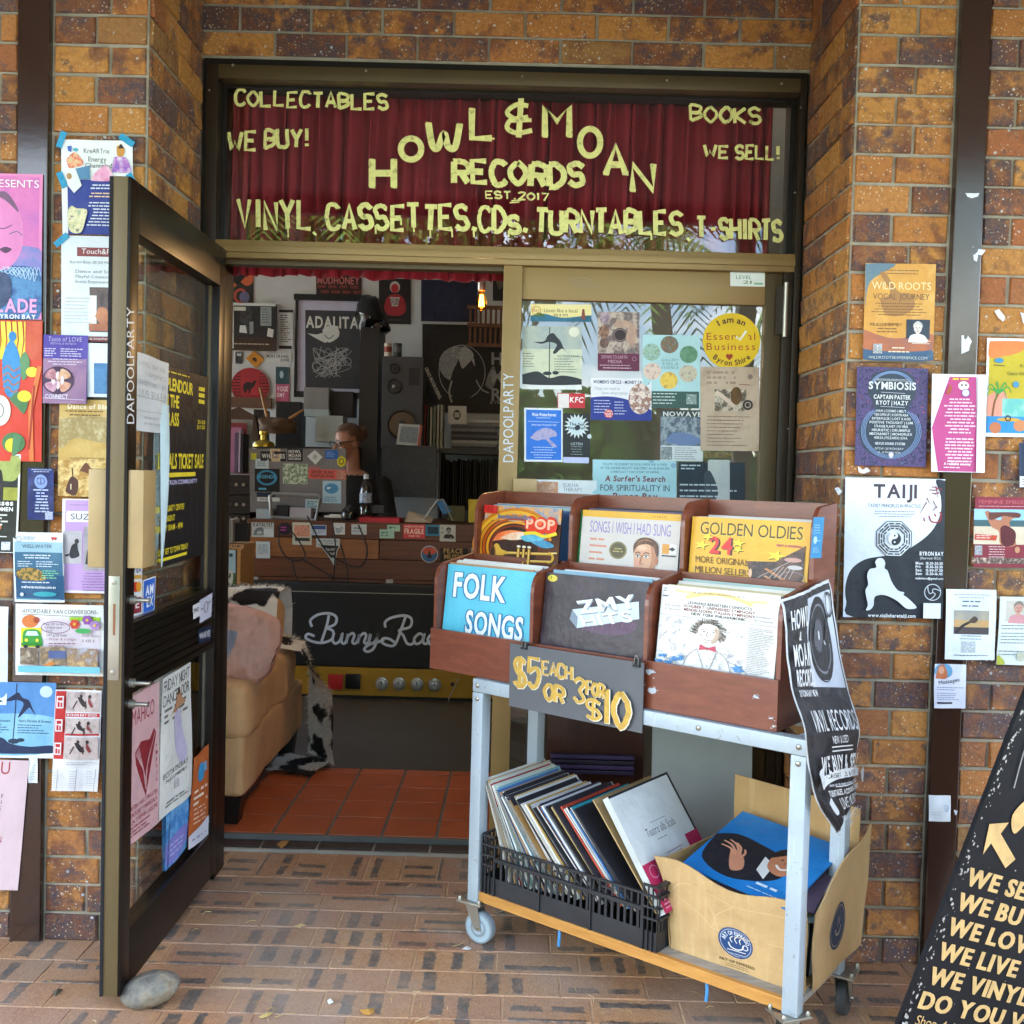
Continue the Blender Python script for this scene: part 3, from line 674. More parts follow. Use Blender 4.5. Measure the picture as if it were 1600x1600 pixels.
# ================================================================== ground
st = lambda o: tag(o, kind='structure')
class Pav:
    def __init__(s): s.v = []; s.f = []; s.r = []; s.uv = []; s.b = [[], [], []]
pv = Pav(); rn = random.Random(11)
def paver(x0, y0, x1, y1, alongx=True, z=.0):
    g = .0024; x0 += g; y0 += g; x1 -= g; y1 -= g; k = len(pv.v); c = .0016; zz = z+rn.uniform(-.0007, .0007); tx, ty = rn.uniform(-.0007, .0007), rn.uniform(-.0007, .0007)
    for (dz, cc) in ((-.012, 0), (-c, 0), (0, c)):
        for ii, (a, b) in enumerate(((x0+cc, y0+cc), (x1-cc, y0+cc), (x1-cc, y1-cc), (x0+cc, y1-cc))):
            pv.v.append((a, b, zz+dz+tx*(1 if ii in (1, 2) else -1)+ty*(1 if ii > 1 else -1)))
    L_ = (x1-x0) if alongx else (y1-y0); W_ = (y1-y0) if alongx else (x1-x0)
    U = [(0, 0), (L_, 0), (L_, W_), (0, W_)] if alongx else [(0, W_), (0, 0), (L_, 0), (L_, W_)]
    rr = rn.random(); t_ = rn.random(); bars = []
    if t_ < .5:   # bars across the brick
        n = rn.choice((2, 2, 2, 3)); o_ = rn.uniform(.03, .07)
        for q in range(n): bars.append((o_+q*rn.uniform(.065, .085), W_/2+rn.uniform(-.01, .01), rn.uniform(.014, .023), W_*rn.uniform(.38, .5)))
    elif t_ < .95:  # bars along it
        yv = rn.choice((.25, .5, .75, .3))*W_
        if rn.random() < .45: bars.append((L_/2, yv, L_*.42, .0155))
        else: bars += [(L_*.26, yv, L_*.19, .017), (L_*.74, yv, L_*.2, .017)]
        if rn.random() < .4: bars.append((L_/2, W_-.004 if yv < W_/2 else .004, L_*.45, .009))
    while len(bars) < 3: bars.append((-9, -9, .001, .001))
    fs = [(8, 9, 10, 11)]+[(i+4*q, (i+1) % 4+4*q, (i+1) % 4+4*q+4, i+4*q+4) for q in (0, 1) for i in range(4)]
    for f_ in fs:
        pv.f.append(tuple(i+k for i in f_)); pv.r.append(rr)
        for q in range(3): pv.b[q].append(bars[q])
        for i in f_: pv.uv.append(U[i % 4])
PW, PL = .1265, .2375
ye = .03; row = 0
x = -2.9
while x < 2.9: paver(x, ye, x+PW, ye+.233, False); x += PW     # soldier course at the threshold
y = ye-PW
while y > -4.2:
    x = -4-(row % 2)*.12-(row*37 % 5)*.02
    while x < 4: paver(x, y, x+PL, y+PW); x += PL
    y -= PW; row += 1
o = mesh_obj('paving', pv.v, pv.f, [PAVER]); me = o.data
at = me.attributes.new('rnd', 'FLOAT', 'FACE'); at.data.foreach_set('value', pv.r)
for q in range(3):
    at = me.attributes.new('bar%d' % q, 'FLOAT_COLOR', 'FACE'); at.data.foreach_set('color', [c for b_ in pv.b[q] for c in b_])
ul = me.uv_layers.new(name='uv'); ul.data.foreach_set('uv', [c for q in pv.uv for c in q]); st(o)
b = MB(); b.box(-4.2, -4.3, -.1, 4.2, .27, -.0028, simple('sandy_joint', '#c9a883', .95, bs=120, bst=.4, var=.25, vs=25)); st(b.build('paving_bed'))
TILE = simple('terracotta_tile', '#b85f38', .28, 0, 14, .1, .16, 7, spec=.5); GROUT = simple('grey_grout', '#6e6660', .9, bs=90, bst=.3)
b = MB(); b.box(-3, .3565, -.1, 2.4, 1.226, .0325, GROUT)
x = -.889-10*.2072
while x < 2.3:
    for k in range(5):
        ya = .363+k*.2+.002 if k else .3635
        yb_ = min(.363+(k+1)*.2-.006, 1.225)
        if yb_-ya > .03: b.box(x+.006, ya+.003, .03, x+.2012, yb_, .0365+rn.uniform(-.0006, .0006), TILE, .0015)
    x += .2072
st(b.build('tiled_floor'))
b = MB(); b.box(-3, 1.2265, -.1, 2.4, 4.75, .034, simple('dark_concrete_floor', '#4a463f', .42, 0, 30, .1, .25, 5)); st(b.build('shop_floor'))
b = MB(); SILLM = simple('brown_sill_tile', '#3e302a', .5, 0, 90, .3, .35, 60)
b.box(-1.075, .2665, -.1, .93, .356, .008, simple('pale_mortar', '#b0a898', .9))
x = -1.07-.05
while x < .9: b.box(max(x+.004, -1.07), .279, .0, min(x+.204, .928), .345, .016, SILLM, .002); x += .2085
b.box(-1.075, .346, .0, .93, .3562, .034, simple('grey_edge_trim', '#6c6a66', .6)); st(b.build('door_sill'))
b = MB(); b.box(-60, -9.5, -.2, 60, -4.3, -.03, simple('concrete_footpath', '#94969a', .9, bs=30)); st(b.build('footpath'))
b = MB(); b.box(-14, .3, -.2, -3.12, 9, -.03, simple('bounce_slab_concrete', '#c8c4bc', .9)); st(b.build('bounce_slab'))  # unseen pale slab added to bounce neutral daylight into the shop
b = MB(); b.box(-250, -250, -.6, 250, 250, -.2, simple('grass', '#5a6a3a', .95, bs=20, bst=.4, var=.3, vs=3)); st(b.build('ground'))
# ================================================================== posters on the brick piers
WA, WB = FY-.0175, FY-.0295       # plane of a sheet on the bricks / over a batten
BT = '#3aa0c8'
# --- left pier
s = WS(WB, -60, 270, 67, 497, '#e78cc0', dx=-2)
s.rect(-60, 274, 62, 496, '#e08ac0,#d878b8,#c070b8@9'); s.blob([(-60, 390), (62, 385), (62, 440), (-60, 450)], '#a878c0,#8088c8,#b888c8@14')
s.blob([(-60, 420), (62, 418), (62, 496), (-60, 496)], '#4a78b0,#5a90c0,#3a5a98,#6aa0c8@16')
s.blob([(-40, 320), (5, 300), (32, 330), (38, 370), (30, 400), (8, 420), (-30, 415)], '#e890c8,#d880b8@9'); s.blob([(-10, 302), (8, 298), (22, 312), (30, 330), (10, 312)], '#7a5a78')
s.curve([(-5, 352), (6, 356), (20, 350)], 2, '#8a5a80'); s.curve([(16, 364), (28, 360), (36, 366)], 1.6, '#6a6a8a'); s.blob([(0, 388), (10, 384), (20, 388), (10, 394)], '#5a3a5a')
for k in range(9): s.curve([(-10+k*8, 412+k), (0+k*7, 422+k*2), (14+k*6, 416), (26+k*5, 428)], 1.1, '#bcd8f0')
s.blob([(-10, 430), (8, 424), (20, 440), (16, 470), (-8, 480)], '#2a3a5a,#4a5a80@30')
s.text('PRESENTS', 62, 280, 11.5, '#f4f0f4', 84, al='r'); s.text('BLADE', 60, 466, 20, '#f0a8d4', 78, al='r', bold=1); s.text('THE NORTHERN, BYRON BAY', 59, 490, 6.5, '#f0f0f8', 150, al='r', bold=1)
s.build('poster', 'pink and blue gig poster of a face with pink letters on the left wall', 'poster')
s = WS(WB, -60, 499, 67, 719, '#d8402c', dx=-2, rough=.45)
s.rect(-60, 501, 40, 560, '#e8d030,#f0e050,#d8b820@10')
for k in range(5): s.line([(0+k*9, 500), (2+k*9, 530), (-2+k*9, 558)], 2.6, '#b03a20', lambda t_: 1-.6*t_)
s.rect(41, 501, 66, 560, '#b83828,#d05a3a,#c04830@12')
s.blob([(4, 560), (10, 540), (18, 530), (24, 536), (30, 550), (34, 568), (32, 600), (26, 616), (14, 618), (6, 600)], '#2a78b8,#3a90c8,#1a5a98@18'); s.ell(20, 524, 6, 8, '#2a80c0')
for k in range(4): s.curve([(6, 575+k*11), (14, 570+k*11), (22, 578+k*11), (32, 572+k*11)], 2.2, '#b06a48')
s.blob([(16, 622), (30, 610), (46, 622), (40, 644), (30, 636)], '#4a7a4a'); s.ell(40, 617, 11, 9, '#e8d838'); s.blob([(32, 560), (40, 548), (48, 562), (44, 586), (36, 590)], '#5a8a5a'); s.ell(52, 579, 10, 8, '#e0d440')
s.ell(2, 640, 17, 24, '#e4e4d4'); s.ring(0, 640, 8, 11, 1.5, '#7a7a70'); s.ell(24, 690, 18, 16, '#4a7a48'); s.ell(22, 694, 11, 11, '#e8d838'); s.blob([(24, 676), (36, 680), (30, 706), (22, 708)], '#56865a')
s.line([(64, 570), (50, 640), (52, 718)], 7, '#e07a40'); s.line([(56, 600), (48, 700)], 3, '#a83020')
s.build('poster', 'red and yellow painted poster with a blue vase and lemons on the left wall', 'poster')
s = WS(WB-.001, -60, 708, 33, 862, '#e4e8e4', dx=-6); s.rect(-60, 711, 30, 861, '#23281f'); s.blob([(-60, 712), (30, 712), (30, 742), (10, 750), (-60, 730)], '#8a9a4a,#a8b060,#6a7a38@14'); s.rect(8, 760, 30, 780, '#b0b040,#8a8a3a@20')
s.blob([(-10, 740), (4, 734), (8, 780), (0, 830), (-20, 830)], '#1a1a1e,#3a2a24@20'); s.ell(0, 822, 7, 6, '#c87a48')
s.text('Classes', 24, 780, 8, '#f2f2ee', 44, al='r', bold=1); s.text('WOMEN', 24, 791, 6, '#f2f2ee', 36, al='r', bold=1); s.lines(-20, 802, 24, 4, 5, 2.4, '#d8d8d0'); s.rect(8, 845, 22, 858, '#a8c0d8,#e0e8f0,#5a6a90@120'); s.line([(-10, 836), (16, 837)], 1.5, '#e0e0e0')
s.build('flyer', 'dark green flyer for womens classes at the left edge of the photo', 'flyer')
s = WS(WB, 43, 731, 84, 812, '#22326e', dx=1); s.rect(44, 732, 84, 811, '#20307a,#182458,#30408a@20'); s.ell(64, 752, 10, 11, '#8aa0d8'); s.ring(64, 751, 6, 5, 1, '#1a2450'); s.line([(64, 747), (64, 756)], 1, '#1a2450')
s.lines(52, 764, 78, 8, 4.8, 2.2, '#b8c4e4', True)
s.lines(48, 733, 82, 2, 3, 1.1, '#b8c4e4', True); s.rect(70, 799, 82, 811, '#d8dce8,#8890b0,#e8ecf4@160')
s.build('flyer', 'small dark blue flyer with a glowing round emblem on the left brown batten', 'flyer')
s = WS(WB, 21, 831, 99, 940, '#e6ecf0', dx=2, wav=.002); s.rect(23, 850, 98, 900, '#2a5a7a,#3a6a88,#4a7a94@4'); s.rect(23, 846, 98, 862, '#8ab4c8,#a4c4d2@4'); s.rect(24, 898, 99, 936, '#1a4a6e,#22547c,#123a60@5')
s.text('WELLWATER', 58, 850, 5.5, '#4a5a64', 46, al='c'); s.ring(30, 842, 4, 4, 1, '#7a9aa8'); s.lines(37, 838, 56, 2, 3, 1.2, '#8a9aa2'); s.poly([(80, 838), (90, 838), (88, 843), (85, 841), (82, 844)], '#c03a34')
s.lines(34, 866, 82, 2, 4, 1.6, '#dce8f0', True); s.lines(28, 876, 52, 3, 3.6, 1.3, '#c8d8e4'); s.lines(56, 876, 92, 3, 3.6, 1.3, '#c8d8e4')
s.blob([(26, 890), (45, 886), (62, 890), (72, 902), (62, 906), (30, 904)], '#8a6a2a,#3a4a2a,#c89a48,#2a3a3a@90'); s.lines(66, 890, 92, 4, 3.6, 1.5, '#7ac8a0'); s.lines(34, 908, 88, 1, 4, 1.6, '#d0dce8'); s.text('wellwaterstations.com.au', 60, 914, 4, '#e6eef4', 54, al='c', bold=1)
s.ell(70, 927, 18, 4, '#2a8ab0,#3ab0a8@20'); s.ell(34, 928, 3, 3, '#c8d0d8'); s.line([(26, 934), (94, 935)], 1, '#5ab0c8')
s.build('flyer', 'blue and white flyer headed WELLWATER on the left wall', 'flyer')
s = WS(WB-.002, -60, 946, 16, 1100, '#dde6f2', dx=-6, wav=.004); s.build('paper_sheet', 'blank white sheet curling at the left edge of the photo', 'paper sheet')
s = WS(WB, 25, 943, 162, 1054, '#eef0ea', wav=.002)
s.text('-AFFORDABLE VAN CONVERSIONS-', 33, 951, 6.2, '#3a3a3a', 120, shear=.08); s.line([(34, 959), (150, 962)], .8, '#5a5a5a')
s.rect(34, 963, 157, 1044, '#d8c8d8,#e8dce0,#c8b8d0@10'); s.ell(48, 970, 13, 10, '#d87a3a'); s.ell(58, 968, 5, 5, '#a84a2a'); s.rect(34, 980, 66, 1010, '#e8e020'); s.rect(110, 962, 157, 968, '#a0d030')
s.blob([(37, 1004), (37, 990), (42, 983), (60, 983), (66, 992), (66, 1006)], '#3a9a3a'); s.poly([(41, 992), (44, 985), (59, 985), (62, 992)], '#d0e8e8'); s.rect(35, 1003, 68, 1008, '#2a8a2a'); s.ell(43, 999, 2.6, 2.6, '#e8e840'); s.ell(60, 999, 2.6, 2.6, '#e8e840'); s.ell(42, 1009, 3.5, 2.5, '#2a2a2a'); s.ell(61, 1009, 3.5, 2.5, '#2a2a2a')
for cx, cy, c in ((118, 973, '#d8503a'), (138, 966, '#9a5ab0'), (150, 974, '#b08ac8')):
    for k in range(6): s.ell(cx+4.5*math.cos(k*1.05), cy+4.5*math.sin(k*1.05), 3.4, 3.4, c, 10)
    s.ell(cx, cy, 2.2, 2.2, '#e8c838', 10)
s.ell(132, 983, 12, 4, '#48b060'); s.ring(90, 978, 22, 9, 1, '#6a3a5a')
for k, t_ in enumerate(('Over 30 to 4m', 'Campervans', 'too!')): s.text(t_, 70+k*3, 971+k*5, 3.6, '#3a3a4a', shear=.1)
s.text('Off grid Solar', 76, 988, 3.8, '#3a3a4a', shear=.1); s.text('- Water & storage', 76, 994, 3.8, '#8a3a4a', shear=.1); s.lines(80, 1002, 120, 2, 4, 1.4, '#8a4a5a'); s.text('Dom Auto', 131, 988, 4, '#3a3a4a'); s.text('0 430 4', 131, 996, 4.2, '#3a3a4a')
s.rect(36, 1010, 64, 1036, '#a08a70,#6a5a4a,#c8b8a0@40'); s.rect(66, 1008, 106, 1036, '#c8a878,#7a6a58,#e0c8a0@35'); s.rect(80, 1014, 106, 1026, '#5a6a98'); s.rect(108, 1010, 156, 1040, '#d8b888,#9a7a58,#b8c0d0@35'); s.poly([(64, 1042), (84, 1030), (90, 1034), (72, 1046)], '#d88a40')
s.rect(33, 1038, 160, 1048, '#6ac0d8,#88d0e0@9'); s.build('flyer', 'white flyer for affordable van conversions with a small green van drawing', 'flyer')
s = WS(WB, -60, 1064, 88, 1182, '#e8ecee', dx=-4); s.rect(-60, 1064, 88, 1174, '#3a6aa8,#5a90c8,#4a80b8@5'); s.blob([(-60, 1115), (88, 1118), (84, 1172), (-60, 1172)], '#5aa0c8,#8ac0dc,#a8d4e4@6')
s.blob([(-60, 1155), (0, 1150), (20, 1160), (50, 1164), (86, 1162), (84, 1174), (-60, 1174)], '#1a2c50'); s.line([(27, 1066), (23, 1170)], 1.6, '#1c2a4a')
s.blob([(8, 1094), (22, 1084), (30, 1080), (36, 1088), (46, 1092), (52, 1104), (58, 1116), (50, 1106), (46, 1104), (34, 1117), (30, 1118), (38, 1098), (28, 1092), (16, 1094)], '#1c2848'); s.blob([(10, 1095), (-10, 1090), (-20, 1096), (-6, 1096)], '#1c2848'); s.ell(73, 1078, 10, 9, '#c8dcec')
s.ell(25, 1156, 9, 4, '#1a3048'); s.ell(36, 1154, 6, 3, '#1a3048'); s.text('Pole Classes', 18, 1122, 4, '#1a2c48', 38, al='r'); s.text("Hen's Parties & Events", 32, 1122, 4.2, '#1a2c48', 50); s.lines(30, 1130, 82, 4, 4, 1.2, '#2a4468'); s.lines(-20, 1130, 18, 4, 4, 1.2, '#2a4468')
s.build('poster', 'blue poster of a pole dancer silhouette low on the left wall', 'poster')
s = WS(WB, 88, 1077, 160, 1235, '#e8e8ea', dx=-7, wav=.003)
s.rect(89, 1079, 105, 1185, '#c83030'); s.rect(106, 1113, 158, 1119, '#c83030'); s.rect(106, 1145, 158, 1148, '#c83030'); s.text('BYRON BAY DOJO', 108, 1114, 3.6, '#f4f0f0', 46, bold=1)
for y_ in (1080, 1121, 1150):
    s.rect(106, y_, 158, y_+(31 if y_ == 1080 else 23 if y_ == 1121 else 34), '#b8a8a4,#d0c0ba,#9a8a88@30'); q = 9 if y_ != 1121 else 5
    for k in (0, 1): s.blob([(122+k*18, y_+8), (130+k*12, y_+10), (138+k*10, y_+22), (132+k*12, y_+q+14), (126+k*14, y_+16)], '#8a3a3a' if k else '#2a2028'); s.line([(122+k*14, y_+14), (116+k*20, y_+26)], 2, '#4a2a2a'); s.ell(128+k*14, y_+7, 2.4, 3, '#3a2a28')
for y_ in (1086, 1122, 1158): s.rect(92, y_, 103, y_+19, '#f0e8e8'); s.rect(94, y_+2, 101, y_+7, '#c83030'); s.rect(94, y_+9, 97, y_+17, '#c83030'); s.rect(98.5, y_+10, 101, y_+17, '#c83030')
s.lines(113, 1188, 156, 2, 3, 1, '#9a9aa0')
for k in range(3): s.line([(107+k*29-7, 1198), (105+k*29-7, 1234)], .9, '#8a8a90'); s.lines(92+k*26, 1202, 104+k*26, 8, 3.6, .8, '#b0b0b8')
s.build('flyer', 'red and white martial arts flyer with tear off tabs behind the open door', 'flyer')
s = WS(WB, -60, 1186, 46, 1389, '#d6bcc0', dx=-18, skew=0); s.text('U', 3, 1189, 19, '#a83a40', 14); s.text('MAHIC', 0, 1189, 19, '#a83a40', 56, al='r')
for k, ch in enumerate('FIESTA'): s.text(ch, 9-k*.8, 1239+k*9.5, 6.4, '#4a3038', al='c')
s.text('VAN STRAATEN', 14, 1305, 9.5, '#a83a40', 70, al='r', bold=0); s.text('MARGALA', 6, 1327, 9.5, '#a83a40', 50, al='r'); s.text('LASONE', 6, 1338, 9.5, '#a83a40', 40, al='r'); s.text('CAP', 4, 1359, 3.6, '#a85a5a'); s.rect(3, 1369, 13, 1380, '#b04a50,#d6bcc0,#c88088@200')
s.build('poster', 'pale pink fiesta poster in red letters low at the left edge of the photo', 'poster')
s = WS(WB, 45, 1184, 59, 1223, '#e6ecec'); s.lines(47, 1188, 57, 9, 3.6, 1, '#9aa4ac'); s.build('paper_strip', 'narrow white torn tab hanging on the left brown batten', 'paper strip')
s = WS(WA, 96, 218, 208, 366, '#e9eeec', dx=2, wav=.002); s.rect(105, 280, 206, 366, '#3a4a9a,#2e3e8e,#44549e@6'); s.rect(96, 278, 104, 366, '#e9eeec')
s.text('KreARTrix', 131, 231, 7.5, '#5a5a64', 40); s.text('Energy', 138, 244, 7.5, '#5a5a64', 28); s.text('Channeled', 133, 254, 7, '#5a5a64', 42)
s.blob([(104, 250), (116, 238), (126, 246), (130, 256), (116, 262), (108, 262)], '#e8a85a,#d8484a,#f0d0a0,#78a048@60'); s.poly([(106, 229), (113, 228), (112, 238), (107, 236)], '#4a6ac0'); s.ell(119, 234, 4, 3, '#58a8b8')
s.blob([(183, 228), (190, 225), (196, 234), (192, 243), (184, 242)], '#c89040'); s.poly([(185, 231), (190, 223), (195, 231)], '#2a2420'); s.blob([(176, 262), (178, 246), (186, 244), (198, 246), (204, 258), (204, 268), (178, 268)], '#4a5ac0,#b070c0,#e0d8e8@40')
s.poly([(118, 264), (140, 258), (141, 280), (124, 280)], '#5a8ab0'); s.blob([(142, 282), (150, 268), (166, 258), (176, 270), (172, 282)], '#d878a8,#e8a8c8,#f0d8e0@30'); s.poly([(104, 268), (118, 262), (128, 290), (116, 302), (106, 290)], '#e4e8e8')
s.ell(109, 276, 4, 5, '#b08858'); s.lines(134, 288, 200, 2, 5, 2, '#dfe6f4', True); s.lines(138, 301, 200, 2, 5, 2, '#e6c8a0', True); s.lines(134, 316, 200, 8, 5, 1.8, '#dfe6f4', True); s.blob([(106, 330), (112, 322), (120, 326), (136, 328), (134, 344), (126, 364), (108, 360)], '#2a7a98,#c8c898,#e8e0b8,#1a3a58@50')
s.build('poster', 'white and royal blue energy channeling poster fixed with blue tape', 'poster')
for k, (x, y, a, l) in enumerate(((96, 218, -72, 26), (198, 219, 35, 26), (97, 281, 68, 26), (206, 281, 60, 22), (96, 375, -40, 26))):
    c_, s_ = math.cos(R(a)), math.sin(R(a)); h_ = 5
    q = [(x-c_*l/2+s_*h_, y-s_*l/2-c_*h_), (x+c_*l/2+s_*h_, y+s_*l/2-c_*h_), (x+c_*l/2-s_*h_, y+s_*l/2+c_*h_), (x-c_*l/2-s_*h_, y-s_*l/2+c_*h_)]
    Sheet(wallq(WA-.005, *q), (0, 0, 26, 10), '#2f9ac4', wav=.0004).build('masking_tape', ('blue tape strip on the top left corner of the energy channeling poster', 'blue tape strip on the top right corner of the energy channeling poster', 'blue tape strip halfway down the left edge of the energy channeling poster', 'blue tape strip halfway down the right edge of the energy channeling poster', 'blue tape strip on the top left corner of the Touch poster')[k], 'tape', 'blue tape strips on the left wall posters')
s = WS(WA-.0015, 96, 368, 190, 531, '#dfe8ee', wav=.002); s.rect(121, 386, 190, 400, '#8a4448'); s.text('Touch&Play', 128, 388, 8, '#f4eeee', 58, shear=.1); s.text('Byron Bay, 15-20 May', 110, 407, 4.2, '#8a9098', 66)
for k, t_ in enumerate(('Dance and Song', 'Playful Connection', 'Erotic Empowerment')): s.text(t_, 119, 421+k*8, 5, '#8a9098', 62)
s.rect(141, 448, 190, 518, '#4a4448,#6a5a58,#3a3438@20'); s.rect(139, 461, 152, 505, '#e6eaec'); s.blob([(150, 494), (156, 480), (168, 482), (172, 500), (160, 506)], '#a8684a,#c88a68@30'); s.rect(140, 505, 190, 516, '#b8785a,#9a5a44@30'); s.lines(102, 465, 148, 8, 5.4, 1, '#b4bec8'); s.rect(96, 525, 190, 533, '#7a3a40'); s.text('www.australia.touchandplay', 101, 526, 4.2, '#e8dcdc', 86)
s.build('poster', 'pale Touch event poster with a maroon title band half hidden by the open door', 'poster')
s = WS(WB, 69, 523, 138, 630, '#5a4a9a', dx=-2, wav=.002); s.rect(69, 523, 138, 560, '#4a3a98,#5a4aa4@6'); s.rect(69, 560, 137, 630, '#8a6a9a,#a07a98,#6a4a8a@6'); s.text('Taste of LOVE', 76, 526, 7, '#c0b8dc', 52, shear=.12); s.text('FESTIVAL & RETREAT', 80, 535, 3, '#c0b8dc', 40)
s.lines(71, 544, 90, 4, 3.6, 1.5, '#d4cce8'); s.lines(96, 544, 132, 4, 3.6, 1.5, '#d4cce8'); s.lines(76, 560, 130, 3, 4, 1.4, '#d8d0e8', True); s.ell(93, 594, 25, 22, '#4a3050'); 
for k in range(4): s.blob([(93, 594), (93+20*math.cos(k*1.57+.25), 594+18*math.sin(k*1.57+.25)), (93+22*math.cos(k*1.57+.8), 594+20*math.sin(k*1.57+.8)), (93+20*math.cos(k*1.57+1.3), 594+18*math.sin(k*1.57+1.3))], ('#c8785a,#e0b8a0@60', '#a85a80,#e0c0d0@60', '#d8a0a0,#8a4a6a@60', '#c07a50,#f0d0b0@60')[k]); s.ell(93+7*math.cos(k*1.57+1.57), 594+7*math.sin(k*1.57+1.57), 3, 7, '#e8d8d8', 12)
s.text('CONNECT', 74, 616, 6.5, '#e8e0f0', 36, bold=1); s.line([(70, 622), (136, 624)], .8, '#e0d8ea'); s.build('flyer', 'purple Taste of Love festival flyer with a round photo wheel', 'flyer')
s = WS(WB+.004, 136, 536, 178, 620, '#e4ecf2', wav=.001); s.rect(147, 567, 176, 615, '#3a6aa0,#5a90c0,#2a4a80@15'); s.build('flyer', 'white flyer with a blue picture partly behind the open door stile', 'flyer')
s = WS(WA, 94, 624, 175, 775, '#d2b068', dx=-3, wav=.003); s.rect(94, 624, 175, 775, '#d8b870,#c8a458,#e0c888@10'); s.text('Dance of Bliss', 107, 631, 7, '#f4ead0', 66, bold=1); s.lines(103, 641, 165, 1, 4, 1.6, '#5a4420', True); s.lines(110, 647, 158, 1, 4, 1.6, '#5a4420', True)
s.blob([(94, 655), (130, 650), (172, 654), (172, 690), (120, 684), (96, 700)], '#c8b888,#a89058,#e0d4a8@30'); s.text('www.HumanSoul.com', 112, 713, 3.6, '#7a5a2a', 54); s.blob([(94, 720), (130, 716), (172, 722), (172, 772), (94, 774)], '#d8b060,#a87a30,#e8cc88,#8a5a20@24')
s.blob([(106, 768), (110, 752), (116, 744), (126, 750), (126, 766), (120, 774)], '#4a2010'); s.line([(118, 746), (116, 730)], 2, '#4a2010'); s.blob([(128, 735), (138, 722), (146, 730), (152, 732), (158, 742)], '#6a3a20'); s.text('1', 114, 756, 8, '#e8d8b0', bold=1)
s.build('poster', 'golden sepia dance poster on the bricks left of the open door', 'poster')
s = WS(WA-.002, 98, 779, 172, 926, '#e6e2ee', dx=-2, wav=.002); s.rect(103, 781, 172, 922, '#c4a0d4,#bc98cc@5'); s.rect(105, 798, 172, 815, '#e8e8ec'); s.text('SUZY', 112, 802, 9, '#4a4650', 40); s.lines(110, 788, 170, 1, 3, .7, '#7a6a88')
s.rect(101, 829, 130, 880, '#a8a4a8,#c8c4c8@20'); s.blob([(110, 866), (114, 852), (122, 848), (124, 858), (126, 868), (114, 872)], '#2a2830'); s.ell(122, 845, 3.4, 4, '#3a3438'); s.line([(110, 866), (104, 868)], 3, '#2a2830'); s.rect(133, 822, 172, 890, '#b8b0b4,#8a868c@20'); s.blob([(136, 880), (142, 850), (160, 840), (172, 856), (172, 884)], '#3a363c'); s.lines(128, 894, 170, 7, 4.4, 1, '#7a5a90', True)
s.build('poster', 'lilac poster headed SUZY with black and white photos behind the door handle', 'poster')
# --- right pier
s = WS(WA, 1352, 411, 1462, 563, '#d8a048', dx=-4, dy=2); s.rect(1352, 411, 1462, 563, '#e0ac50,#d09848,#e8c070@7'); s.blob([(1352, 412), (1400, 412), (1360, 440), (1354, 480)], '#5a7a90,#7a8a88@10'); s.blob([(1352, 540), (1400, 530), (1460, 545), (1461, 562), (1353, 562)], '#4a6a88,#3a5878,#5a7a90@9'); s.blob([(1352, 515), (1400, 528), (1460, 520), (1460, 545), (1352, 545)], '#c87848,#a86850,#7a6a78@9')
s.blob([(1376, 468), (1392, 456), (1376, 428), (1384, 426), (1404, 454), (1424, 458), (1430, 478), (1410, 492), (1386, 490)], '#b08048,#a07448@9'); s.text('WILD ROOTS', 1363, 440, 11.5, '#f0dca8', 92); s.text('VOCAL JOURNEY', 1365, 458, 9, '#6a5040', 88); s.lines(1380, 421, 1440, 2, 5, 1.2, '#6a5a48', True); s.lines(1362, 473, 1450, 5, 4.4, 1.1, '#6a4a28', True)
s.text('MULLUMBIMBY', 1362, 504, 5, '#7a5830', 50); s.lines(1366, 512, 1410, 2, 5, 1.6, '#7a5830', True); s.rect(1418, 498, 1455, 528, '#3a4656,#2a3440@20'); s.portrait(1436, 511, 7.5, '#d8d0c8', '#c8c4c0', '#e8e4e0'); s.rect(1367, 537, 1381, 552, '#d8dce0,#8a8a8a,#f0f0f0@180'); s.lines(1390, 542, 1424, 2, 6, 1.8, '#e8e0c8', True); s.lines(1424, 531, 1458, 2, 4, 1, '#f0e8d8', True); s.text('WILDROOTSEXPERIENCE.COM', 1360, 556, 4.2, '#c8d0c8', 92)
s.build('poster', 'golden sunset Wild Roots poster high on the right wall', 'poster')
s = WS(WA, 1339, 573, 1450, 727, '#3a3a52', dx=-4, dy=3, wav=.002); s.rect(1339, 573, 1450, 727, '#b85a88,#3a3a5a,#5a4a7a,#2a2a44,#6a6a98@50'); s.blob([(1362, 585), (1394, 575), (1425, 585), (1432, 612), (1420, 640), (1440, 668), (1432, 700), (1394, 716), (1356, 702), (1344, 668), (1368, 640), (1356, 612)], '#2e3a48,#3a4654@12')
for k in range(4): s.ring(1394, 672, 40+k*2.2, 38+k*1.6, .7, '#8aa8d8', a0=-60+k*7, a1=240-k*5); s.ring(1394, 604, 30+k*1.6, 22+k, .6, '#8aa8d8', a0=190, a1=350)
s.text('SYMBIOSIS', 1394, 596, 11, '#d8dcdc', 74, al='c', bold=1); s.lines(1366, 591, 1424, 1, 3, 1, '#a8b0b8', True); s.line([(1364, 593), (1424, 594)], 1, '#a8b0b8'); s.text('CAPTAIN PASTEK', 1394, 616, 6.2, '#e0e4e4', 58, al='c', bold=1); s.text('RYOT | HAZY', 1394, 625, 6.2, '#e0e4e4', 50, al='c', bold=1); s.line([(1376, 612), (1414, 613)], .9, '#a8b0b8'); s.line([(1376, 634), (1414, 635)], .9, '#a8b0b8')
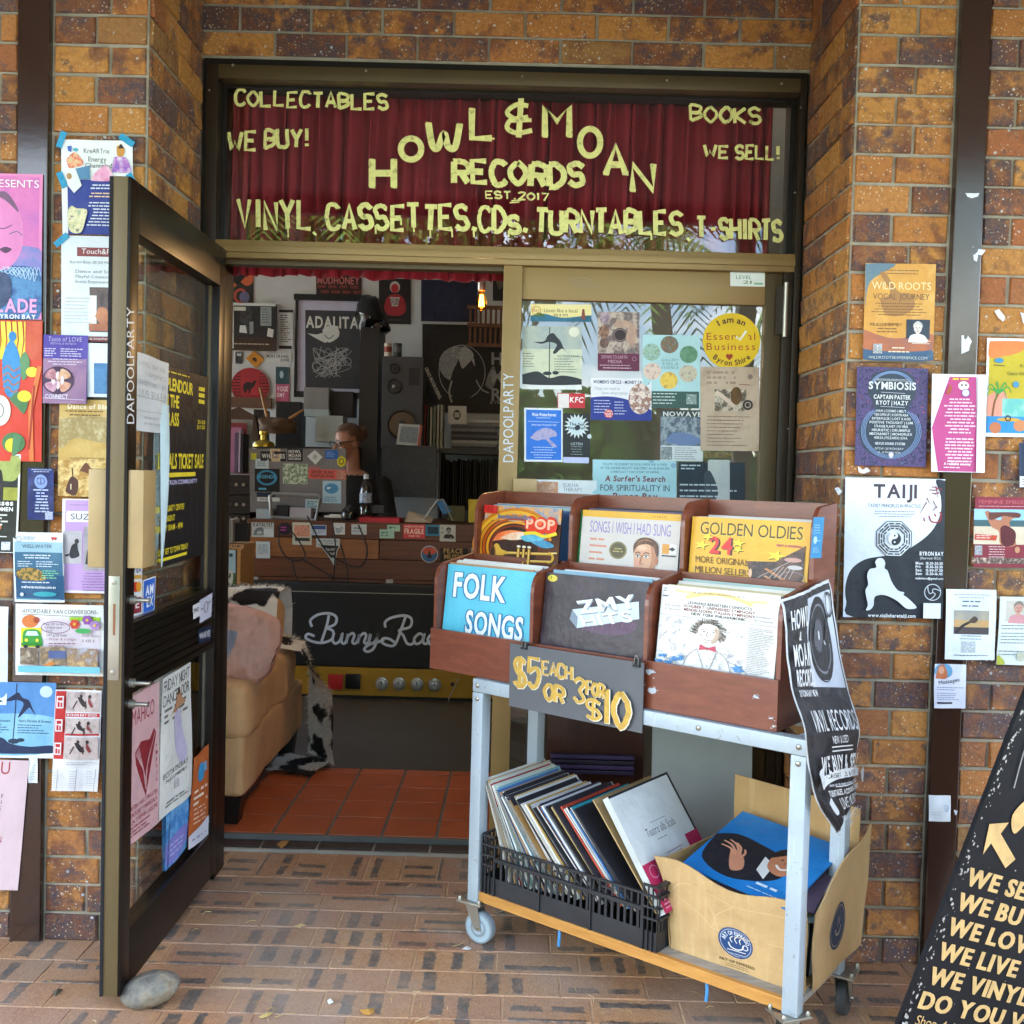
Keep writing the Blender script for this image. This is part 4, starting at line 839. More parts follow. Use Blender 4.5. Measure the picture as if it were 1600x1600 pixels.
for k, t_ in enumerate(('HAN | COSMO | MELT', 'TEKOFFKUF | KONTRABA', 'INTERPULSE | LOST KAOS', 'POSITIVE THOUGHT | LUM', 'STRANGE PLANET | VIS VIRES', 'HEURISTIC | DRUMSPLE', 'MECHANIST | MONOFLEX', 'HORZA | PIZZARRO | KIVA')): s.text(t_, 1393, 639+k*6, 3.7, '#cdd4d6', 46+(k*7) % 22, al='c', bold=1)
s.text('NEXUS SOUND SYSTEM', 1392, 690, 3.6, '#cdd4d6', 46, al='c', bold=1); s.text('NTSW | BYRON BAY', 1391, 698, 3.4, '#cdd4d6', 44, al='c'); s.text('12 - 14 MARCH 2024', 1391, 704, 3.2, '#cdd4d6', 34, al='c'); s.poly([(1390, 708), (1394, 704.5), (1398, 708), (1396, 714), (1392, 714)], '#d8d0e8')
s.build('poster', 'dark Symbiosis festival line up poster with pink flowers on the right wall', 'poster')
s = WS(WB-.002, 1456, 584, 1540, 737, '#e8e8ee', dx=-2, wav=.0025, eps=.0004)
s.poly([(1484, 588), (1524, 588), (1528, 736), (1466, 736), (1457, 668)], '#c04a88'); s.lines(1476, 622, 1526, 11, 5.2, 2, '#f2d8e6', True); s.lines(1474, 684, 1526, 9, 5, 2, '#f2d8e6', True); s.ell(1505, 602, 8, 7, '#f0ece8'); s.ell(1508, 613, 6, 6, '#d8d0f0'); s.ring(1508, 613, 6, 6, 1, '#5a3a80'); s.ell(1502, 601, 1.4, 1.8, '#3a2a30', 8); s.ell(1508, 601, 1.4, 1.8, '#3a2a30', 8); s.lines(1488, 590, 1524, 1, 4, 3, '#e8c848'); s.blob([(1478, 614), (1484, 600), (1487, 608), (1482, 616)], '#b05a40'); s.text('Available at any', 1474, 722, 4, '#f6e8f0', 44, bold=1); s.lines(1474, 729, 1520, 1, 4, 1.6, '#f2d8e6'); s.rect(1526, 586, 1539, 737, '#eceef4')
s.build('poster', 'magenta text poster with curled white edges on the right brown batten', 'poster')
s = WS(WA-.003, 1542, 528, 1680, 682, '#eaeef0', dx=-4); s.rect(1546, 533, 1680, 676, '#c8b428,#b8a420@6'); s.blob([(1546, 533), (1604, 533), (1596, 548), (1570, 556), (1546, 558)], '#d8783a,#e08848@9'); s.blob([(1545, 618), (1570, 610), (1580, 640), (1560, 656), (1545, 650)], '#e8a088,#e0907a@9'); s.rect(1568, 622, 1680, 650, '#d8e8f0,#70c0b0,#58a8c8@8'); s.rect(1544, 650, 1680, 676, '#2a88c8,#3898d0@8')
s.ell(1558, 668, 9, 9, '#c87a50'); s.ell(1596, 664, 10, 9, '#d08858'); s.ell(1578, 655, 18, 3, '#d8a840'); s.curve([(1553, 650), (1556, 628), (1562, 614)], 3, '#8a5a38')
for k in range(7): s.curve([(1562, 614), (1562+14*math.cos(k*.9), 604+8*math.sin(k*.9)), (1562+20*math.cos(k*.9), 614+12*math.sin(k*.9))], 3, '#3aa04a', taper=lambda t_: 1-.8*t_)
s.text('Gypsy Sally', 1574, 580, 5, '#5a6a20', 30, shear=.1); s.text('Rosie', 1594, 568, 5, '#5a6a20', shear=.1); s.ell(1561, 563, 7, 4, '#3a8ab8'); s.line([(1552, 570), (1570, 571)], 1, '#3a3a3a'); s.ring(1577, 653, 4, 4, 1.6, '#2a2a2a'); s.ell(1588, 600, 5, 5, '#4a90b8')
s.build('poster', 'bright tropical beach poster with palm and hot orange sky at the right edge', 'poster')
s = WS(WB-.002, 1321, 746, 1477, 964, '#dfe8f4', dx=-4, dy=3, wav=.0008)
s.blob([(1477, 748), (1477, 870), (1477, 964), (1338, 964), (1326, 940), (1324, 915), (1332, 890), (1352, 874), (1378, 868), (1405, 864), (1430, 850), (1456, 828), (1470, 800), (1470, 772), (1462, 748)], '#2b3038', 4)
s.text('TAIJI', 1365, 756, 20, '#4a3a44', 68, bold=1); s.text('- TAOIST PRINCIPLES IN PRACTICE -', 1353, 786, 5.4, '#4a4a52', 90); s.lines(1360, 797, 1438, 3, 4, 1, '#5a6068', True)
for x, y, l, a in ((1456, 758, 16, 10), (1452, 763, 20, 0), (1456, 768, 14, 0), (1448, 775, 10, 60), (1462, 756, 18, 80), (1466, 760, 9, 150), (1467, 766, 9, 150), (1448, 782, 20, 120), (1458, 780, 14, 60), (1464, 788, 10, 130)):
    s.line([(x, y), (x+l*math.cos(R(a)), y+l*math.sin(R(a)))], 1.5, '#8a3a44', lambda t_: 1.2-.7*t_)
s.curve([(1452, 803), (1456, 812), (1468, 812), (1471, 802)], 2.2, '#9a2a34'); s.line([(1444, 806), (1445, 812)], 2, '#9a2a34'); s.line([(1460, 800), (1463, 804)], 2, '#9a2a34'); s.line([(1468, 797), (1472, 801)], 2, '#9a2a34')
cx, cy = 1398, 840
oc = lambda r, o_=22.5: [(cx+r*math.cos(R(o_+45*k)), cy+r*math.sin(R(o_+45*k))) for k in range(8)]
s.poly(oc(30), '#2b3038'); s.poly(oc(28.6), '#e2eaf2')
for k in range(8):
    a = 45*k
    for q, rr in enumerate((25, 21, 17)):
        cut = (k*5+q*3+(k >> 1)) % 2; hw = rr*.36
        for u0, u1 in (((-hw, -1.2), (1.2, hw)) if cut else ((-hw, hw),)):
            s.line([(cx+rr*.95*math.cos(R(a))-u0*math.sin(R(a)), cy+rr*.95*math.sin(R(a))+u0*math.cos(R(a))), (cx+rr*.95*math.cos(R(a))-u1*math.sin(R(a)), cy+rr*.95*math.sin(R(a))+u1*math.cos(R(a)))], 2, '#2b3038')
s.ell(cx, cy, 10, 10, '#2b3038', 30); s.ell(cx, cy, 10, 10, '#e8eef4', 30, 90, 270); s.ell(cx, cy-5, 5, 5, '#e8eef4'); s.ell(cx, cy+5, 5, 5, '#2b3038'); s.ell(cx, cy-5, 1.6, 1.6, '#2b3038', 8); s.ell(cx, cy+5, 1.6, 1.6, '#e8eef4', 8)
s.blob([(1368, 877), (1372, 871), (1380, 871), (1384, 878), (1383, 886), (1388, 890), (1394, 906), (1404, 920), (1414, 923), (1413, 927), (1420, 932), (1434, 946), (1424, 949), (1416, 947), (1404, 937), (1388, 929), (1376, 928), (1368, 932), (1367, 944), (1362, 951), (1355, 952), (1358, 944), (1355, 930), (1354, 920), (1358, 912), (1356, 898), (1360, 888), (1370, 885)], '#e6ecf4', 3)
s.text('BYRON BAY', 1437, 859, 5.8, '#eef2f4', 37, bold=1); s.text('(Shearwater SRCA)', 1438, 867, 3.8, '#dfe4e8', 32)
for k, (a, b_) in enumerate((('Mon', '18.30-20.30'), ('Fri', '18.30-20.30'), ('Sat', '15.00-17.30'), ('Sun', '15.30-16.45'))): s.text(a+':', 1431, 875+k*5.4, 3.9, '#e8ecf0', bold=1); s.text(b_, 1447, 875+k*5.4, 3.9, '#e8ecf0', 26, bold=1)
s.text('niallohare@gmail.com', 1431, 899, 3, '#e8ecf0', 43, bold=1); s.ring(1458, 922, 12.5, 12.5, 1.4, '#c8d0d8')
for k in range(3): s.curve([(1458, 922), (1458+5*math.cos(k*2.1+.6), 922+5*math.sin(k*2.1+.6)), (1458+8*math.cos(k*2.1+1.5), 922+8*math.sin(k*2.1+1.5)), (1458+12*math.cos(k*2.1+1.9), 922+12*math.sin(k*2.1+1.9))], 1.4, '#c8d0d8')
s.rect(1444, 939, 1471, 963, '#e4eae8', 2); s.text('www.nialloharetaiji.com', 1358, 957, 5.2, '#eef2f4', 74, bold=1)
s.build('poster', 'white and black TAIJI poster with a white crouching figure on the right wall', 'poster')
s = WS(WA, 1524, 776, 1660, 886, '#8a2c3c', dx=-4, dy=2); s.text('FEMININE EMBODIMENT', 1530, 781, 5.4, '#c0606a', 100); s.lines(1530, 790, 1650, 1, 3, 1, '#d8a0a8'); s.rect(1523, 795, 1660, 822, '#8ac0e0,#a8d0e8@8'); s.rect(1523, 812, 1660, 823, '#4a6a70,#3a5a60@12'); s.rect(1523, 822, 1660, 850, '#e0d0b8,#d0bfa4@12'); s.blob([(1539, 800), (1545, 798), (1556, 810), (1566, 812), (1576, 806), (1588, 804), (1592, 806), (1578, 816), (1590, 850), (1566, 850), (1562, 830), (1550, 822)], '#b8785a'); s.blob([(1564, 824), (1572, 820), (1588, 830), (1586, 850), (1568, 850)], '#5a1a24'); s.blob([(1545, 800), (1590, 800), (1592, 808), (1568, 806), (1548, 812)], '#6a3a30'); s.ell(1570, 811, 5, 6, '#b8785a')
s.poly([(1525, 834), (1560, 836), (1558, 844), (1524, 843)], '#c84a30'); s.lines(1527, 836, 1556, 2, 3.4, 1.3, '#f0d8d0'); s.rect(1525, 852, 1537, 867, '#d8d8d8,#7a7a80,#f0f0f0@200'); s.lines(1544, 853, 1576, 5, 4, 1.2, '#e8c8cc', True); s.rect(1521, 871, 1660, 880, '#c8b8a8,#4a2a28,#e0c8b0@60'); s.ell(1592, 858, 4, 5, '#c8906a')
s.build('flyer', 'red flyer with a woman on a beach at the right edge of the photo', 'flyer')
s = WS(WB-.004, 1478, 920, 1556, 1030, '#e8f0f4', dx=-2, wav=.002); s.lines(1488, 928, 1548, 2, 4.5, 1.1, '#8a98a4', True); s.lines(1502, 938, 1534, 2, 7, 2, '#5a6a7c', True); s.rect(1491, 953, 1545, 990, '#e8b868,#c8a878,#e0a050@9'); s.rect(1491, 953, 1545, 968, '#8a9098,#c8b898@9'); s.rect(1491, 979, 1545, 990, '#4a4448,#5a5050@10'); s.curve([(1494, 988), (1504, 978), (1514, 972), (1524, 966)], 5, '#3a3030', taper=lambda t_: 1-.4*t_); s.blob([(1512, 972), (1522, 962), (1528, 966), (1524, 972)], '#5a4840')
s.lines(1496, 992, 1540, 2, 4.5, 1.1, '#6a7a88', True); s.rect(1504, 1001, 1524, 1018, '#dce4e6,#a8b4b8,#eef4f4@150'); s.lines(1488, 1022, 1548, 1, 3, 1.2, '#6a7a88', True)
s.build('flyer', 'white flyer with a sunset hand photo stuck across the right batten', 'flyer')
s = WS(WA-.002, 1562, 932, 1660, 1038, '#e2eae8', dx=-6, wav=.003); s.rect(1572, 938, 1660, 970, '#b8c8b0,#d8c8c0@12'); s.portrait(1592, 949, 8, '#d8a090', '#8a8478', '#d89aa0'); s.lines(1566, 976, 1650, 2, 5, 1.1, '#5a6a70'); s.lines(1566, 988, 1650, 4, 5, 1, '#5a6a70'); s.lines(1564, 1016, 1650, 2, 5, 1, '#5a6a70'); s.blob([(1558, 1024), (1566, 1024), (1574, 1036), (1558, 1038)], '#b8c048'); s.ell(1598, 1024, 6, 7, '#c8c8b0')
s.build('flyer', 'white flyer with a green corner and a small portrait at the right edge', 'flyer')
s = WS(WB-.001, 1460, 1037, 1509, 1106, '#e2e6f6', dx=-1, wav=.002); s.ell(1474, 1048, 14, 12, '#5a9ac8,#7ab0d0@20'); s.blob([(1462, 1060), (1466, 1042), (1474, 1038), (1480, 1050), (1478, 1060)], '#c87850'); s.ell(1471, 1047, 4.5, 6, '#e0a888'); s.text('Massages', 1466, 1064, 6, '#3a3438', 32, shear=.15, rot=-12); s.lines(1464, 1073, 1506, 2, 3.4, 1, '#7a80a0'); s.lines(1464, 1082, 1506, 4, 3.2, 1, '#8a90b0'); s.rect(1464, 1096, 1488, 1099, '#4a4458')
s.build('flyer', 'small pale flyer headed Massages on the right brown batten', 'flyer')
s = WS(WB, 1451, 1242, 1485, 1283, '#e2ecf6', wav=.002); s.ell(1478, 1262, 4, 6, '#8aa0c0,#e2ecf6@150'); s.lines(1454, 1268, 1474, 2, 4, 1, '#b8c4d4'); s.build('paper_square', 'small blank white paper square low on the right brown batten', 'paper scrap')
s = WS(WA-.002, 1592, 692, 1660, 762, '#2a3a5a', dx=0); s.rect(1595, 694, 1660, 744, '#26344e,#1c2840@9'); s.rect(1593, 744, 1660, 761, '#dfe4ea'); s.lines(1597, 748, 1640, 3, 4, 1.3, '#5a6470'); s.build('flyer', 'navy and white flyer edge just below the tropical beach poster', 'flyer')
for k, (x, y, pts, on) in enumerate(((1508, 302, [(0, 0), (22, 0), (20, 5), (10, 8), (3, 5)], 1), (1520, 385, [(0, 0), (8, 4), (20, 6), (14, 14), (8, 13), (6, 24), (1, 22)], 1), (1502, 524, [(0, 0), (10, 0), (18, 12), (12, 24), (0, 29)], 1), (1553, 483, [(0, 3), (8, 0), (17, 12), (14, 20), (7, 14)], 0), (1594, 488, [(0, 0), (10, 3), (10, 20), (4, 16)], 0), (1490, 1265, [(0, 0), (6, 2), (4, 9), (1, 7)], 1), (1322, 765, [(-18, -2), (-12, -4), (-6, 3), (-12, 9)], 0), (1340, 728, [(0, 0), (8, 6), (14, 2), (20, 8), (10, 12), (2, 10)], 0))):
    q = [(x+a, y+b_) for a, b_ in pts]; bb = bbox(q)
    s = Sheet(wallq((WB if on else WA)+.004, (bb[0], bb[1]), (bb[2], bb[1]), (bb[2], bb[3]), (bb[0], bb[3])), bb, None, wav=.001); s.poly(q, '#dfe4ec')
    s.build('paper_scrap', 'torn scrap of white paper left stuck on the right %s' % ('brown batten' if on else 'bricks'), 'paper scrap', 'torn white paper scraps on the right wall')
# --- fixed glass door
GY = .0285
s = WS(GY, 829, 475, 924, 502, '#e8d888', dy=1, wav=.0003); s.rect(829, 475, 924, 502, '#ecdc90,#e8e0b0@6'); s.blob([(829, 493), (850, 490), (880, 496), (924, 492), (924, 502), (829, 502)], '#3a7a98,#2a5a70@20'); s.blob([(832, 494), (842, 488), (852, 494)], '#4a6a3a'); s.text('Listen like a local', 850, 482, 5.6, '#4a4a30', 52); s.text('99.9 FM', 865, 490, 4.6, '#4a4a30', 22); s.ring(838, 485, 7, 6, 1, '#c89a40'); s.text('Bay', 832, 482, 5, '#c87a40', shear=.15); s.poly([(908, 498), (910, 482), (913, 482), (915, 498)], '#8a4a40')
s.build('sticker', 'long yellow radio sticker reading Listen like a local on the fixed door glass', 'sticker')
s = WS(GY, 816, 509, 909, 608, '#e0e6e2', dy=1, wav=.0015); s.rect(816, 509, 909, 600, '#7a8a98,#a8b4b0,#c8ccae@5'); s.rect(816, 545, 909, 592, '#b8c8b8,#d0d4b8,#9ab0ac@6'); s.blob([(816, 585), (840, 580), (858, 590), (880, 586), (909, 592), (909, 600), (816, 600)], '#2c3236'); s.line([(859, 511), (858, 598)], 1.5, '#30363a')
s.blob([(833, 534), (850, 533), (856, 524), (864, 520), (870, 526), (876, 533), (880, 542), (885, 550), (878, 544), (868, 552), (864, 550), (870, 538), (858, 534), (846, 537)], '#30343a'); s.ell(897, 518, 8.5, 7.5, '#dfe0cc'); s.ell(855, 583, 7, 3, '#2c3236'); s.ell(868, 582, 5, 3, '#2c3236'); s.lines(817, 552, 836, 6, 4, .9, '#3a4448'); s.text("Hen's Parties & Events", 871, 554, 3.2, '#3a4448', 34); s.lines(866, 560, 906, 6, 4, .9, '#3a4448')
s.build('poster', 'grey poster of a pole dancer silhouette on the fixed door glass', 'poster')
s = WS(GY, 934, 487, 999, 579, '#7a5a5c', dy=1, wav=.001); s.rect(934, 487, 999, 552, '#a09088,#6a5a5c,#c8b8a8,#4a3a3e@25'); s.ell(969, 523, 12, 11, '#3a2a2c'); s.ring(969, 523, 10, 9, 2, '#7a6a68'); s.blob([(958, 508), (966, 500), (984, 502), (994, 512), (990, 540), (978, 530), (980, 512), (964, 512)], '#c8a890,#a8887a@30'); s.ell(945, 496, 8, 9, '#c8b0b8,#6a5a70@60'); s.ell(944, 518, 8, 10, '#b88a70,#3a2a2a@60'); s.ell(944, 536, 7, 8, '#8a6a60,#3a2a2a@60'); s.rect(934, 552, 999, 579, '#6a2a48'); s.text('DOWN TO EARTH', 940, 555, 5, '#c8a0b0', 40); s.text('MEDIA', 950, 562, 5, '#c8a0b0', 22); s.lines(937, 570, 990, 1, 3, 1, '#d8b8c8'); s.lines(942, 574, 994, 1, 3, 1.3, '#d8b8c8'); s.ring(991, 560, 3, 3, .6, '#b88aa0')
s.build('flyer', 'maroon flyer with a photographer and camera on the fixed door glass', 'flyer')
s = WS(GY, 1004, 523, 1094, 637, '#b4dce0', dy=1, wav=.001); s.rect(1004, 611, 1092, 637, '#3a5a54')
for cx_, cy_, c in ((1046, 538, '#5a9098,#8a6a48,#3a6a78@60'), (1018, 550, '#6a8a60,#a8c8b8,#4a6a78@60'), (1076, 553, '#4a7a58,#78a888@60'), (1019, 580, '#c8a8a0,#e8d0c0,#8a7a80@60'), (1045, 594, '#e0b030,#f0d060,#a86a38@30'), (1075, 583, '#b8a890,#d0c8b0,#7a6a70@60')): s.ell(cx_, cy_, 14, 13.5, c)
for k, t_ in enumerate(('GALLERY', 'YOLA', 'ESSENCE')): s.text(t_, 1047, 560+k*6, 4, '#5a8a90', 26, al='c', sp=.3)
s.lines(1020, 614, 1068, 4, 5, 1.6, '#c8dcd8'); s.rect(1072, 615, 1088, 631, '#c8d8d4,#5a7a74,#e0ece8@160')
s.build('flyer', 'pale turquoise flyer with six round pictures on the fixed door glass', 'flyer')
s = Sheet(wallq(GY, (1097, 488), (1189, 488), (1189, 578), (1097, 578)), (1097, 488, 1189, 578), None, wav=.0002); s.ell(1143, 533, 45, 44, '#ecc81c', 48)
s.text('I am an', 1143, 495, 9, '#5a3a20', 46, al='c', bold=1, arc=42); s.text('Essential', 1142, 520, 11, '#b04a20', 76, al='c', sp=.16); s.text('Business', 1142, 536, 11, '#b04a20', 76, al='c', sp=.2); s.line([(1150, 526), (1156, 531), (1166, 517)], 3.4, '#f4f0e4'); s.text('Byron Shire', 1143, 563, 8, '#5a3a20', 60, al='c', bold=1, arc=-40)
s.ell(1137, 556, 3, 3, '#a83a20', 10); s.ell(1142, 556, 3, 3, '#a83a20', 10); s.poly([(1134, 557.5), (1145, 557.5), (1139.5, 563)], '#a83a20')
s.build('sticker', 'round yellow sticker reading I am an Essential Business Byron Shire', 'sticker')
s = WS(GY, 923, 590, 1018, 656, '#e8e8ec', dy=1.5, wav=.001); s.text("WOMEN'S CIRCLE - MONEY SAVVY", 927, 594, 4.8, '#2a3a6a', 88, bold=1); s.text('Things you need to', 928, 604, 4.6, '#8a98a8', 40, shear=.2); s.text('know about money', 940, 611, 4.6, '#8a98a8', 40, shear=.2); s.blob([(923, 621), (950, 619), (982, 624), (1018, 640), (1018, 656), (923, 656)], '#2a3a90'); s.ell(1000, 622, 18, 24, '#d8b8a0,#f0e0d8,#8a5a48,#e8c8b0@50'); s.lines(928, 625, 955, 5, 4.6, 1.2, '#c8d0ec'); s.lines(960, 627, 980, 5, 4.6, 1.2, '#c8d0ec'); s.ell(951, 646, 7, 7, '#d03a34'); s.text('TWO', 951, 641, 2.8, '#f8e8e4', al='c', bold=1); s.text('WEEKS', 951, 645, 2.6, '#f8e8e4', al='c', bold=1); s.text('FREE', 951, 648.5, 2.6, '#f8e8e4', al='c', bold=1)
s.build('flyer', 'white and blue womens circle flyer in the middle of the fixed door glass', 'flyer')
s = WS(GY, 871, 614, 914, 637, '#c43038', dy=1, wav=.0003); s.rect(872, 615, 889, 637, '#e8e0dc'); s.text('KFC', 890, 620, 8, '#f4eeee', 21, bold=1, shear=.12)
s.build('sticker', 'small red and white sticker with the letters KFC on the fixed door glass', 'sticker')
s = WS(GY, 819, 637, 879, 721, '#e4eaf0', dy=1, wav=.001); s.rect(822, 640, 877, 718, '#2468c8,#2a74d4,#1e5cb4@5'); s.text('Whale Wisdom Retreat', 850, 645, 4.6, '#e8f0f8', 38, al='c', bold=1); s.lines(832, 652, 866, 1, 3, .9, '#c8dcf0', True); s.line([(825, 658), (874, 659)], .6, '#c8dcf0'); s.text('Broken Head 7-9 September 2024', 850, 662, 2.6, '#e8f0f8', 38, al='c'); s.blob([(828, 684), (838, 674), (852, 668), (866, 672), (870, 680), (858, 684), (866, 692), (870, 698), (862, 696), (852, 686), (840, 688)], '#8a90c0,#b0a8c8,#6a80b8@40'); s.lines(828, 698, 870, 5, 4, .9, '#c8dcf0', True)
s.build('flyer', 'blue whale flyer with a white border on the fixed door glass', 'flyer')
s = WS(GY+.0005, 880, 646, 924, 724, None, dy=1, wav=.0005); s.rect(880, 646, 922, 714, '#23282a'); s.poly([(901+(20 if k % 2 == 0 else 13)*math.cos(k*math.pi/18), 665+(20 if k % 2 == 0 else 13)*math.sin(k*math.pi/18)) for k in range(36)], '#d4e0e0'); s.ell(901, 665, 12, 12, '#c4d8de'); s.text('The Sun', 901, 660, 4.4, '#2a3a48', al='c', bold=1); s.text('Emporium', 901, 666, 4, '#2a3a48', al='c', bold=1); s.text('LISTEN', 901, 691, 4, '#b8c4c8', 18, al='c'); s.lines(890, 697, 912, 4, 4, .9, '#8a989c', True); s.ell(921, 681, 3.5, 3.5, '#c8d4d8'); s.rect(880, 714, 920, 723, '#c0c8ec')
s.build('flyer', 'black flyer with a white sunburst badge on the fixed door glass', 'flyer')
s = WS(GY, 1032, 640, 1098, 720, '#5a6468', dy=1, wav=.001); s.rect(1032, 640, 1098, 650, '#39403e'); s.text('NOWAVE', 1036, 643, 7, '#d8dcd8', 60, bold=1); s.rect(1032, 651, 1098, 696, '#7a8a98,#4a5a68,#9aa8b0,#3a444c@30'); s.blob([(1040, 690), (1052, 676), (1080, 678), (1096, 690), (1070, 696)], '#6a80a8'); s.rect(1032, 696, 1098, 720, '#d4dcdc'); s.rect(1033, 698, 1050, 718, '#c8d0d0,#5a6a6a,#e4eaea@150'); s.lines(1054, 699, 1094, 6, 3.4, 1, '#6a7478')
s.build('flyer', 'grey NOWAVE concert flyer on the fixed door glass', 'flyer')
s = WS(GY, 1094, 573, 1186, 704, '#b8a48e', dy=1, wav=.003); s.rect(1094, 573, 1185, 704, '#bca890,#c8b49c,#a8947e@8'); s.lines(1104, 580, 1160, 3, 8, 3.6, '#a08a78'); s.ell(1172, 588, 4, 4, '#8a7a70'); s.rect(1116, 608, 1166, 642, '#a89880,#d8ccb8,#5a5244,#8a7a58@30'); s.ell(1150, 618, 9, 14, '#7a5a30,#4a3a24@30'); s.curve([(1118, 612), (1132, 622), (1146, 634)], 6, '#e0cdb8'); s.ell(1168, 632, 8, 8, '#3a322c'); s.ring(1168, 632, 4, 4, 1, '#c8bca8'); s.line([(1154, 600), (1172, 601)], 1, '#8a3a34'); s.lines(1104, 650, 1172, 9, 5.6, 1.1, '#8a7662')
s.build('poster', 'faded tan wrinkled poster below the yellow round sticker', 'poster')
s = WS(GY-.001, 926, 718, 1057, 790, '#a8d4dc', dy=1.5, wav=.001); s.text('FOLLOW THE JOURNEY OF LOCAL SURFER AND AUTHOR', 992, 723, 3.6, '#3a5a68', 100, al='c'); s.text('OF THE AWARD BEAUTY AND SPIRIT AS HE SEARCHES', 992, 729, 3.6, '#3a5a68', 108, al='c'); s.text('A SPIRITUALITY THAT IS PART OF SURFING', 992, 735, 3.4, '#3a5a68', 76, al='c'); s.text("A Surfer's Search", 992, 743, 8.4, '#7a3a40', 94, al='c', bold=1, shear=.12); s.text('FOR SPIRITUALITY IN', 992, 757, 9.5, '#4a4a58', 108, al='c'); s.text('Byron Bay', 992, 770, 9, '#7a3a40', 70, al='c', bold=1, shear=.12); s.ell(1018, 719, 4, 4, '#8ab0c8'); s.ell(1052, 726, 4, 4, '#8ab0c8')
s.build('poster', 'pale blue book poster about a surfers search right behind the record bins', 'poster')
s = WS(GY, 836, 749, 932, 790, '#e0e8ea', dy=2, wav=.001); s.rect(838, 752, 872, 790, '#e8dcd0,#c89068,#f0e8e0@20'); s.text('SUKHA', 880, 754, 5.5, '#8a98a0', 24); s.text('THERAPY', 880, 761, 5.5, '#8a98a0', 30)
s.build('flyer', 'white therapy flyer low on the fixed door glass behind the bins', 'flyer')
s = WS(GY, 1060, 722, 1164, 790, '#26333c', dy=1, wav=.001); s.rect(1060, 722, 1100, 790, '#2a3a46,#1c2a34@20'); s.lines(1064, 726, 1098, 2, 5, 2, '#b8c8d0'); s.text('SHOM', 1100, 706, 9, '#a88a58', 44); s.rect(1106, 718, 1140, 782, '#c8d0cc,#a8b4b4@9'); s.blob([(1100, 740), (1110, 736), (1122, 768), (1112, 786), (1102, 780)], '#3a4650'); s.lines(1062, 756, 1160, 3, 9, 2.4, '#b8c8cc')
s.build('poster', 'dark poster with a white panel low on the fixed door glass', 'poster')
# --- open door leaf
s = DS([(208, 548), (262, 568), (258, 678), (208, 672)], (0, 0, 100, 100), '#c8ccd0', .004, wav=.004); s.text('PLEASE PULL', 93, 46, 10, '#a0a4a8', -86)
for k, y_ in enumerate((10, 22, 34)): s.text(('WE ARE OPEN', 'OPEN', 'AIR CONDITIONED')[k], 90, y_, 6, '#aeb2b6', (-80, -50, -84)[k])
s.line([(6, 56), (94, 55)], .8, '#a8acb0'); s.line([(6, 74), (94, 73)], .8, '#a8acb0'); s.lines(30, 80, 80, 2, 8, 3, '#b4b8bc')
s.build('paper_sheet', 'crumpled white sheet with faint mirrored writing taped inside the open door', 'paper sheet')
s = DS([(258, 571), (325, 590), (317, 866), (254, 886)], (258, 570, 325, 886), '#17181d', .001, wav=.001); YP = '#e0cc34'
s.text('SPLENDOUR', 256, 588, 19, YP, 44, bold=1, sp=.02); s.text('IN THE', 256, 614, 19, YP, 22, bold=1, sp=.02); s.text('GRASS', 256, 642, 20, YP, 22, bold=1, sp=.02); s.lines(258, 577, 300, 1, 4, 2, YP)
for k in range(3): s.rect(309, 590+k*11, 319, 597+k*11, YP)
s.text('21-23', 308, 648, 6, YP, 13, bold=1); s.text('JULY 2023', 307, 657, 6, YP, 14, bold=1); s.text('LOCALS TICKET SALE', 249, 708, 23, YP, 71, bold=1, sp=.02); s.rect(259, 738, 306, 745, YP); s.text('BYRON COMMUNITY', 259, 750, 7, '#b8b4d8', 50, bold=1); s.text('BYRON COMMUNITY CENTRE', 240, 790, 9, YP, 48, bold=1); s.text('69 JONSON ST', 256, 806, 9, YP, 18, bold=1); s.text('SATURDAY 10AM - 4PM', 240, 821, 9, YP, 46, bold=1); s.text("CAN'T GET TO TOWN TODAY?", 250, 858, 9, YP, 46, bold=1); s.rect(252, 872, 294, 877, YP)
s.build('poster', 'black and yellow ticket sale poster on the upper glass of the open door', 'poster')
fm_q = dq(DX-.02, (246, 640), (262, 640), (256, 700), (250, 890))
def _curl(u, v):
    a = PX(246+(1-v)*2+v*4, 575+v*312, DX-.02); b_ = PX(263-v*v*11, 579+v*305, DX-.02); p = a.lerp(b_, u); return p+Vector((.014*math.sin(u*math.pi)*math.sin(max(.01, v)*math.pi)+.003, 0, 0)), Vector((1, 0, 0))
s = Sheet(None, (0, 0, 10, 100), None, fmap=_curl, sub=10); s.rect(0, 18, 10, 100, '#b9cdd2', 10); s.build('curled_paper', 'pale blue curled sheet edge beside the black ticket sale poster', 'paper sheet')
s = DS([(206, 880), (222, 880), (222, 960), (206, 964)], (0, 0, 10, 40), '#d8dce0', .001, wav=.0002); s.text('VISA', 1, 2, 5, '#2a3a80', 8, bold=1); s.rect(.5, 9, 9.5, 12, '#c89a40'); s.ell(3.6, 18, 2.6, 4, '#d03a2a'); s.ell(6.4, 18, 2.6, 4, '#e09a30'); s.rect(.6, 13, 9.4, 23, None) if 0 else None; s.rect(.8, 26, 9, 38, '#8a2a3a'); s.text('E', 3, 28, 6, '#e8dcdc', bold=1)
s.build('sticker', 'strip of card payment stickers on the open door beside the lock', 'sticker')
s = DS([(224, 907), (243, 900), (241, 953), (223, 960)], (0, 0, 10, 20), '#dfe6f0', .001, wav=.0002); s.rect(.4, .6, 9.6, 19.4, '#2a62c4'); s.text('AM', 2, 4, 5.6, '#f0f4f8', 6.4, bold=1); s.text('EX', 3, 11, 5.6, '#f0f4f8', 5.6, bold=1)
s.build('sticker', 'blue and white AM EX sticker on the open door glass', 'sticker')
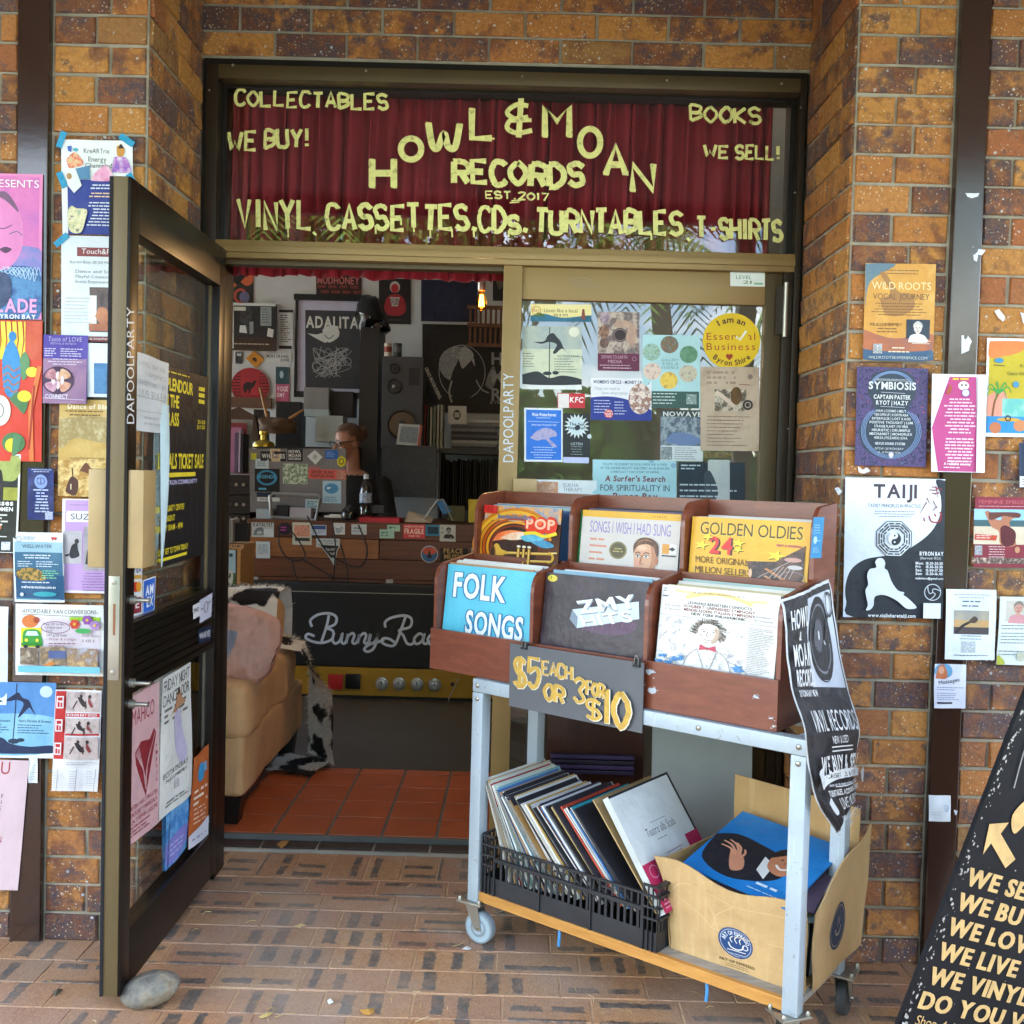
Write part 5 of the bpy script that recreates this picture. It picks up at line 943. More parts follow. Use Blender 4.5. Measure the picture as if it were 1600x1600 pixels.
s = DS([(301, 946), (312, 941), (312, 962), (302, 968)], (0, 0, 10, 20), '#e0e2e6', .027, wav=.0002); s.text('PHO', 1.5, 6, 6, '#2a2a30', 7, bold=1); s.build('sticker', 'small white sticker reading PHO on the black middle rail', 'sticker')
s = DS([(312, 938), (332, 926), (330, 963), (312, 974)], (0, 0, 10, 20), '#c8cce0', .0275, wav=.0002); s.ring(5, 9, 1.6, 4.5, .6, '#6a6a7a'); s.rect(1, 8, 2.6, 9.4, '#6a6a7a'); s.rect(7, 6, 8.6, 7.4, '#6a6a7a'); s.build('sticker', 'pale lilac sticker with a small figure on the black middle rail', 'sticker')
s = DS([(309, 984), (330, 977), (330, 1000), (310, 1006)], (0, 0, 20, 10), '#1a2a44', .027, wav=.0002); s.text('WHARVES', 2, 3, 4, '#d8dce4', 16, bold=1); s.build('sticker', 'navy sticker reading WHARVES on the black middle rail', 'sticker')
s = DS([(197, 1094), (249, 1064), (247, 1285), (190, 1332)], (190, 1080, 249, 1310), '#cba4a8', .004, wav=.001); RD = '#8a2a34'
s.text('MAHiCO', 200, 1103, 24, RD, 40, bold=0); s.poly([(206, 1170), (216, 1158), (232, 1164), (240, 1150), (244, 1160), (226, 1250), (208, 1190)], RD)
for k in range(4): s.line([(207+k*1.6, 1172-k*2), (221+k*1.4, 1205+k*6), (226, 1240)], .9, '#cba4a8'); s.line([(242-k*1.6, 1158+k*4), (229-k, 1195+k*5), (226, 1240)], .9, '#cba4a8')
for k, ch in enumerate('GRANDE'): s.text(ch, 198, 1178+k*11, 5, RD, 2.6)
for k, ch in enumerate('FIESTA'): s.text(ch, 242, 1178+k*11, 5, RD, 2.6)
for k, t_ in enumerate(('MARTEN VAN STRAATEN', 'MONTOSE Y MARGALA', 'OLLA Y KENIA LASONE')): s.text(t_, 196, 1250+k*11, 7, RD, 48)
s.lines(196, 1284, 240, 3, 6, 1.6, RD); s.build('poster', 'dusty pink MAHiCO poster on the lower glass of the open door', 'poster')
s = DS([(251, 1061), (298, 1034), (296, 1240), (247, 1284)], (250, 1050, 298, 1265), '#d9dcd8', .006, wav=.004); DK = '#2c2c30'
s.text('FRIDAY NIGHT', 252, 1056, 17, DK, 44, sp=.03); s.text('DANCEFLOOR', 252, 1078, 17, DK, 44, sp=.03); s.lines(254, 1100, 294, 3, 9, 4, '#6a6660'); s.blob([(272, 1092), (278, 1082), (282, 1096), (290, 1108), (280, 1108), (276, 1116), (266, 1112), (258, 1122), (270, 1102)], '#b88a68'); s.blob([(268, 1116), (278, 1112), (284, 1150), (290, 1190), (280, 1200), (270, 1160)], '#b0acd0,#c8c4dc@20'); s.ell(276, 1084, 2, 5, '#4a3a34'); s.text('ECSTATICBAY', 254, 1198, 8, DK, 36, sp=.2); s.text('MULLUMBIMBY', 258, 1210, 5, DK, 30); s.rect(271, 1220, 277, 1234, '#8a8a8a,#d0d0d0,#4a4a4a@200'); s.lines(254, 1246, 292, 2, 5, 2, '#7a7a78', True)
s.build('poster', 'white Friday Night Dancefloor poster on the lower glass of the open door', 'poster')
s = DS([(258, 1262), (297, 1243), (294, 1320), (257, 1362)], (0, 0, 40, 100), '#4a90d0', .002, wav=.002); s.rect(0, 0, 40, 100, '#4a98d8,#3a78c0,#6ab0e0,#8a80c8@22'); s.blob([(0, 60), (38, 50), (30, 90), (2, 95)], '#8a78c8,#7a88d0@30'); s.line([(4, 100), (6, 30)], 2, '#2a4a80'); s.lines(8, 66, 30, 3, 8, 2, '#c8c8e8'); s.build('poster', 'blue and violet poster at the bottom of the open door glass', 'poster')
s = DS([(299, 1184), (327, 1160), (329, 1302), (293, 1328)], (0, 0, 30, 120), '#c06a34', .009, wav=.004); s.rect(0, 0, 30, 120, '#c46c36,#b86030,#cc7a44@12'); s.ell(14, 28, 5, 12, '#3a98d0'); s.rect(18, 18, 23, 30, '#7aa8d0'); s.lines(5, 48, 24, 3, 8, 3.4, '#f0dccc'); s.lines(6, 72, 24, 4, 6, 1.8, '#e8cdb8'); s.blob([(0, 104), (14, 98), (30, 92), (30, 120), (0, 120)], '#d8dcea'); s.lines(4, 110, 26, 1, 5, 2, '#6a78b0')
s.build('poster', 'orange poster with a blue dot peeling at the hinge side of the open door', 'poster')
# ================================================================== record cart in front of the fixed door
A0 = Vector((-.248, -.273, .80)); U_ = Vector((.791, -.612, 0)); V_ = Vector((.612, .791, 0)); Z_ = Vector((0, 0, 1))
def BL(u, v, w): return A0+U_*u+V_*v+Z_*w
T4 = lambda p: BL(p.x, p.y, p.z)     # box corners given in cart coordinates
cart = empty('record_cart', BL(.7, .13, -.8), 'pale grey steel trolley with wooden shelf and casters carrying records', 'trolley')
b = MB()
def tube4(u0, v0, w0, u1, v1, w1): b.box(u0, v0, w0, u1, v1, w1, PALE, .004, T4)
u0, u1, v0, v1 = .19, 1.225, -.03, .29; q = .04
for (a, c) in ((u0, v0), (u1-q, v0), (u0, v1-q), (u1-q, v1-q)): tube4(a, c, -.672, a+q, c+q, -.041)
tube4(u0, v0, -.0405, u1, v0+q, -.0005); tube4(u0, v1-q, -.0405, u1, v1, -.0005); tube4(u0+.001, v0+q, -.0405, u0+q, v1-q, -.001); tube4(u1-q, v0+q, -.0405, u1-.001, v1-q, -.001)
for uu, ww in ((.21, -.02), (.21, -.06), (1.205, -.02), (1.205, -.06), (.62, -.02), (.94, -.02)): b.lathe([(.007, 0), (.007, .002), (.004, .004)], BL(uu, v0-.0002, ww), STEEL, 10, -V_)
b.build('frame', cart, True)
b = MB(); b.box(u0+.0405, v0+.006, -.668, u1-.0405, v0+.022, -.638, SHELFW, .001, T4); b.build('shelf_edge', cart)
b = MB(); b.box(u0+.005, v0+.0405, -.656, u1-.005, v1, -.64, SHELFTOP, 0, T4); b.box(u0+.0405, v0+.0225, -.66, u1-.0405, v0+.0403, -.6395, SHELFTOP, 0, T4); b.build('shelf', cart)
b = MB(); RUB = simple('grey_rubber', '#8a969c', .6, var=.08); RUBD = simple('dark_rubber', '#3a3a3a', .7)
def caster(uc, vc, yaw, rub, nm='caster'):
    c0 = BL(uc, vc, 0); p = Vector((c0.x, c0.y, .128)); d = Vector((math.cos(yaw), math.sin(yaw), 0)); sd_ = Vector((-d.y, d.x, 0)); r = .0485
    b = MB()
    def tb(pt): return p+d*pt.x+sd_*pt.y+Z_*pt.z
    b.box(-.042, -.036, -.006, .042, .036, .0, STEEL, .001, tb); b.lathe([(.02, -.012), (.022, -.006)], p, STEEL, 14)
    for k in (-1, 1):
        b.prism([tb(Vector((-.022, k*.016, -.012))), tb(Vector((.022, k*.016, -.012))), tb(Vector((.038, k*.016, -.086))), tb(Vector((.014, k*.016, -.086)))], sd_*(k*.0025), STEEL)
        for j in (-1, 1): b.lathe([(.006, 0), (.006, .007), (.003, .012)], tb(Vector((j*.034, k*.028, 0))), STEEL, 8)
    o = b.build(nm, cart, True)
    b = MB(); c = tb(Vector((.024, 0, -.0795)))
    b.lathe([(r-.007, -.0135), (r-.002, -.012), (r, -.006), (r, .006), (r-.002, .012), (r-.007, .0135)], c, rub[0], 32, sd_)
    for k in (-1, 1): b.lathe([(r-.0075, 0), (r-.0075, .0015), (.02, .0012), (.018, .004), (.007, .0045)], c+sd_*(k*.0122), rub[1], 24, sd_*k)
    b.lathe([(.004, -.024), (.004, .024)], c, STEEL, 8, sd_)
    b.build('wheel', o, True)
HUB = simple('pale_hub', '#a8bcc4', .5)
caster(u0+.012, v0+.02, R(-30), (RUB, HUB)); caster(u1-.028, v0+.02, R(200), (RUB, HUB)); caster(u0+.02, v1-.02, R(75), (RUBD, RUBD)); caster(u1-.005, v1-.0, R(60), (RUBD, RUBD))
b = MB()
for uu in (.52, .98): b.tube([BL(uu, -.015, -.668), BL(uu+.004, -.02, -.69), BL(uu+.002, -.02, -.715)], .0045, C('#4a90c8'), 8)
b.build('blue_tie', cart)
# ---- stepped record bin
SV1, SV2, LT, PT = .185, .335, 1.14, .012
rb = empty('record_bin', BL(.57, .16, 0), 'red brown two tier wooden record bin on top of the steel trolley', 'record bin')
def prof():
    f = [(0, 0), (0, .27)]
    f += [(.05-.05*math.cos(R(a)), .27+.062*math.sin(R(a))) for a in range(15, 91, 15)]
    f += [(SV1-.005, .353), (SV1, .36), (SV1, .475)]
    f += [(SV1+.05-.05*math.cos(R(a)), .475+.072*math.sin(R(a))) for a in range(15, 91, 15)]
    return f+[(SV2, .556), (SV2, 0)]
PF = prof()
for i in range(4):
    uu = (0, .374, .754, LT-PT)[i]; b = MB(); b.prism([BL(uu, v, w_) for v, w_ in PF], U_*PT, WOODBIN); b.build('side_panel' if i in (0, 3) else 'divider', rb)
b = MB(); b.box(-.0005, -.0125, .001, LT+.0005, -.0005, .127, WOODBIN, .001, T4); b.build('front_board', rb)
b = MB()
for i in range(3):
    a0, a1 = ((PT, .374), (.374+PT, .754), (.754+PT, LT-PT))[i]
    b.box(a0+.0005, SV1-.012, .0, a1-.0005, SV1-.001, .352, WOODBIN, 0, T4)
b.build('middle_board', rb)
b = MB()
for i in range(3):
    a0, a1 = ((PT, .374), (.374+PT, .754), (.754+PT, LT-PT))[i]
    b.box(a0+.0005, SV2-.012, .0, a1-.0005, SV2-.0005, .554, WOODBIN, 0, T4); b.box(a0+.0006, .0005, .0005, a1-.0006, SV1-.0125, .01, WOODBIN, 0, T4); b.box(a0+.0006, SV1-.0005, .18, a1-.0006, SV2-.0125, .19, WOODBIN, 0, T4)
b.build('base_board', rb)
def bq(off, *pts):   # pixels on the front face of the bin
    return [PP(px, py, BL(0, off, 0), V_) for px, py in pts]
s = Sheet(bq(-.0128, (1000, 1040), (1215, 1080), (1225, 1145), (1000, 1110)), (1000, 1040, 1225, 1145), None, wav=0); rn = random.Random(2)
for cx_, cy_, r in ((1018, 1050, 9), (1021, 1092, 8), (1190, 1064, 5), (1006, 1080, 3), (1211, 1112, 3), (1212, 1132, 4)):
    s.blob([(cx_+r*rn.uniform(.4, 1.2)*math.cos(k*.9), cy_+r*rn.uniform(.4, 1.2)*math.sin(k*.9)) for k in range(7)], '#c4c4c0,#a8b4c0@90')
    for k in range(5): s.ell(cx_+rn.uniform(-1.5, 1.5)*r, cy_+rn.uniform(-1.5, 1.5)*r, rn.uniform(.6, 1.6), rn.uniform(.6, 1.4), '#c8ccd0', 7)
s.build('paint_splash', parent=rb)
s = Sheet([PP(px, py, BL(LT+.0008, 0, 0), U_) for px, py in ((1271, 808), (1288, 808), (1283, 872), (1266, 872))], (0, 0, 20, 64), '#3a90c4', wav=.0002)
for k in range(4): s.lines(3, 12+k*4, 17, 1, 3, 1.2, '#a8d0e8')
s.ell(6, 36, 3.4, 6, '#b8dcec'); s.line([(9, 37), (15, 37)], 1, '#b8dcec'); s.lines(3, 48, 17, 3, 3, 1, '#a8d0e8'); s.build('sticker', 'bright blue sticker on the outer side panel', parent=rb)
# ---- price board with two clips
pb_ = empty('price_sign', BL(.44, -.02, .0), 'grey price board with gold hand painted five dollars each on the record bin', 'sign')
qd = bq(-.036, (797, 1005), (1006, 1036), (1003, 1146), (795, 1103))
b = MB(); n_ = -V_; b.prism([p+V_*.004 for p in qd], V_*-.0035, simple('grey_chalkboard', '#5c5e62', .6, var=.08)); b.build('board', pb_)
s = Sheet([p+V_*.0003 for p in qd], (795, 1005, 1006, 1110), None, wav=0, eps=.0002)
GO, GW = simple('gold_paint', '#c9a244', .45, .1, var=.2, vs=60), '#e8dfc8'
def gold(t, x0, y0, x1, y1, w_, sl=0, sd=1):
    for c, ww, o_ in ((GW, w_*1.2, .8), (GO, w_, 0)): s.hand(t, x0+o_, y0+o_, x1+o_, y1+o_, ww, c, sl, .05, seed=sd, sp=.34)
gold('$5', 804, 1026, 845, 1074, 6.2, -5, 4); gold('EACH', 851, 1025, 899, 1046, 3.9, 2, 2); gold('OR', 857, 1060, 887, 1086, 5.6, 2, 3); gold('3', 904, 1043, 920, 1080, 5.2, 0, 4); gold('FOR', 924, 1045, 950, 1066, 3.9, 2, 5); gold('$', 926, 1072, 946, 1102, 4.6, 0, 6); gold('10', 952, 1052, 988, 1105, 7, 1, 7)
s.build('lettering', parent=pb_)
for px, py in ((815, 1006), (990, 1033)):
    p = PP(px, py, BL(0, -.0385, 0), V_); b = MB(); tb = lambda v, p=p: p+U_*v.x+V_*v.y+Z_*v.z
    b.prism([tb(Vector(q_)) for q_ in ((-.0, -.006, -.014), (0, .016, -.014), (0, .005, .006))], U_*.02, BLACKP)
    for k in (.004, .016): b.tube([tb(Vector((k, -.004, -.008))), tb(Vector((k+.002, -.006, .008))), tb(Vector((.01, -.006, .018))), ], .0011, STEEL, 6)
    b.build('binder_clip', pb_)
# ---- records
SW = .315
def sleeve(u, v, w_, wd, ht, lean, th, col_, draw=None, label=None, group=None, tw=0):
    """record standing in the bin, front face turned to -V, leaning back"""
    sl, cl = math.sin(R(lean)), math.cos(R(lean)); up = V_*sl+Z_*cl; nn = (V_*-cl+Z_*sl); rt = (U_+V_*tw).normalized()
    o_ = BL(u, v, w_)
    s = Sheet([o_+up*ht-nn*-.0004, o_+up*ht+rt*wd+nn*.0004, o_+rt*wd+nn*.0004, o_+nn*.0004], (0, 0, 100, 161), None, wav=0, eps=.00012, rough=.35)
    s.mb.prism([o_, o_+rt*wd, o_+rt*wd+up*ht, o_+up*ht], -nn*th, C(col_, .5))
    if draw:
        s.rect(0, 0, 100, 161, col_); draw(s)
    return s.build('record_sleeve', label, 'record', group)
def dim(t, s, x, y, h, w_=None, c1='#1a6a9a', c0='#eef2ee', **k):
    s.text(t, x, y, h, c1, w_, bold=1, **k); s.text(t, x+.6, y+.2, h*.98, c0, (w_-1.2) if w_ else None, **k)
def outl(s, t, x, y, h, w_, c1, c0, d=1.1):
    for dx, dy in ((-d, 0), (d, 0), (0, -d), (0, d), (-d, -d), (d, d), (d, -d), (-d, d)): s.text(t, x+dx, y+dy, h, c1, w_, bold=1)
    s.text(t, x, y, h, c0, w_, bold=1)
def c_folk(s): outl(s, 'FOLK', 9, 13, 37, 60, '#2a7aa8', '#eef2f0', 1.3); outl(s, 'SONGS', 27, 71, 34, 64, '#2a7aa8', '#eef2f0', 1.3); s.ring(50, 50, 46, 46, .35, '#7ad4ea')
def c_zmy(s):
    s.rect(0, 0, 100, 161, '#33262b,#41333a,#281e24,#4a3a40@9'); s.ell(62, 62, 30, 18, '#5a3a58,#4a3048@12')
    for k in range(6): s.line([(44+k*9, 66-k*2), (40+k*9, 88-k*2)], 1.6, '#6a4458', lambda t_: 1-t_)
    s.poly([(30, 50), (92, 28), (94, 52), (36, 76), (28, 64)], '#c8d4dc'); s.poly([(30, 50), (36, 60), (36, 76), (28, 64)], '#7a8a98')
    s.text('ZMY', 33, 40, 17, '#8a98a4', 58, rot=-19, bold=1); s.text('ZMY', 32, 38.4, 17, '#e4ecf0', 58, rot=-19, bold=1); s.text('HITS', 38, 60, 14, '#4a4450', 50, rot=-19, bold=1); s.text('HITS', 37.4, 59, 14, '#dfe4d8', 50, rot=-19, bold=1)
    s.ell(7, 8, 5, 5, '#d8c840'); s.text('?', 5, 5, 5, '#4a4420')
def c_bern(s):
    s.poly([(12, 4), (30, 6), (30, 10), (12, 8)], '#e4cc90'); s.poly([(72, 10), (90, 8), (90, 12), (72, 14)], '#e4cc90'); s.curve([(22, 14), (36, 8), (50, 6), (64, 9), (78, 16)], 5, '#e0c480'); s.text('THE BEST OF GREAT PERFORMANCES LIBRARY', 50, 5.4, 2, '#5a4a2a', 46, al='c')
    for k, (t_, c) in enumerate((('LEONARD BERNSTEIN CONDUCTS', '#2c2624'), ('SCHUBERT: UNFINISHED SYMPHONY', '#7a2c24'), ('MENDELSSOHN: ITALIAN SYMPHONY', '#7a2c24'), ('NEW YORK PHILHARMONIC', '#2c2624'))): s.text(t_, 51, 19+k*4.8, 3.5, c, (54, 60, 60, 46)[k], al='c', bold=1)
    s.rect(1, 2, 7, 16, '#e0e0dc'); s.lines(2, 4, 6, 2, 3, 1, '#2a2a2a'); s.rect(1.4, 14, 6.6, 15.4, '#2a2a2a')
    for x, y, a, b_ in ((4, 25, 'Grand', 'Classic'), (80, 28, 'Definitive', 'Performance')): s.text(a, x, y, 3, '#8a8a90', shear=.3, w=13); s.text(b_, x, y+5, 3, '#8a8a90', shear=.3, w=15)
    s.line([(1, 40), (99, 40)], .4, '#5a5a60'); rn = random.Random(4); s.ki = .03
    for k in range(120):
        x, y = rn.uniform(3, 74), rn.uniform(43, 112)
        if 30 < x < 58 and y < 84: continue
        s.curve([(x+rn.uniform(-4, 4), y+rn.uniform(-4, 4)) for _ in range(4)], .3, '#a8a8b4')
    for k in range(130):   # loose pencilled hair
        a = rn.uniform(150, 395); r0, r1 = rn.uniform(8, 11), rn.uniform(11, 16); q = lambda r, a_: (44+r*math.cos(R(a_))*1.05, 57+r*math.sin(R(a_))*1.15)
        if 60 < a % 360 < 120: continue
        s.curve([q(r0, a), q((r0+r1)/2, a+6), q(r1, a+rn.uniform(4, 22))], .55, rn.choice(['#4a4038', '#6a5c50', '#2e2824', '#8a7a6a']))
    s.ki = .6
    s.blob([(36, 52), (40, 47), (48, 47), (53, 52), (53, 64), (49, 71), (45, 74), (40, 70), (36, 63)], '#e8e0d4'); s.blob([(49, 50), (53, 53), (53, 64), (49, 71), (47, 70), (50, 60)], '#c0a890')
    for p in ([(38, 55), (40, 54), (43, 55)], [(46, 55), (49, 54), (51, 55)], [(44, 56), (43, 62), (45.5, 63)], [(41, 67), (44.5, 68), (48, 66.5)], [(37, 60), (39, 63)], [(42, 71), (46, 71)]): s.curve(p, .6, '#5a4a40')
    s.ell(40.6, 56.8, 1, .7, '#3a302a', 8); s.ell(48.8, 56.6, 1, .7, '#3a302a', 8)
    s.poly([(38, 74), (44.5, 78), (51, 74), (52, 82), (44.5, 79.6), (37.5, 82)], '#c23a54'); s.line([(44.5, 77), (44.5, 81)], 1, '#8a2a3c')
    for p in ([(22, 120), (28, 92), (36, 80)], [(68, 120), (62, 92), (53, 80)], [(36, 82), (42, 104), (44, 120)], [(53, 82), (48, 104), (46, 120)], [(28, 92), (14, 96), (6, 108)], [(62, 92), (74, 98), (82, 112)]): s.curve(p, .55, '#7a7a84')
    s.ki = .05
    for x, y in ((6, 96), (16, 98), (72, 102), (4, 104), (66, 108), (22, 96), (70, 98), (12, 104)):
        for k in range(7): s.curve([(x+rn.uniform(-4, 4), y+rn.uniform(-3, 3)) for _ in range(3)], 1, '#3a8ac8')
    s.lines(77, 45, 98, 32, 2.2, .7, '#9a9aa4')
def c_pop(s):
    s.rect(0, 0, 100, 161, '#2a1a12,#5a3018,#3a2014@6'); s.rect(0, 0, 100, 24, '#c8783a,#e0a860,#7a9ab8,#d86a30@22')
    for k, (r, c) in enumerate(((56, '#c87a1c'), (52, '#e8b028'), (47, '#d88a20'), (42, '#b85014'), (37, '#e89a28'), (32, '#7a2c10'))): s.ring(44, 66, r, r*1.1, 4.6-.3*k, c, 40, 20+k*9, 330+k*6)
    s.ell(44, 66, 30, 33, '#24120c,#3a1c10,#180c08@14')
    for pts, c in (([(14, 58), (22, 44), (40, 38), (62, 42), (48, 50), (30, 54)], '#e86428,#f0a060@30'), ([(24, 52), (40, 42), (60, 40), (78, 44), (58, 50), (40, 54)], '#f0e0c8,#e8a070@30'), ([(50, 48), (66, 40), (88, 42), (74, 52), (58, 54)], '#3aa0c4,#8ad0e0@30'), ([(64, 54), (82, 50), (94, 58), (80, 62)], '#2a70a0,#6ab8d0@30')): s.blob(pts, c)
    G1, G2, G3 = '#d8a83a', '#f4dc90', '#7a4c14'
    s.blob([(12, 82), (17, 64), (22, 62), (27, 70), (36, 73), (36, 77), (26, 80), (20, 90), (15, 92)], G1); s.ell(15.5, 78, 4, 13, G3, 20); s.ell(15, 78, 2.6, 11, '#3a2008', 20)
    for y, w_ in ((74, 3.4), (86, 3)): s.line([(32, y+1), (60, y-1), (92, y-4)], w_+1.2, G3); s.line([(32, y+1), (60, y-1), (92, y-4)], w_, G1); s.line([(32, y), (60, y-2), (92, y-5)], .8, G2)
    s.ring(88, 76, 6, 7.5, 3, G1, 20, -90, 90); s.ring(34, 81, 5, 6.5, 3, G1, 20, 90, 270)
    for k in range(3): x = 50+k*7; s.rect(x-2.2, 66, x+2.2, 94, G3); s.rect(x-1.6, 66, x+1, 94, G1); s.rect(x-.4, 67, x+.2, 93, G2); s.ell(x, 63, 2.6, 2, '#e8e0c8', 12)
    s.line([(92, 69), (99, 68)], 2.2, G2)
    for cx_, dx in ((64, 0), (77, 1), (89, 0)): s.ell(cx_, 27+dx, 8, 14, '#e03a20'); s.ell(cx_-2, 22+dx, 3, 5, '#f07048')
    s.curve([(56, 42), (70, 40), (82, 44), (97, 38)], 5, '#e8d030'); s.text('POP', 58, 18, 15, '#f8c0a0', 36, bold=1); s.text('Brass Band World Plays', 20, 14, 6, '#2a6aa0', 44, bold=1)
    s.rect(0, 0, 18, 13, '#d02a24'); s.text('1/2', 5, 3, 7, '#7a1414', 8)
def c_wish(s):
    s.rect(0, 0, 100, 161, '#c8c0b8,#d0c8c0,#beb6b0@6'); s.rect(0, 0, 100, 10, '#e0ac2c'); s.text('SONGS I WISH I HAD SUNG', 9, 16, 17, '#8a7ab8', 82); s.text('STEREO', 72, 4, 2.6, '#6a5a30', 14, sp=.3)
    s.lines(10, 42, 30, 4, 10, 3, '#d08a70')
    s.ell(40, 58, 9, 13, '#5a5030'); s.ring(40, 58, 8, 11.5, .6, '#a89850'); s.lines(34, 55, 46, 2, 4, 1.6, '#b8a860', True); s.rect(84, 44, 91, 58, '#d89838'); s.rect(91, 44, 98, 58, '#e4e4dc'); s.line([(84, 61), (98, 61)], 2, '#2a2a2a'); s.poly([(90, 51), (94, 48), (97, 51), (94, 54)], '#2a2a2a')
    s.blob([(44, 135), (50, 112), (60, 102), (70, 108), (84, 104), (99, 118), (100, 140)], '#4a3c28,#3a3020,#54462e@40'); s.poly([(60, 102), (66, 99), (76, 102), (74, 130), (66, 130)], '#e4e0d8'); s.poly([(66, 106), (71, 106), (73, 130), (66, 130)], '#5a4a68')
    s.blob([(62, 92), (74, 92), (75, 104), (68, 109), (62, 102)], '#b87f60')
    s.blob([(57, 70), (57, 56), (62, 46), (70, 43), (77, 49), (79, 62), (78, 78), (74, 90), (68, 96), (62, 91), (58, 82)], '#d8a482'); s.blob([(72, 44), (78, 52), (79.5, 64), (78, 80), (73, 91), (68, 96), (71, 86), (74, 74), (74, 58)], '#bb8260'); s.ell(64, 52, 5, 4, '#e6bc9c'); s.ell(61.5, 75, 3, 5, '#dd9a80'); s.ell(79.5, 70, 1.6, 6, '#b87858')
    s.blob([(56.5, 62), (56, 48), (62, 38), (72, 37), (80, 46), (80.5, 64), (78, 58), (76, 50), (69, 46), (62, 48), (58, 54)], '#6a4028,#4e2e1c,#8a5a38@50'); s.curve([(60, 43), (67, 40), (74, 42)], .8, '#a87850')
    for x, w_ in ((60.8, 2.6), (69.4, 3)): s.curve([(x-w_, 60.5), (x, 58.5), (x+w_, 60)], 1.3, '#5a3826'); s.ell(x, 64.4, w_*.85, 2, '#efe4d8', 14); s.ell(x, 64.4, 1.1, 1.7, '#3e4e5e', 10); s.curve([(x-w_, 63.6), (x, 61.8), (x+w_, 63.4)], .8, '#4a2e20')
    s.curve([(65.4, 62), (63.6, 74), (66.6, 76)], 1, '#a86e50'); s.ell(65.5, 75.5, 1.8, 1.6, '#c88c6c', 10); s.blob([(60.5, 83), (65, 81.5), (71, 82.5), (66, 87)], '#b0604e'); s.line([(60.5, 83.4), (71, 83)], .7, '#7a3a30'); s.curve([(62, 91), (66, 92), (70, 90)], .7, '#b07a5a')
def star(s, x, y, r, c, o=0): s.poly([(x+(r if k % 2 == 0 else r*.42)*math.sin(k*math.pi/5+o), y-(r if k % 2 == 0 else r*.42)*math.cos(k*math.pi/5+o)) for k in range(10)], c)
def c_gold(s):
    s.text('GOLDEN OLDIES', 9, 8, 17, '#d8b840', 86, bold=1); s.text('GOLDEN OLDIES', 8, 7, 17, '#3a2a10', 86); s.text('24', 18.6, 29, 22, '#3a1414', 20, bold=1); s.text('24', 17, 28, 22, '#d83028', 20, bold=1)
    for x, y, r, o in ((10, 40, 7, .2), (15, 28, 5, .5), (42, 34, 6, .1), (42, 43, 5, .6), (74, 48, 8, .3), (44, 90, 6, .2)): star(s, x+.6, y+1, r, '#3a2a10', o); star(s, x, y, r, '#e8d838', o)
    s.text('MORE ORIGINAL', 6, 56, 9, '#5a3a1a', 46, shear=-.05); s.text('MILLION SELLERS', 6, 70, 9, '#5a3a1a', 48); s.text('FIRST & ORIGINAL', 74, 32, 3, '#a8286a', 20, bold=1); s.lines(6, 83, 34, 5, 3.4, 1.4, '#8a5a1a')
    s.poly([(50, 58), (74, 56), (97, 32), (97, 72), (93, 100), (44, 100), (56, 84)], '#3a2c30,#6a4a3c,#2a2428,#a87858@14'); s.curve([(48, 98), (60, 80), (74, 66), (90, 50)], .7, '#b8a8a0'); s.line([(66, 66), (96, 92)], 3, '#b87a50'); s.line([(66, 76), (90, 98)], 2.4, '#c88a60'); s.ell(88, 52, 7, 3, '#c8988a'); s.ell(90, 62, 6, 3, '#c8c0c0'); s.ell(54, 74, 1.5, 6, '#e8b890'); s.ring(88, 76, 10, 8, .5, '#a8a0a8')
    for k in range(5): s.line([(78+k*3, 62), (70+k*4, 78)], .5, '#d0c0b8')
PAL = ['#e4e2da', '#d8d4c8', '#e8e6e0', '#c8d4d8', '#d0c4a8', '#8ab0c4', '#3a3c44', '#b03a34', '#5a7aa8', '#c8b888', '#e0dcd0', '#6a5a70', '#a8c0b8', '#2a2c32', '#d8e0e4', '#b08a68']
rn = random.Random(21)
def bin_stack(u, v, w_, n, names, lean=6, wd=.33, pal=PAL):
    for k in range(n):
        sleeve(u+rn.uniform(-.004, .012), v+.006+k*.0085, w_+rn.uniform(-.004, .012), wd+rn.uniform(-.012, .004), SW-.004+rn.uniform(-.006, .006), lean+rn.uniform(-.6, .6), .004, rn.choice(pal), None, names, names)
front = .014
sleeve(.017, .012, front, .345, .312, 6, .004, '#5cc4de', c_folk, 'bright cyan Folk Songs record at the front of the lower left bin')
sleeve(.392, .014, front, .345, .316, 7, .004, '#3a2c38', c_zmy, 'dark purple record with silver block letters in the lower middle bin')
sleeve(.778, .012, front, .335, .314, 7, .004, '#e8e6de', c_bern, 'white symphony record with a sketched conductor in the lower right bin')
bin_stack(.02, .014, front, 12, 'records packed behind the cyan Folk Songs record'); bin_stack(.396, .016, front, 11, 'records packed behind the dark purple record'); bin_stack(.782, .016, front, 12, 'records packed behind the white symphony record')
rear = .192
sleeve(.022, SV1+.002, rear, .335, .318, 5, .004, '#3a2014', c_pop, 'orange and brown brass band record in the upper left bin', tw=-.12)
sleeve(.40, SV1+.008, rear, .332, .318, 5, .004, '#c8c0b8', c_wish, 'grey record with a man portrait and yellow band in the upper middle bin', tw=.02)
sleeve(.772, SV1+.006, rear, .345, .315, 5, .004, '#e4ac2c', c_gold, 'yellow Golden Oldies record in the upper right bin')
sleeve(.385, SV1+.014, rear, .32, .316, 6, .004, '#2e8a4a', lambda s: s.rect(0, 0, 100, 161, '#2e9a50,#1a6a34,#3aa860@60'), 'green patterned record sticking out left of the grey portrait record')
bin_stack(.03, SV1+.012, rear, 10, 'records packed behind the orange brass band record', 5); bin_stack(.40, SV1+.018, rear, 7, 'records packed behind the grey portrait record', 5); bin_stack(.782, SV1+.012, rear, 8, 'records packed behind the yellow Golden Oldies record', 5)
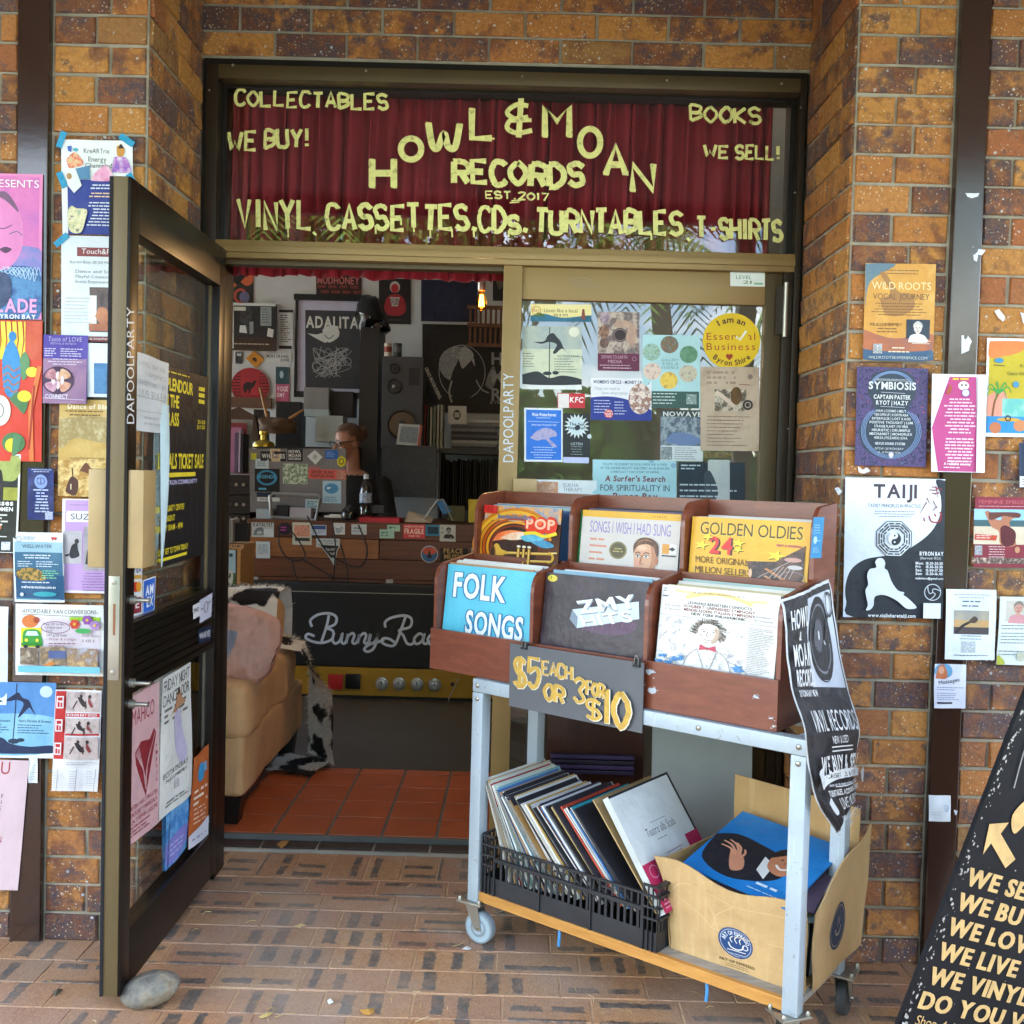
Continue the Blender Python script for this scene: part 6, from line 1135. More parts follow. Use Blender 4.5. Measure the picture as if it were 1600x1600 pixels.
# ---- black crate on the lower shelf
CU0, CU1, CV0, CV1, CZ = .237, .835, -.018, .282, -.6385; CHT = .178
b = MB()
def cb(a, c, d, e, f_, g): b.box(a, c, CZ+d, e, f_, CZ+g, BLACKP, 0, T4)
tk = .004
for fv, s_ in ((CV0, 1), (CV1-tk, -1)):
    cb(CU0, fv, .0, CU1, fv+tk, .052)
    for k in range(1, 25):
        uu = CU0+.045+(CU1-CU0-.09)*k/25; cb(uu, fv+.0004, .0522, uu+.0075, fv+tk-.0004, .103); cb(uu, fv+.0004, .1142, uu+.006, fv+tk-.0004, .146)
    cb(CU0+.046, fv-.006*s_ if s_ > 0 else fv, .1032, CU1-.046, fv+tk+(.006 if s_ < 0 else 0), .114); cb(CU0+.046, fv-.004*s_ if s_ > 0 else fv, .1462, CU1-.046, fv+tk+(.004 if s_ < 0 else 0), .1525)
    for uu in (CU0+.045, CU0+.21, CU0+.385, CU1-.05): cb(uu, fv-.0055 if s_ > 0 else fv+tk, .001, uu+.005, fv-.0002 if s_ > 0 else fv+tk+.0055, .15)
    for k in range(3): cb(CU0+.1+k*.16, fv+.0005, .128, CU0+.14+k*.16, fv+tk-.0005, .1335)
    for ux, sg in ((CU0, 1), (CU1-.045, 1)):
        for k in range(4): cb(ux+.001+k*.0143, fv-.0062 if s_ > 0 else fv+tk+.0002, .001, ux+.004+k*.0135, fv-.0002 if s_ > 0 else fv+tk+.006, CHT)
        for z in (.085, .115, .145, .172): cb(ux, fv-.0068 if s_ > 0 else fv+tk+.0002, z, ux+.045, fv-.0001 if s_ > 0 else fv+tk+.0066, z+.0055)
for fu, s_ in ((CU0, 1), (CU1-tk, -1)):
    cb(fu+.0002, CV0+tk+.0002, .0, fu+tk, CV1-tk-.0002, .052)
    for k in range(16): vv = CV0+.008+(CV1-CV0-.016)*k/16; cb(fu+.0004, vv, .0522, fu+tk-.0004, vv+.006, CHT-.002)
    for z in (.085, .115, .145, .172): cb(fu-.0066 if s_ < 0 else fu-.004, CV0+tk+.001, z, fu+tk+(.0066 if s_ < 0 else 0), CV1-tk-.001, z+.0054)
cb(CU0+tk+.0002, CV0+tk+.0002, .0005, CU1-tk-.0002, CV1-tk-.0002, .006)
crate = b.build('plastic_crate'); tag(crate, 'dusty black plastic lattice crate of leaning records on the trolley shelf', 'crate')
def lean_rec(ub, vb, wb, lean, th, col_, ht=.314, dp=.314, draw=None, label=None, group=None, mats=None, spine=None):
    sl, cl = math.sin(R(lean)), math.cos(R(lean)); up = U_*-sl+Z_*cl; nn = U_*cl+Z_*sl; o_ = BL(ub, vb, CZ+wb)
    s = Sheet([o_+up*ht+nn*.0004, o_+up*ht+V_*dp+nn*.0004, o_+V_*dp+nn*.0004, o_+nn*.0004], (0, 0, 100, 100), None, wav=0, eps=.00012, rough=.4)
    s.mb.prism([o_, o_+V_*dp, o_+V_*dp+up*ht, o_+up*ht], -nn*th, C(col_, .55))
    if spine: s.mb.prism([o_-V_*.0003+nn*.0001, o_-V_*.0003+up*ht+nn*.0001, o_-V_*.0003+up*ht-nn*(th+.0001), o_-V_*.0003-nn*(th+.0001)], V_*-.0004, C(spine, .5))
    if draw: draw(s)
    return s.build('record_sleeve', label, 'record', group)
rn = random.Random(33)
CP = [('#e2e0d6', 'white'), ('#e6e2d2', 'white'), ('#d8d4c4', 'white'), ('#c03434', 'red'), ('#e4e0d0', 'white'), ('#3aa0bc', 'blue'), ('#cfd8c8', 'white'), ('#e2dccc', 'white'), ('#2a6a94', 'blue'), ('#c89a60', 'brown'), ('#e6e4dc', 'white'), ('#9ac4d0', 'blue'), ('#e0e2e0', 'white'), ('#3c3a40', 'black'), ('#dcd8d0', 'white'), ('#e6e4de', 'white'), ('#6a92b8', 'blue'), ('#e8e6e0', 'white'), ('#e4e2da', 'white'), ('#3a3244', 'black'), ('#dedad0', 'white'), ('#c87a58', 'brown'), ('#2e4a6a', 'blue'), ('#e8e8e6', 'white'), ('#34343a', 'black'), ('#e6e4e0', 'white'), ('#26262c', 'black'), ('#dcdcd4', 'white'), ('#c8c8b8', 'white'), ('#3aa8b8', 'blue'), ('#e0ddd2', 'white'), ('#4a4c58', 'black'), ('#e6e6e2', 'white'), ('#d8d6cc', 'white')]
CP = [CP[i//2] if i % 2 == 0 else (rn.choice([('#c8503a', 'brown'), ('#2a8aa8', 'blue'), ('#c8a050', 'brown'), ('#4a7ab0', 'blue'), ('#2a2a30', 'black'), ('#d8b878', 'brown'), ('#7ab0b8', 'blue')]) if i % 4 == 1 else rn.choice(CP[4:])) if CP[i//2][1] != 'red' else CP[2] for i in range(2*len(CP)-6)]
for k, (c, nm) in enumerate(CP):
    t_ = k/(len(CP)-1); ln = 19+25*math.sin(min(1, t_*1.2)*math.pi*.6)+rn.uniform(-1.2, 1.2)
    lean_rec(.325+.44*t_+rn.uniform(-.002, .002), CV0+.008+rn.uniform(0, .022), .04+.045*t_+rn.uniform(0, .006), ln, rn.uniform(.003, .0055), c, .314-rn.uniform(0, .014), .312-rn.uniform(0, .012), None,
             {'white': 'worn white record sleeve leaning left among the records in the black crate', 'red': 'red record sleeve leaning near the left end of the black crate', 'blue': 'blue record sleeve leaning among the white ones in the black crate', 'brown': 'brown record sleeve leaning among the white ones in the black crate', 'black': 'black record sleeve leaning among the white ones in the black crate'}[nm],
             None if nm == 'red' else nm+' records leaning in the black crate', spine=rn.choice([c, c, '#c8c4b8', '#8a8880', '#e4e2dc']))
def c_teat(s):
    s.rect(0, 0, 100, 100, '#dfe4e2'); s.rect(0, 0, 100, 2, '#2a2c30'); s.rect(97, 0, 100, 70, '#2a2c30'); s.text('Teatro alla Scala', 50, 36, 7, '#6a6a70', 48, al='c', shear=.1); s.line([(38, 33), (64, 33)], .5, '#9a9aa0'); s.lines(38, 47, 62, 1, 3, 1, '#a8a8ac'); s.lines(36, 60, 72, 8, 2.8, .8, '#9a9aa4', True)
    s.poly([(0, 60), (24, 60), (24, 74), (36, 74), (36, 100), (0, 100)], '#c02a5c'); s.poly([(36, 80), (100, 76), (100, 100), (36, 100)], '#a82a54'); s.poly([(78, 54), (100, 54), (100, 78), (78, 78)], '#c02a5c'); s.ring(12, 68, 6, 5, .8, '#e8a0b8'); s.lines(4, 90, 34, 3, 3, 1, '#e8b0c4'); s.lines(42, 90, 98, 3, 3, 1, '#d890a8'); s.lines(80, 70, 98, 4, 3, .8, '#e8b0c4')
lean_rec(.85, CV0+.012, .105, 35, .02, '#c8ccc8', .33, .325, c_teat, 'white and magenta Teatro record box leaning at the right end of the black crate')
lean_rec(.82, CV0+.02, .095, 39, .004, '#b89a6a', .335, .31, None, 'tan cardboard sleeve standing tallest behind the Teatro record box')
# ---- cardboard box
X0, X1, Y0, Y1, BZ = .845, 1.215, .035, .395, -.639
cb_ = empty('cardboard_box', BL(1.03, .21, BZ), 'open tan cardboard box of records on the right of the trolley shelf', 'box')
def dent(v, amp, seed): return v+(U_*.6+V_*.8)*amp*noise.noise(v*9+Vector((seed, 0, 0)))
def wallsheet(f, nx=14, ny=14, th=.004, m=CARD, name='box_side', amp=.004, seed=0):
    vs = [f(i/nx, j/ny)+V_*0 for j in range(ny+1) for i in range(nx+1)]
    vs = [dent(v, amp, seed) for v in vs]
    fs = [(j*(nx+1)+i, j*(nx+1)+i+1, (j+1)*(nx+1)+i+1, (j+1)*(nx+1)+i) for j in range(ny) for i in range(nx)]
    o = mesh_obj(name, vs, fs, [m], None, cb_); md = o.modifiers.new('t', 'SOLIDIFY'); md.thickness = th; md.offset = 0
    return o
lerp = lambda a, b_, t_: a+(b_-a)*t_
HB = .235
FRT = lambda i, j: BL(lerp(X0-.055*j*j*(1-i), X1+.0*j, i), Y0-.018*j*math.sin(i*3), BZ+j*(HB+.012*math.sin(i*9)-.03*i*j))
wallsheet(FRT, seed=1, amp=.008)
wallsheet(lambda i, j: BL(lerp(X0, X1, i), Y1, BZ+j*(.39-.02*i)), m=CARD2, seed=2)
wallsheet(lambda i, j: BL(X0-.03*j*(1-i), lerp(Y0, Y1, i), BZ+j*HB), m=CARD2, seed=3)
SDE = lambda i, j: BL(X1+.012+.02*j*i, lerp(Y0+.02, Y1, i), BZ+.002+j*(.19+.165*i+.02*math.sin(i*5)))
wallsheet(SDE, seed=4, amp=.008)
b = MB(); b.box(X0+.004, Y0+.005, BZ+.002, X1-.002, Y1-.005, BZ+.007, CARD2, 0, T4); b.build('box_bottom', cb_)
def bxq(*p): return [PP(px, py, BL(0, Y0-.019, 0), V_) for px, py in p]
s = Sheet(None, (0, 0, 100, 61), None, fmap=lambda u, v: (dent(FRT(.23+.62*u, .6*(1-v)), .008, 1)-V_*.0024, -V_), eps=.0001)
NB = '#24487a'
s.ell(46, 27, 19, 19, NB, 40); s.ring(46, 27, 16.8, 16.8, .6, '#c8d0d8'); s.text('ART OF ESPRESSO', 46, 12.4, 4.4, '#dfe4e8', 38, al='c', bold=1, arc=13.5); s.curve([(38, 28), (40, 33), (46, 35), (52, 33), (54, 28)], 1.4, '#e8e8e0'); s.line([(36, 37), (56, 37)], 1, '#e8e8e0'); s.ring(56, 30, 3, 3, 1, '#e8e8e0'); s.curve([(42, 27), (40, 23), (43, 19)], 1, '#e8e8e0'); s.curve([(47, 27), (45, 22), (49, 17)], 1, '#e8e8e0'); s.curve([(51, 27), (50, 23), (52, 20)], 1, '#e8e8e0'); s.lines(36, 40.5, 56, 1, 2, .9, '#c8d0d8', True)
s.text('ART OF ESPRESSO', 46, 50, 3, '#6a5434', 42, al='c', bold=1); s.lines(28, 55, 64, 2, 2.4, .8, '#8a7048', True)
s.build('printed_logo', parent=cb_)
s = Sheet(None, (0, 0, 100, 100), None, fmap=lambda u, v: (dent(SDE(.24+.38*u, .72-.6*v), .008, 4)+U_*.0026, U_), eps=.0001); s.ell(50, 50, 36, 36, '#2a3a50', 40); s.ring(50, 50, 31, 31, 1.4, '#a8947a'); s.curve([(38, 52), (44, 62), (56, 62), (62, 52)], 3, '#b0a08a'); s.line([(46, 48), (47, 34)], 2, '#b0a08a'); s.line([(54, 48), (55, 36)], 2, '#b0a08a'); s.build('printed_logo', parent=cb_)
s = Sheet(None, (0, 0, 100, 60), None, fmap=lambda u, v: (dent(FRT(u, .95*(1-v)), .008, 1)-V_*.0023, -V_), eps=.0001)
for pts in ([(8, 20), (30, 30), (40, 34), (100, 33)], [(40, 34), (38, 24), (52, 10)], [(40, 34), (36, 22), (30, 14)], [(6, 18), (20, 10), (52, 9), (98, 12)]): s.curve(pts, .5, '#d8bb88')
s.build('crease', parent=cb_)
def flat_rec(c, yaw, tilt, roll_, col_, draw, label, group=None):
    rt = (U_*math.cos(R(yaw))+V_*math.sin(R(yaw))); fw = (V_*math.cos(R(yaw))-U_*math.sin(R(yaw)))
    rt = (rt*math.cos(R(roll_))+Z_*math.sin(R(roll_))).normalized(); fw = (fw*math.cos(R(tilt))+Z_*math.sin(R(tilt))).normalized(); nn = rt.cross(fw).normalized()
    h = SW/2; q = [c-rt*h+fw*h, c+rt*h+fw*h, c+rt*h-fw*h, c-rt*h-fw*h]
    s = Sheet([p+nn*.0004 for p in q], (0, 0, 100, 100), None, wav=0, eps=.00012, rough=.3); s.n = nn
    s.mb.prism(q, -nn*.004, C(col_, .5))
    if draw: s.rect(0, 0, 100, 100, col_); draw(s)
    return s.build('record_sleeve', label, 'record', group)
def c_blue(s):
    s.rect(0, 0, 100, 100, '#1e7ac0,#1a70b4,#2a88cc@4'); s.ell(92, 5, 4, 2, '#c8d8e0'); s.blob([(0, 44), (16, 34), (40, 36), (62, 42), (76, 56), (72, 76), (40, 92), (8, 80)], '#22222a'); s.blob([(22, 56), (30, 56), (40, 64), (45, 76), (38, 82), (30, 72)], '#c88a6a'); [s.curve(p, 2.4, '#d09474', taper=lambda t_: 1-.35*t_) for p in ([(30, 62), (22, 56), (12, 55)], [(29, 59), (20, 51), (11, 49)], [(31, 58), (24, 49), (15, 45)], [(33, 60), (29, 51), (22, 46)], [(36, 64), (36, 56), (33, 51)])]; s.poly([(52, 50), (64, 56), (66, 78), (55, 70)], '#d8d8d4'); s.blob([(57, 50), (60, 38), (70, 31), (80, 36), (83, 52), (77, 66), (68, 67), (60, 61)], '#b87a58'); s.blob([(56, 50), (57, 36), (68, 27), (81, 31), (85, 46), (80, 41), (70, 36), (62, 43)], '#2c2220'); s.curve([(65, 55), (71, 59), (78, 54)], 2.2, '#e8e0d8'); s.ell(66, 46, 1.5, 1, '#2a2020', 8); s.ell(76, 45, 1.5, 1, '#2a2020', 8); s.line([(71, 45), (70, 51), (72, 52)], .8, '#8a5438'); s.lines(64, 84, 92, 1, 6, 3, '#c8dce8'); s.lines(60, 93, 94, 1, 3, 1.2, '#a8c8dc')
for k in range(6): flat_rec(BL(1.03+.006*k % .02, .205+.01*(k % 3), BZ+.188+.008*k), 6*(k % 3)-6, 14, -3, PAL[(k*5+2) % 16], None, 'record lying in the cardboard box under the blue portrait record', 'records lying under the blue portrait record')
flat_rec(BL(1.03, .19, BZ+.25), -6, 14, -4, '#1e7ac0', c_blue, 'blue record with a smiling man portrait lying on top of the cardboard box')
for k in range(8):
    o_ = BL(1.0+k*.02, .12, BZ+.01); sleeve(1.0+k*.004-.13, .06+k*.012, BZ+.008, .31, .15, 8, .004, PAL[(k*3+1) % 16], None, 'record standing low inside the cardboard box', 'records standing low in the cardboard box')
# ---- black poster hanging off the end of the bin
LE = [(1218, 937), (1222, 1000), (1236, 1080), (1256, 1150), (1268, 1210), (1278, 1262), (1305, 1302)]; RE = [(1297, 905), (1304, 985), (1324, 1080), (1336, 1140), (1337, 1195), (1337, 1238), (1322, 1276)]
N7 = 24; le, re = cat(LE, 4), cat(RE, 4)
def hang(u, v):
    f_ = min(max(v, 0), 1)*(len(le)-1); i = min(int(f_), len(le)-2); t_ = f_-i
    a = (lerp(le[i][0], le[i+1][0], t_), lerp(le[i][1], le[i+1][1], t_)); c = (lerp(re[i][0], re[i+1][0], t_), lerp(re[i][1], re[i+1][1], t_))
    off = 1.158+.095*min(1, max(v, 0)/.5)**1.6
    p = PP(*a, BL(off, 0, 0), U_); q_ = PP(*c, BL(off, 0, 0), U_)
    pp = p.lerp(q_, u); cr_ = abs(noise.noise(Vector((u*3.2+v*2, v*6, 1))))*.008+abs(noise.noise(Vector((u*7-v*5, v*9, 6))))*.004
    return pp+U_*(.006*math.sin(u*5+v*7)+.004*math.sin(v*16)+cr_), U_
s = Sheet(None, (0, 0, 100, 140), None, fmap=hang, sub=44, eps=.0009); s.rect(0, 0, 100, 140, '#cfd2d2', 44); s.rect(2.5, 2, 97.5, 138, '#2b2c30,#34353a,#26272b,#4a4b50@14', 44)
s.rect(42, 6, 95, 45, '#c4cad4', 10); s.ell(66, 25, 22, 18, '#2a2b30', 30); s.ring(66, 25, 18, 14, 1, '#7a7e86'); s.ell(64, 24, 8, 7, '#5a5c64'); s.ell(64, 24, 2, 2, '#d0d0d0'); s.ring(88, 12, 6, 5, 1.2, '#3a3c42'); s.line([(84, 16), (76, 26)], 2, '#3a3c42')
WT = '#dadcdc'
for k, (t_, h_) in enumerate((('HOWL', 9), ('&', 4), ('MOAN', 9), ('RECORDS', 7))): s.text(t_, (5, 18, 5, 5)[k], (9, 20, 26, 37)[k], h_, WT, (34, 5, 34, 36)[k], bold=1)
s.text('BYRON BAY NSW', 5, 46, 3, WT, 36, bold=1); s.text('VINYL RECORDS', 12, 56, 12, WT, 76); s.text('NEW & USED', 40, 71, 4.5, WT, 26); s.line([(36, 77.5), (72, 77.5)], .8, WT); s.line([(36, 80), (72, 80)], .8, WT); s.text('WE BUY & SELL', 14, 83, 11, WT, 72, bold=1)
s.curve([(8, 101), (30, 96), (60, 95), (92, 97)], 6, WT); s.text('CASSETTES & CDS', 50, 94, 3, '#3a3c40', 60, al='c'); s.lines(20, 101, 84, 1, 3, 1.6, '#9a9ca0', True); s.line([(30, 103), (80, 103)], .6, WT); s.text('TURNTABLES, ACCESSORIES & T-SHIRTS', 50, 105, 4, WT, 70, al='c', bold=1); s.text('LIVE MUSIC', 50, 111, 8, WT, 44, al='c'); s.text('SHOP 4, 1 ACACIA STREET, BYRON BAY', 50, 123, 3.6, WT, 66, al='c'); s.lines(20, 129, 82, 2, 3, 1.4, '#b8babc', True)
for x, y in ((0, 92), (90, 96), (86, 128), (4, 112)): s.blob([(x, y), (x+8, y-3), (x+10, y+6), (x+3, y+9)], '#c8ccce')
s.build('poster', 'curling black poster of the record shop hanging off the end of the bin', 'poster')
# ---- boards leaning between cart and door
b = MB(); q = wallq(-.05, (1020, 1118), (1176, 1140), (1172, 1420), (1016, 1400)); b.prism(q, (0, .012, 0), simple('grey_white_board', '#aeb6b2', .6, var=.06)); o = b.build('white_board'); tag(o, 'pale grey board leaning behind the trolley against the fixed door', 'board')
b = MB(); q = wallq(-.03, (856, 1100), (1006, 1110), (1004, 1300), (852, 1290)); b.prism(q, (0, .012, 0), wood('dark_red_panel', '#2c140c', '#4a2414', .35, (10, 4, 3), 2)); o = b.build('timber_panel'); tag(o, 'dark red brown timber panel behind the price sign and trolley', 'panel')
b = MB()
for k in range(4): b.box(P(860, 1195, -.06).x, -.075, .42+k*.017, P(990, 1195, -.06).x, -.05, .433+k*.017, C(('#2a1f3a', '#3a2a50', '#20182a', '#33264a')[k]), .002)
tag(b.build('record_rack'), 'stack of dark purple slats in front of the timber panel', 'rack')
# ================================================================== inside the shop
BW = 4.743
def pbox(x0, y0, x1, y1, Yf, depth, m, b=None, bev=0):
    a, c = P(x0, y1, Yf), P(x1, y0, Yf); bb = b or MB(); bb.box(a.x, Yf, a.z, c.x, Yf+depth, c.z, m, bev); return bb
s = WS(BW, 352, 426, 396, 472, '#2a2826'); s.blob([(352, 430), (372, 428), (384, 432), (376, 442), (356, 444)], '#1a1a1c'); s.blob([(376, 440), (388, 428), (395, 428), (395, 440), (386, 446)], '#c8603a'); s.blob([(352, 446), (362, 440), (370, 446), (356, 452)], '#c8703a'); s.ring(376, 462, 9, 10, 4, '#b85040'); s.ell(382, 464, 8, 9, '#6a6a90'); s.build('poster', 'dark abstract poster with orange shapes on the back wall by the door jamb', 'poster')
fr = empty('framed_photo', P(395, 545, BW), 'black and white photo canvas beside the narrow list on the back wall', 'picture')
b = pbox(357, 475, 431, 546, BW-.04, .04, C('#3a2c24')); b.build('canvas', fr)
s = WS(BW-.042, 357, 473, 431, 544, '#cfd2d0', wav=0); s.rect(365, 477, 431, 540, '#1c1c1e,#2a2a2c@10'); s.rect(365, 527, 431, 544, '#3a2a20'); s.blob([(374, 500), (378, 484), (390, 478), (394, 490), (388, 520), (380, 516)], '#141416,#4a4a4c@30'); s.rect(407, 478, 424, 508, '#8a9494'); s.lines(409, 482, 422, 6, 4, 1, '#3a4040'); s.poly([(375, 508), (384, 508), (386, 520), (374, 519)], '#c8ccca'); s.poly([(390, 502), (396, 502), (396, 520), (390, 522)], '#8a8e8c'); s.poly([(419, 511), (428, 514), (426, 526), (417, 524)], '#d0d2d0'); s.rect(366, 479, 384, 485, '#c8c8b8'); s.lines(366, 536, 428, 1, 3, 1.6, '#b0a890'); s.build('photo_print', parent=fr)
s = WS(BW, 436, 484, 458, 545, '#c4c8c8'); s.lines(438, 492, 455, 13, 3.4, 1.4, '#3a3c40'); s.rect(436, 484, 458, 488, '#1a1a1c'); s.rect(436, 540, 456, 545, '#1a1a1c'); s.build('poster', 'narrow white list of names on the back wall', 'poster')
fr = empty('framed_poster', P(510, 618, BW), 'large black framed ADALITA poster with a grey mount on the back wall', 'picture')
b = MB()
for q in ((459, 462, 580, 468), (459, 614, 580, 620), (459, 468, 465, 614), (574, 468, 580, 614)): pbox(*q, BW-.03, .03, C('#141416'), b)
b.build('picture_frame', fr)
s = WS(BW-.012, 464, 467, 576, 616, '#b8b8d0', wav=0); s.rect(477, 484, 563, 606, '#33353a,#3c3e44@12'); s.text('ADALITA', 478, 494, 17, '#cfd2cc', 82, bold=1); s.blob([(504, 514), (512, 508), (524, 508), (530, 516), (528, 526), (514, 534), (506, 526)], '#c8ccca'); s.blob([(480, 520), (494, 522), (506, 520), (510, 534), (498, 530)], '#c8ccca'); s.curve([(507, 522), (514, 528), (522, 522)], 1.2, '#3a3c40')
rn = random.Random(9)
for k in range(16): s.curve([(490+rn.uniform(0, 60), 540+rn.uniform(0, 50)) for _ in range(4)], .9, '#9a9ea0')
for k in range(7): s.ring(495+k*8, 570+rn.uniform(-8, 8), 6, 6, .8, '#a8acac', 14)
s.build('poster_print', parent=fr)
s = WS(BW, 494, 429, 565, 462, '#2e1c1c'); s.text('MUDHONEY', 496, 432, 11, '#b86a68', 66, bold=1)
for r in range(2):
    for k in range(4): s.rect(496+k*17+r*5, 445+r*8, 509+k*17+r*5, 450+r*8, '#8a4038,#5a2a28@40')
s.build('poster', 'dark red band banner with brick pattern high on the back wall', 'poster')
s = WS(BW, 592, 435, 642, 506, '#1e1c1e'); s.ell(617, 448, 8, 9, '#c0b4b0'); s.ell(617, 450, 6, 7, '#b02c34'); s.blob([(600, 480), (604, 466), (612, 460), (624, 460), (632, 468), (634, 484), (626, 492), (606, 492)], '#a02830'); s.poly([(609, 464), (625, 464), (622, 478), (612, 478)], '#c8c0bc'); s.text('RECORD', 610, 466, 5, '#3a1a1c', 14, bold=1); s.text('STORE', 611, 472, 4, '#3a1a1c', 12, bold=1); s.lines(604, 499, 630, 1, 3, 1, '#5a5458'); s.build('poster', 'black poster with a red hooded figure on the back wall', 'poster')
s = WS(BW, 658, 437, 746, 502, '#131a30', wav=.003); s.rect(658, 437, 746, 502, '#141c34,#182242,#101628@9'); s.build('canvas_board', 'plain dark navy canvas high on the back wall', 'canvas')
s = WS(BW, 770, 428, 800, 470, '#201f22'); s.blob([(774, 434), (784, 430), (790, 440), (780, 452)], '#4a6a3a,#7a4a6a@50'); s.build('poster', 'small dark poster behind the hanging bulb on the back wall', 'poster')
s = WS(BW, 660, 506, 800, 644, '#131314'); s.ring(722, 580, 36, 42, 1, '#b8bcba', 36); s.ell(714, 568, 28, 28, '#b8bab8,#8a8c8a,#d0d2d0@30'); s.blob([(700, 610), (706, 584), (716, 562), (726, 548), (736, 560), (744, 580), (742, 610), (730, 622), (712, 622)], '#1a1a1c'); s.blob([(716, 556), (724, 540), (736, 546), (740, 556), (730, 568), (722, 574)], '#9a9c9a,#c8cac8@60'); s.curve([(706, 594), (702, 612), (706, 628)], 3, '#a8aaa8'); s.curve([(744, 592), (752, 606), (764, 612)], 2, '#a8aaa8'); s.blob([(758, 600), (764, 580), (772, 570), (776, 590), (768, 606)], '#a8aaa8,#5a5c5a@60')
for k, ch in enumerate('HMR'): s.text(ch, 768, 549+k*28, 18, '#a8acac', bold=1)
s.text('BYRON', 766, 624, 5, '#a8acac', 30); s.build('poster', 'big black record shop poster with a white moon circle on the back wall', 'poster')
s = Sheet(None, (0, 0, 2, 2), None, fmap=lambda u, v: (P(361+u*60, 574+v*58+u*1.5, BW-.012), Vector((0, -1, 0)))); s.ell(1, 1, 1, 1, '#a02830', 40)
for k in range(9):
    y_ = .3+k*.17; h_ = math.sqrt(max(0, 1-(y_-1)**2))*.96; s.line([(1-h_, y_), (1-max(.5, .1), y_)], .05, '#2a1416'); s.line([(1.5, y_), (1+h_, y_)], .05, '#2a1416') if h_ > .5 else None
s.rect(.5, .55, 1.45, 1.5, '#a82c34'); s.blob([(.62, 1.1), (.7, .85), (.9, .75), (1.1, .8), (1.2, .7), (1.36, .66), (1.28, .82), (1.2, 1.0), (1.05, 1.15), (1.0, 1.36), (.92, 1.36), (.9, 1.15), (.8, 1.3), (.72, 1.36)], '#2a1416')
s.build('record_clock', 'round red and black disc with a bird silhouette on the back wall', 'wall disc')
b = pbox(352, 622, 424, 636, BW-.03, .03, simple('brown_board', '#5a3a24', .6)); tag(b.build('wall_board'), 'brown wooden board under the round red disc', 'board')
s = Sheet(wallq(BW-.004, (397, 548), (413, 562), (400, 575), (384, 560)), (0, 0, 10, 10), '#c8862a', wav=.0005); s.ring(5, 5, 4.4, 4.4, .3, '#8a5a1a', 4); s.blob([(3, 6), (4, 4), (6, 4), (7, 6), (5, 7)], '#3a2a1a'); s.build('road_sign', 'small orange diamond sign above the round red disc', 'sign')
s = WS(BW, 414, 552, 455, 566, '#c8ccca'); s.text('SMOKE ORANGE', 415, 554, 4.4, '#3a3a3e', 36, bold=1); s.text('ZONE', 438, 560, 4, '#3a3a3e', 14, bold=1); s.build('sign', 'small white lettered sign right of the orange diamond', 'sign')
s = WS(BW, 431, 573, 452, 631, '#2e4a52'); s.rect(431, 600, 452, 631, '#b85a78'); s.ell(440, 585, 3, 6, '#a8c0c8'); s.text('VOGE', 433, 604, 7, '#e8d8dc', 17, bold=1); s.text('DMY', 433, 614, 6, '#e8d8dc', 12, bold=1); s.build('flyer', 'tall flyer dark above and pink below on the back wall', 'flyer')
for k, (x, y, w_, h_, c, l) in enumerate(((368, 550, 11, 18, '#3a3c40', 'dark phone sized sticker left of the orange diamond'), (352, 552, 9, 18, '#3a7a98', 'blue sticker at the left end of the back wall'))):
    s = WS(BW, x, y, x+w_, y+h_, c); s.rect(x+2, y+2, x+w_-2, y+6, '#b8c0c4'); s.build('sticker', l, 'sticker')
# furniture at the back
BK = simple('black_furniture', '#1a1a1c', .5, bs=20)
b = pbox(553, 512, 593, 1000, 4.2, .35, BK); tag(b.build('tall_cabinet'), 'tall black column cabinet standing behind the shop assistant', 'cabinet')
b = MB(); c = P(578, 490, 4.35); b.ball((c.x, c.y, c.z-.02), (.1, .12, .15), simple('gloss_black', '#101012', .15), 12, .35, 3); b.ball((c.x+.07, c.y, c.z-.1), (.09, .09, .06), simple('gloss_black', '#101012', .15), 12, .3, 5); tag(b.build('helmet', smooth=True), 'glossy black helmet on top of the tall black column cabinet', 'helmet')
sp = empty('hifi_speaker', P(628, 1000, 4.1), 'dark grey hifi speaker with round cones right of the tall cabinet', 'speaker')
b = pbox(595, 558, 662, 700, 4.1, .35, simple('speaker_box', '#3c3f44', .6, bs=15), None, .004); b.build('cabinet', sp)
for cx_, cy_, r in ((616, 576, 8), (616, 604, 12), (628, 664, 24)):
    p = P(cx_, cy_, 4.099); k = r/1600*7.55; b = MB(); b.lathe([(k, 0), (k, .008), (k*.92, .01), (k*.85, .0)], p, BLACKP, 28, Vector((0, -1, 0))); b.lathe([(k*.84, .003), (k*.3, -.02+.022)], p, simple('speaker_cone', '#5a4a34' if r > 20 else '#2a2a2e', .6), 28, Vector((0, -1, 0))); b.ball((p.x, p.y-.006, p.z), (k*.28, .012, k*.28), simple('dust_cap', '#8a8a88' if r == 12 else '#2a2a2c', .4), 8); b.build('speaker_cone', sp, True)
s = WS(4.098, 639, 575, 655, 602, '#24262a', wav=0); s.build('badge_plate', parent=sp)
for k, (x0, x1, c) in enumerate(((600, 612, '#c8bdb0'), (614, 628, '#3a3c40'))):
    p = P((x0+x1)/2, 557, 4.2); r = (x1-x0)/2/1600*7.65; b = MB(); b.lathe([(r, 0), (r, .004), (r*.97, .006), (r*.97, .09), (r, .092), (r, .096)], p, C(c), 20); b.lathe([(r*.98, .03), (r*.985, .031), (r*.985, .07), (r*.98, .071)], p, C('#8a3a30' if k == 0 else '#5a5c60'), 20)
    tag(b.build('tin_can', smooth=True), ('pale tin can with a red band on top of the hifi speaker', 'dark tin can on top of the hifi speaker')[k], 'tin')
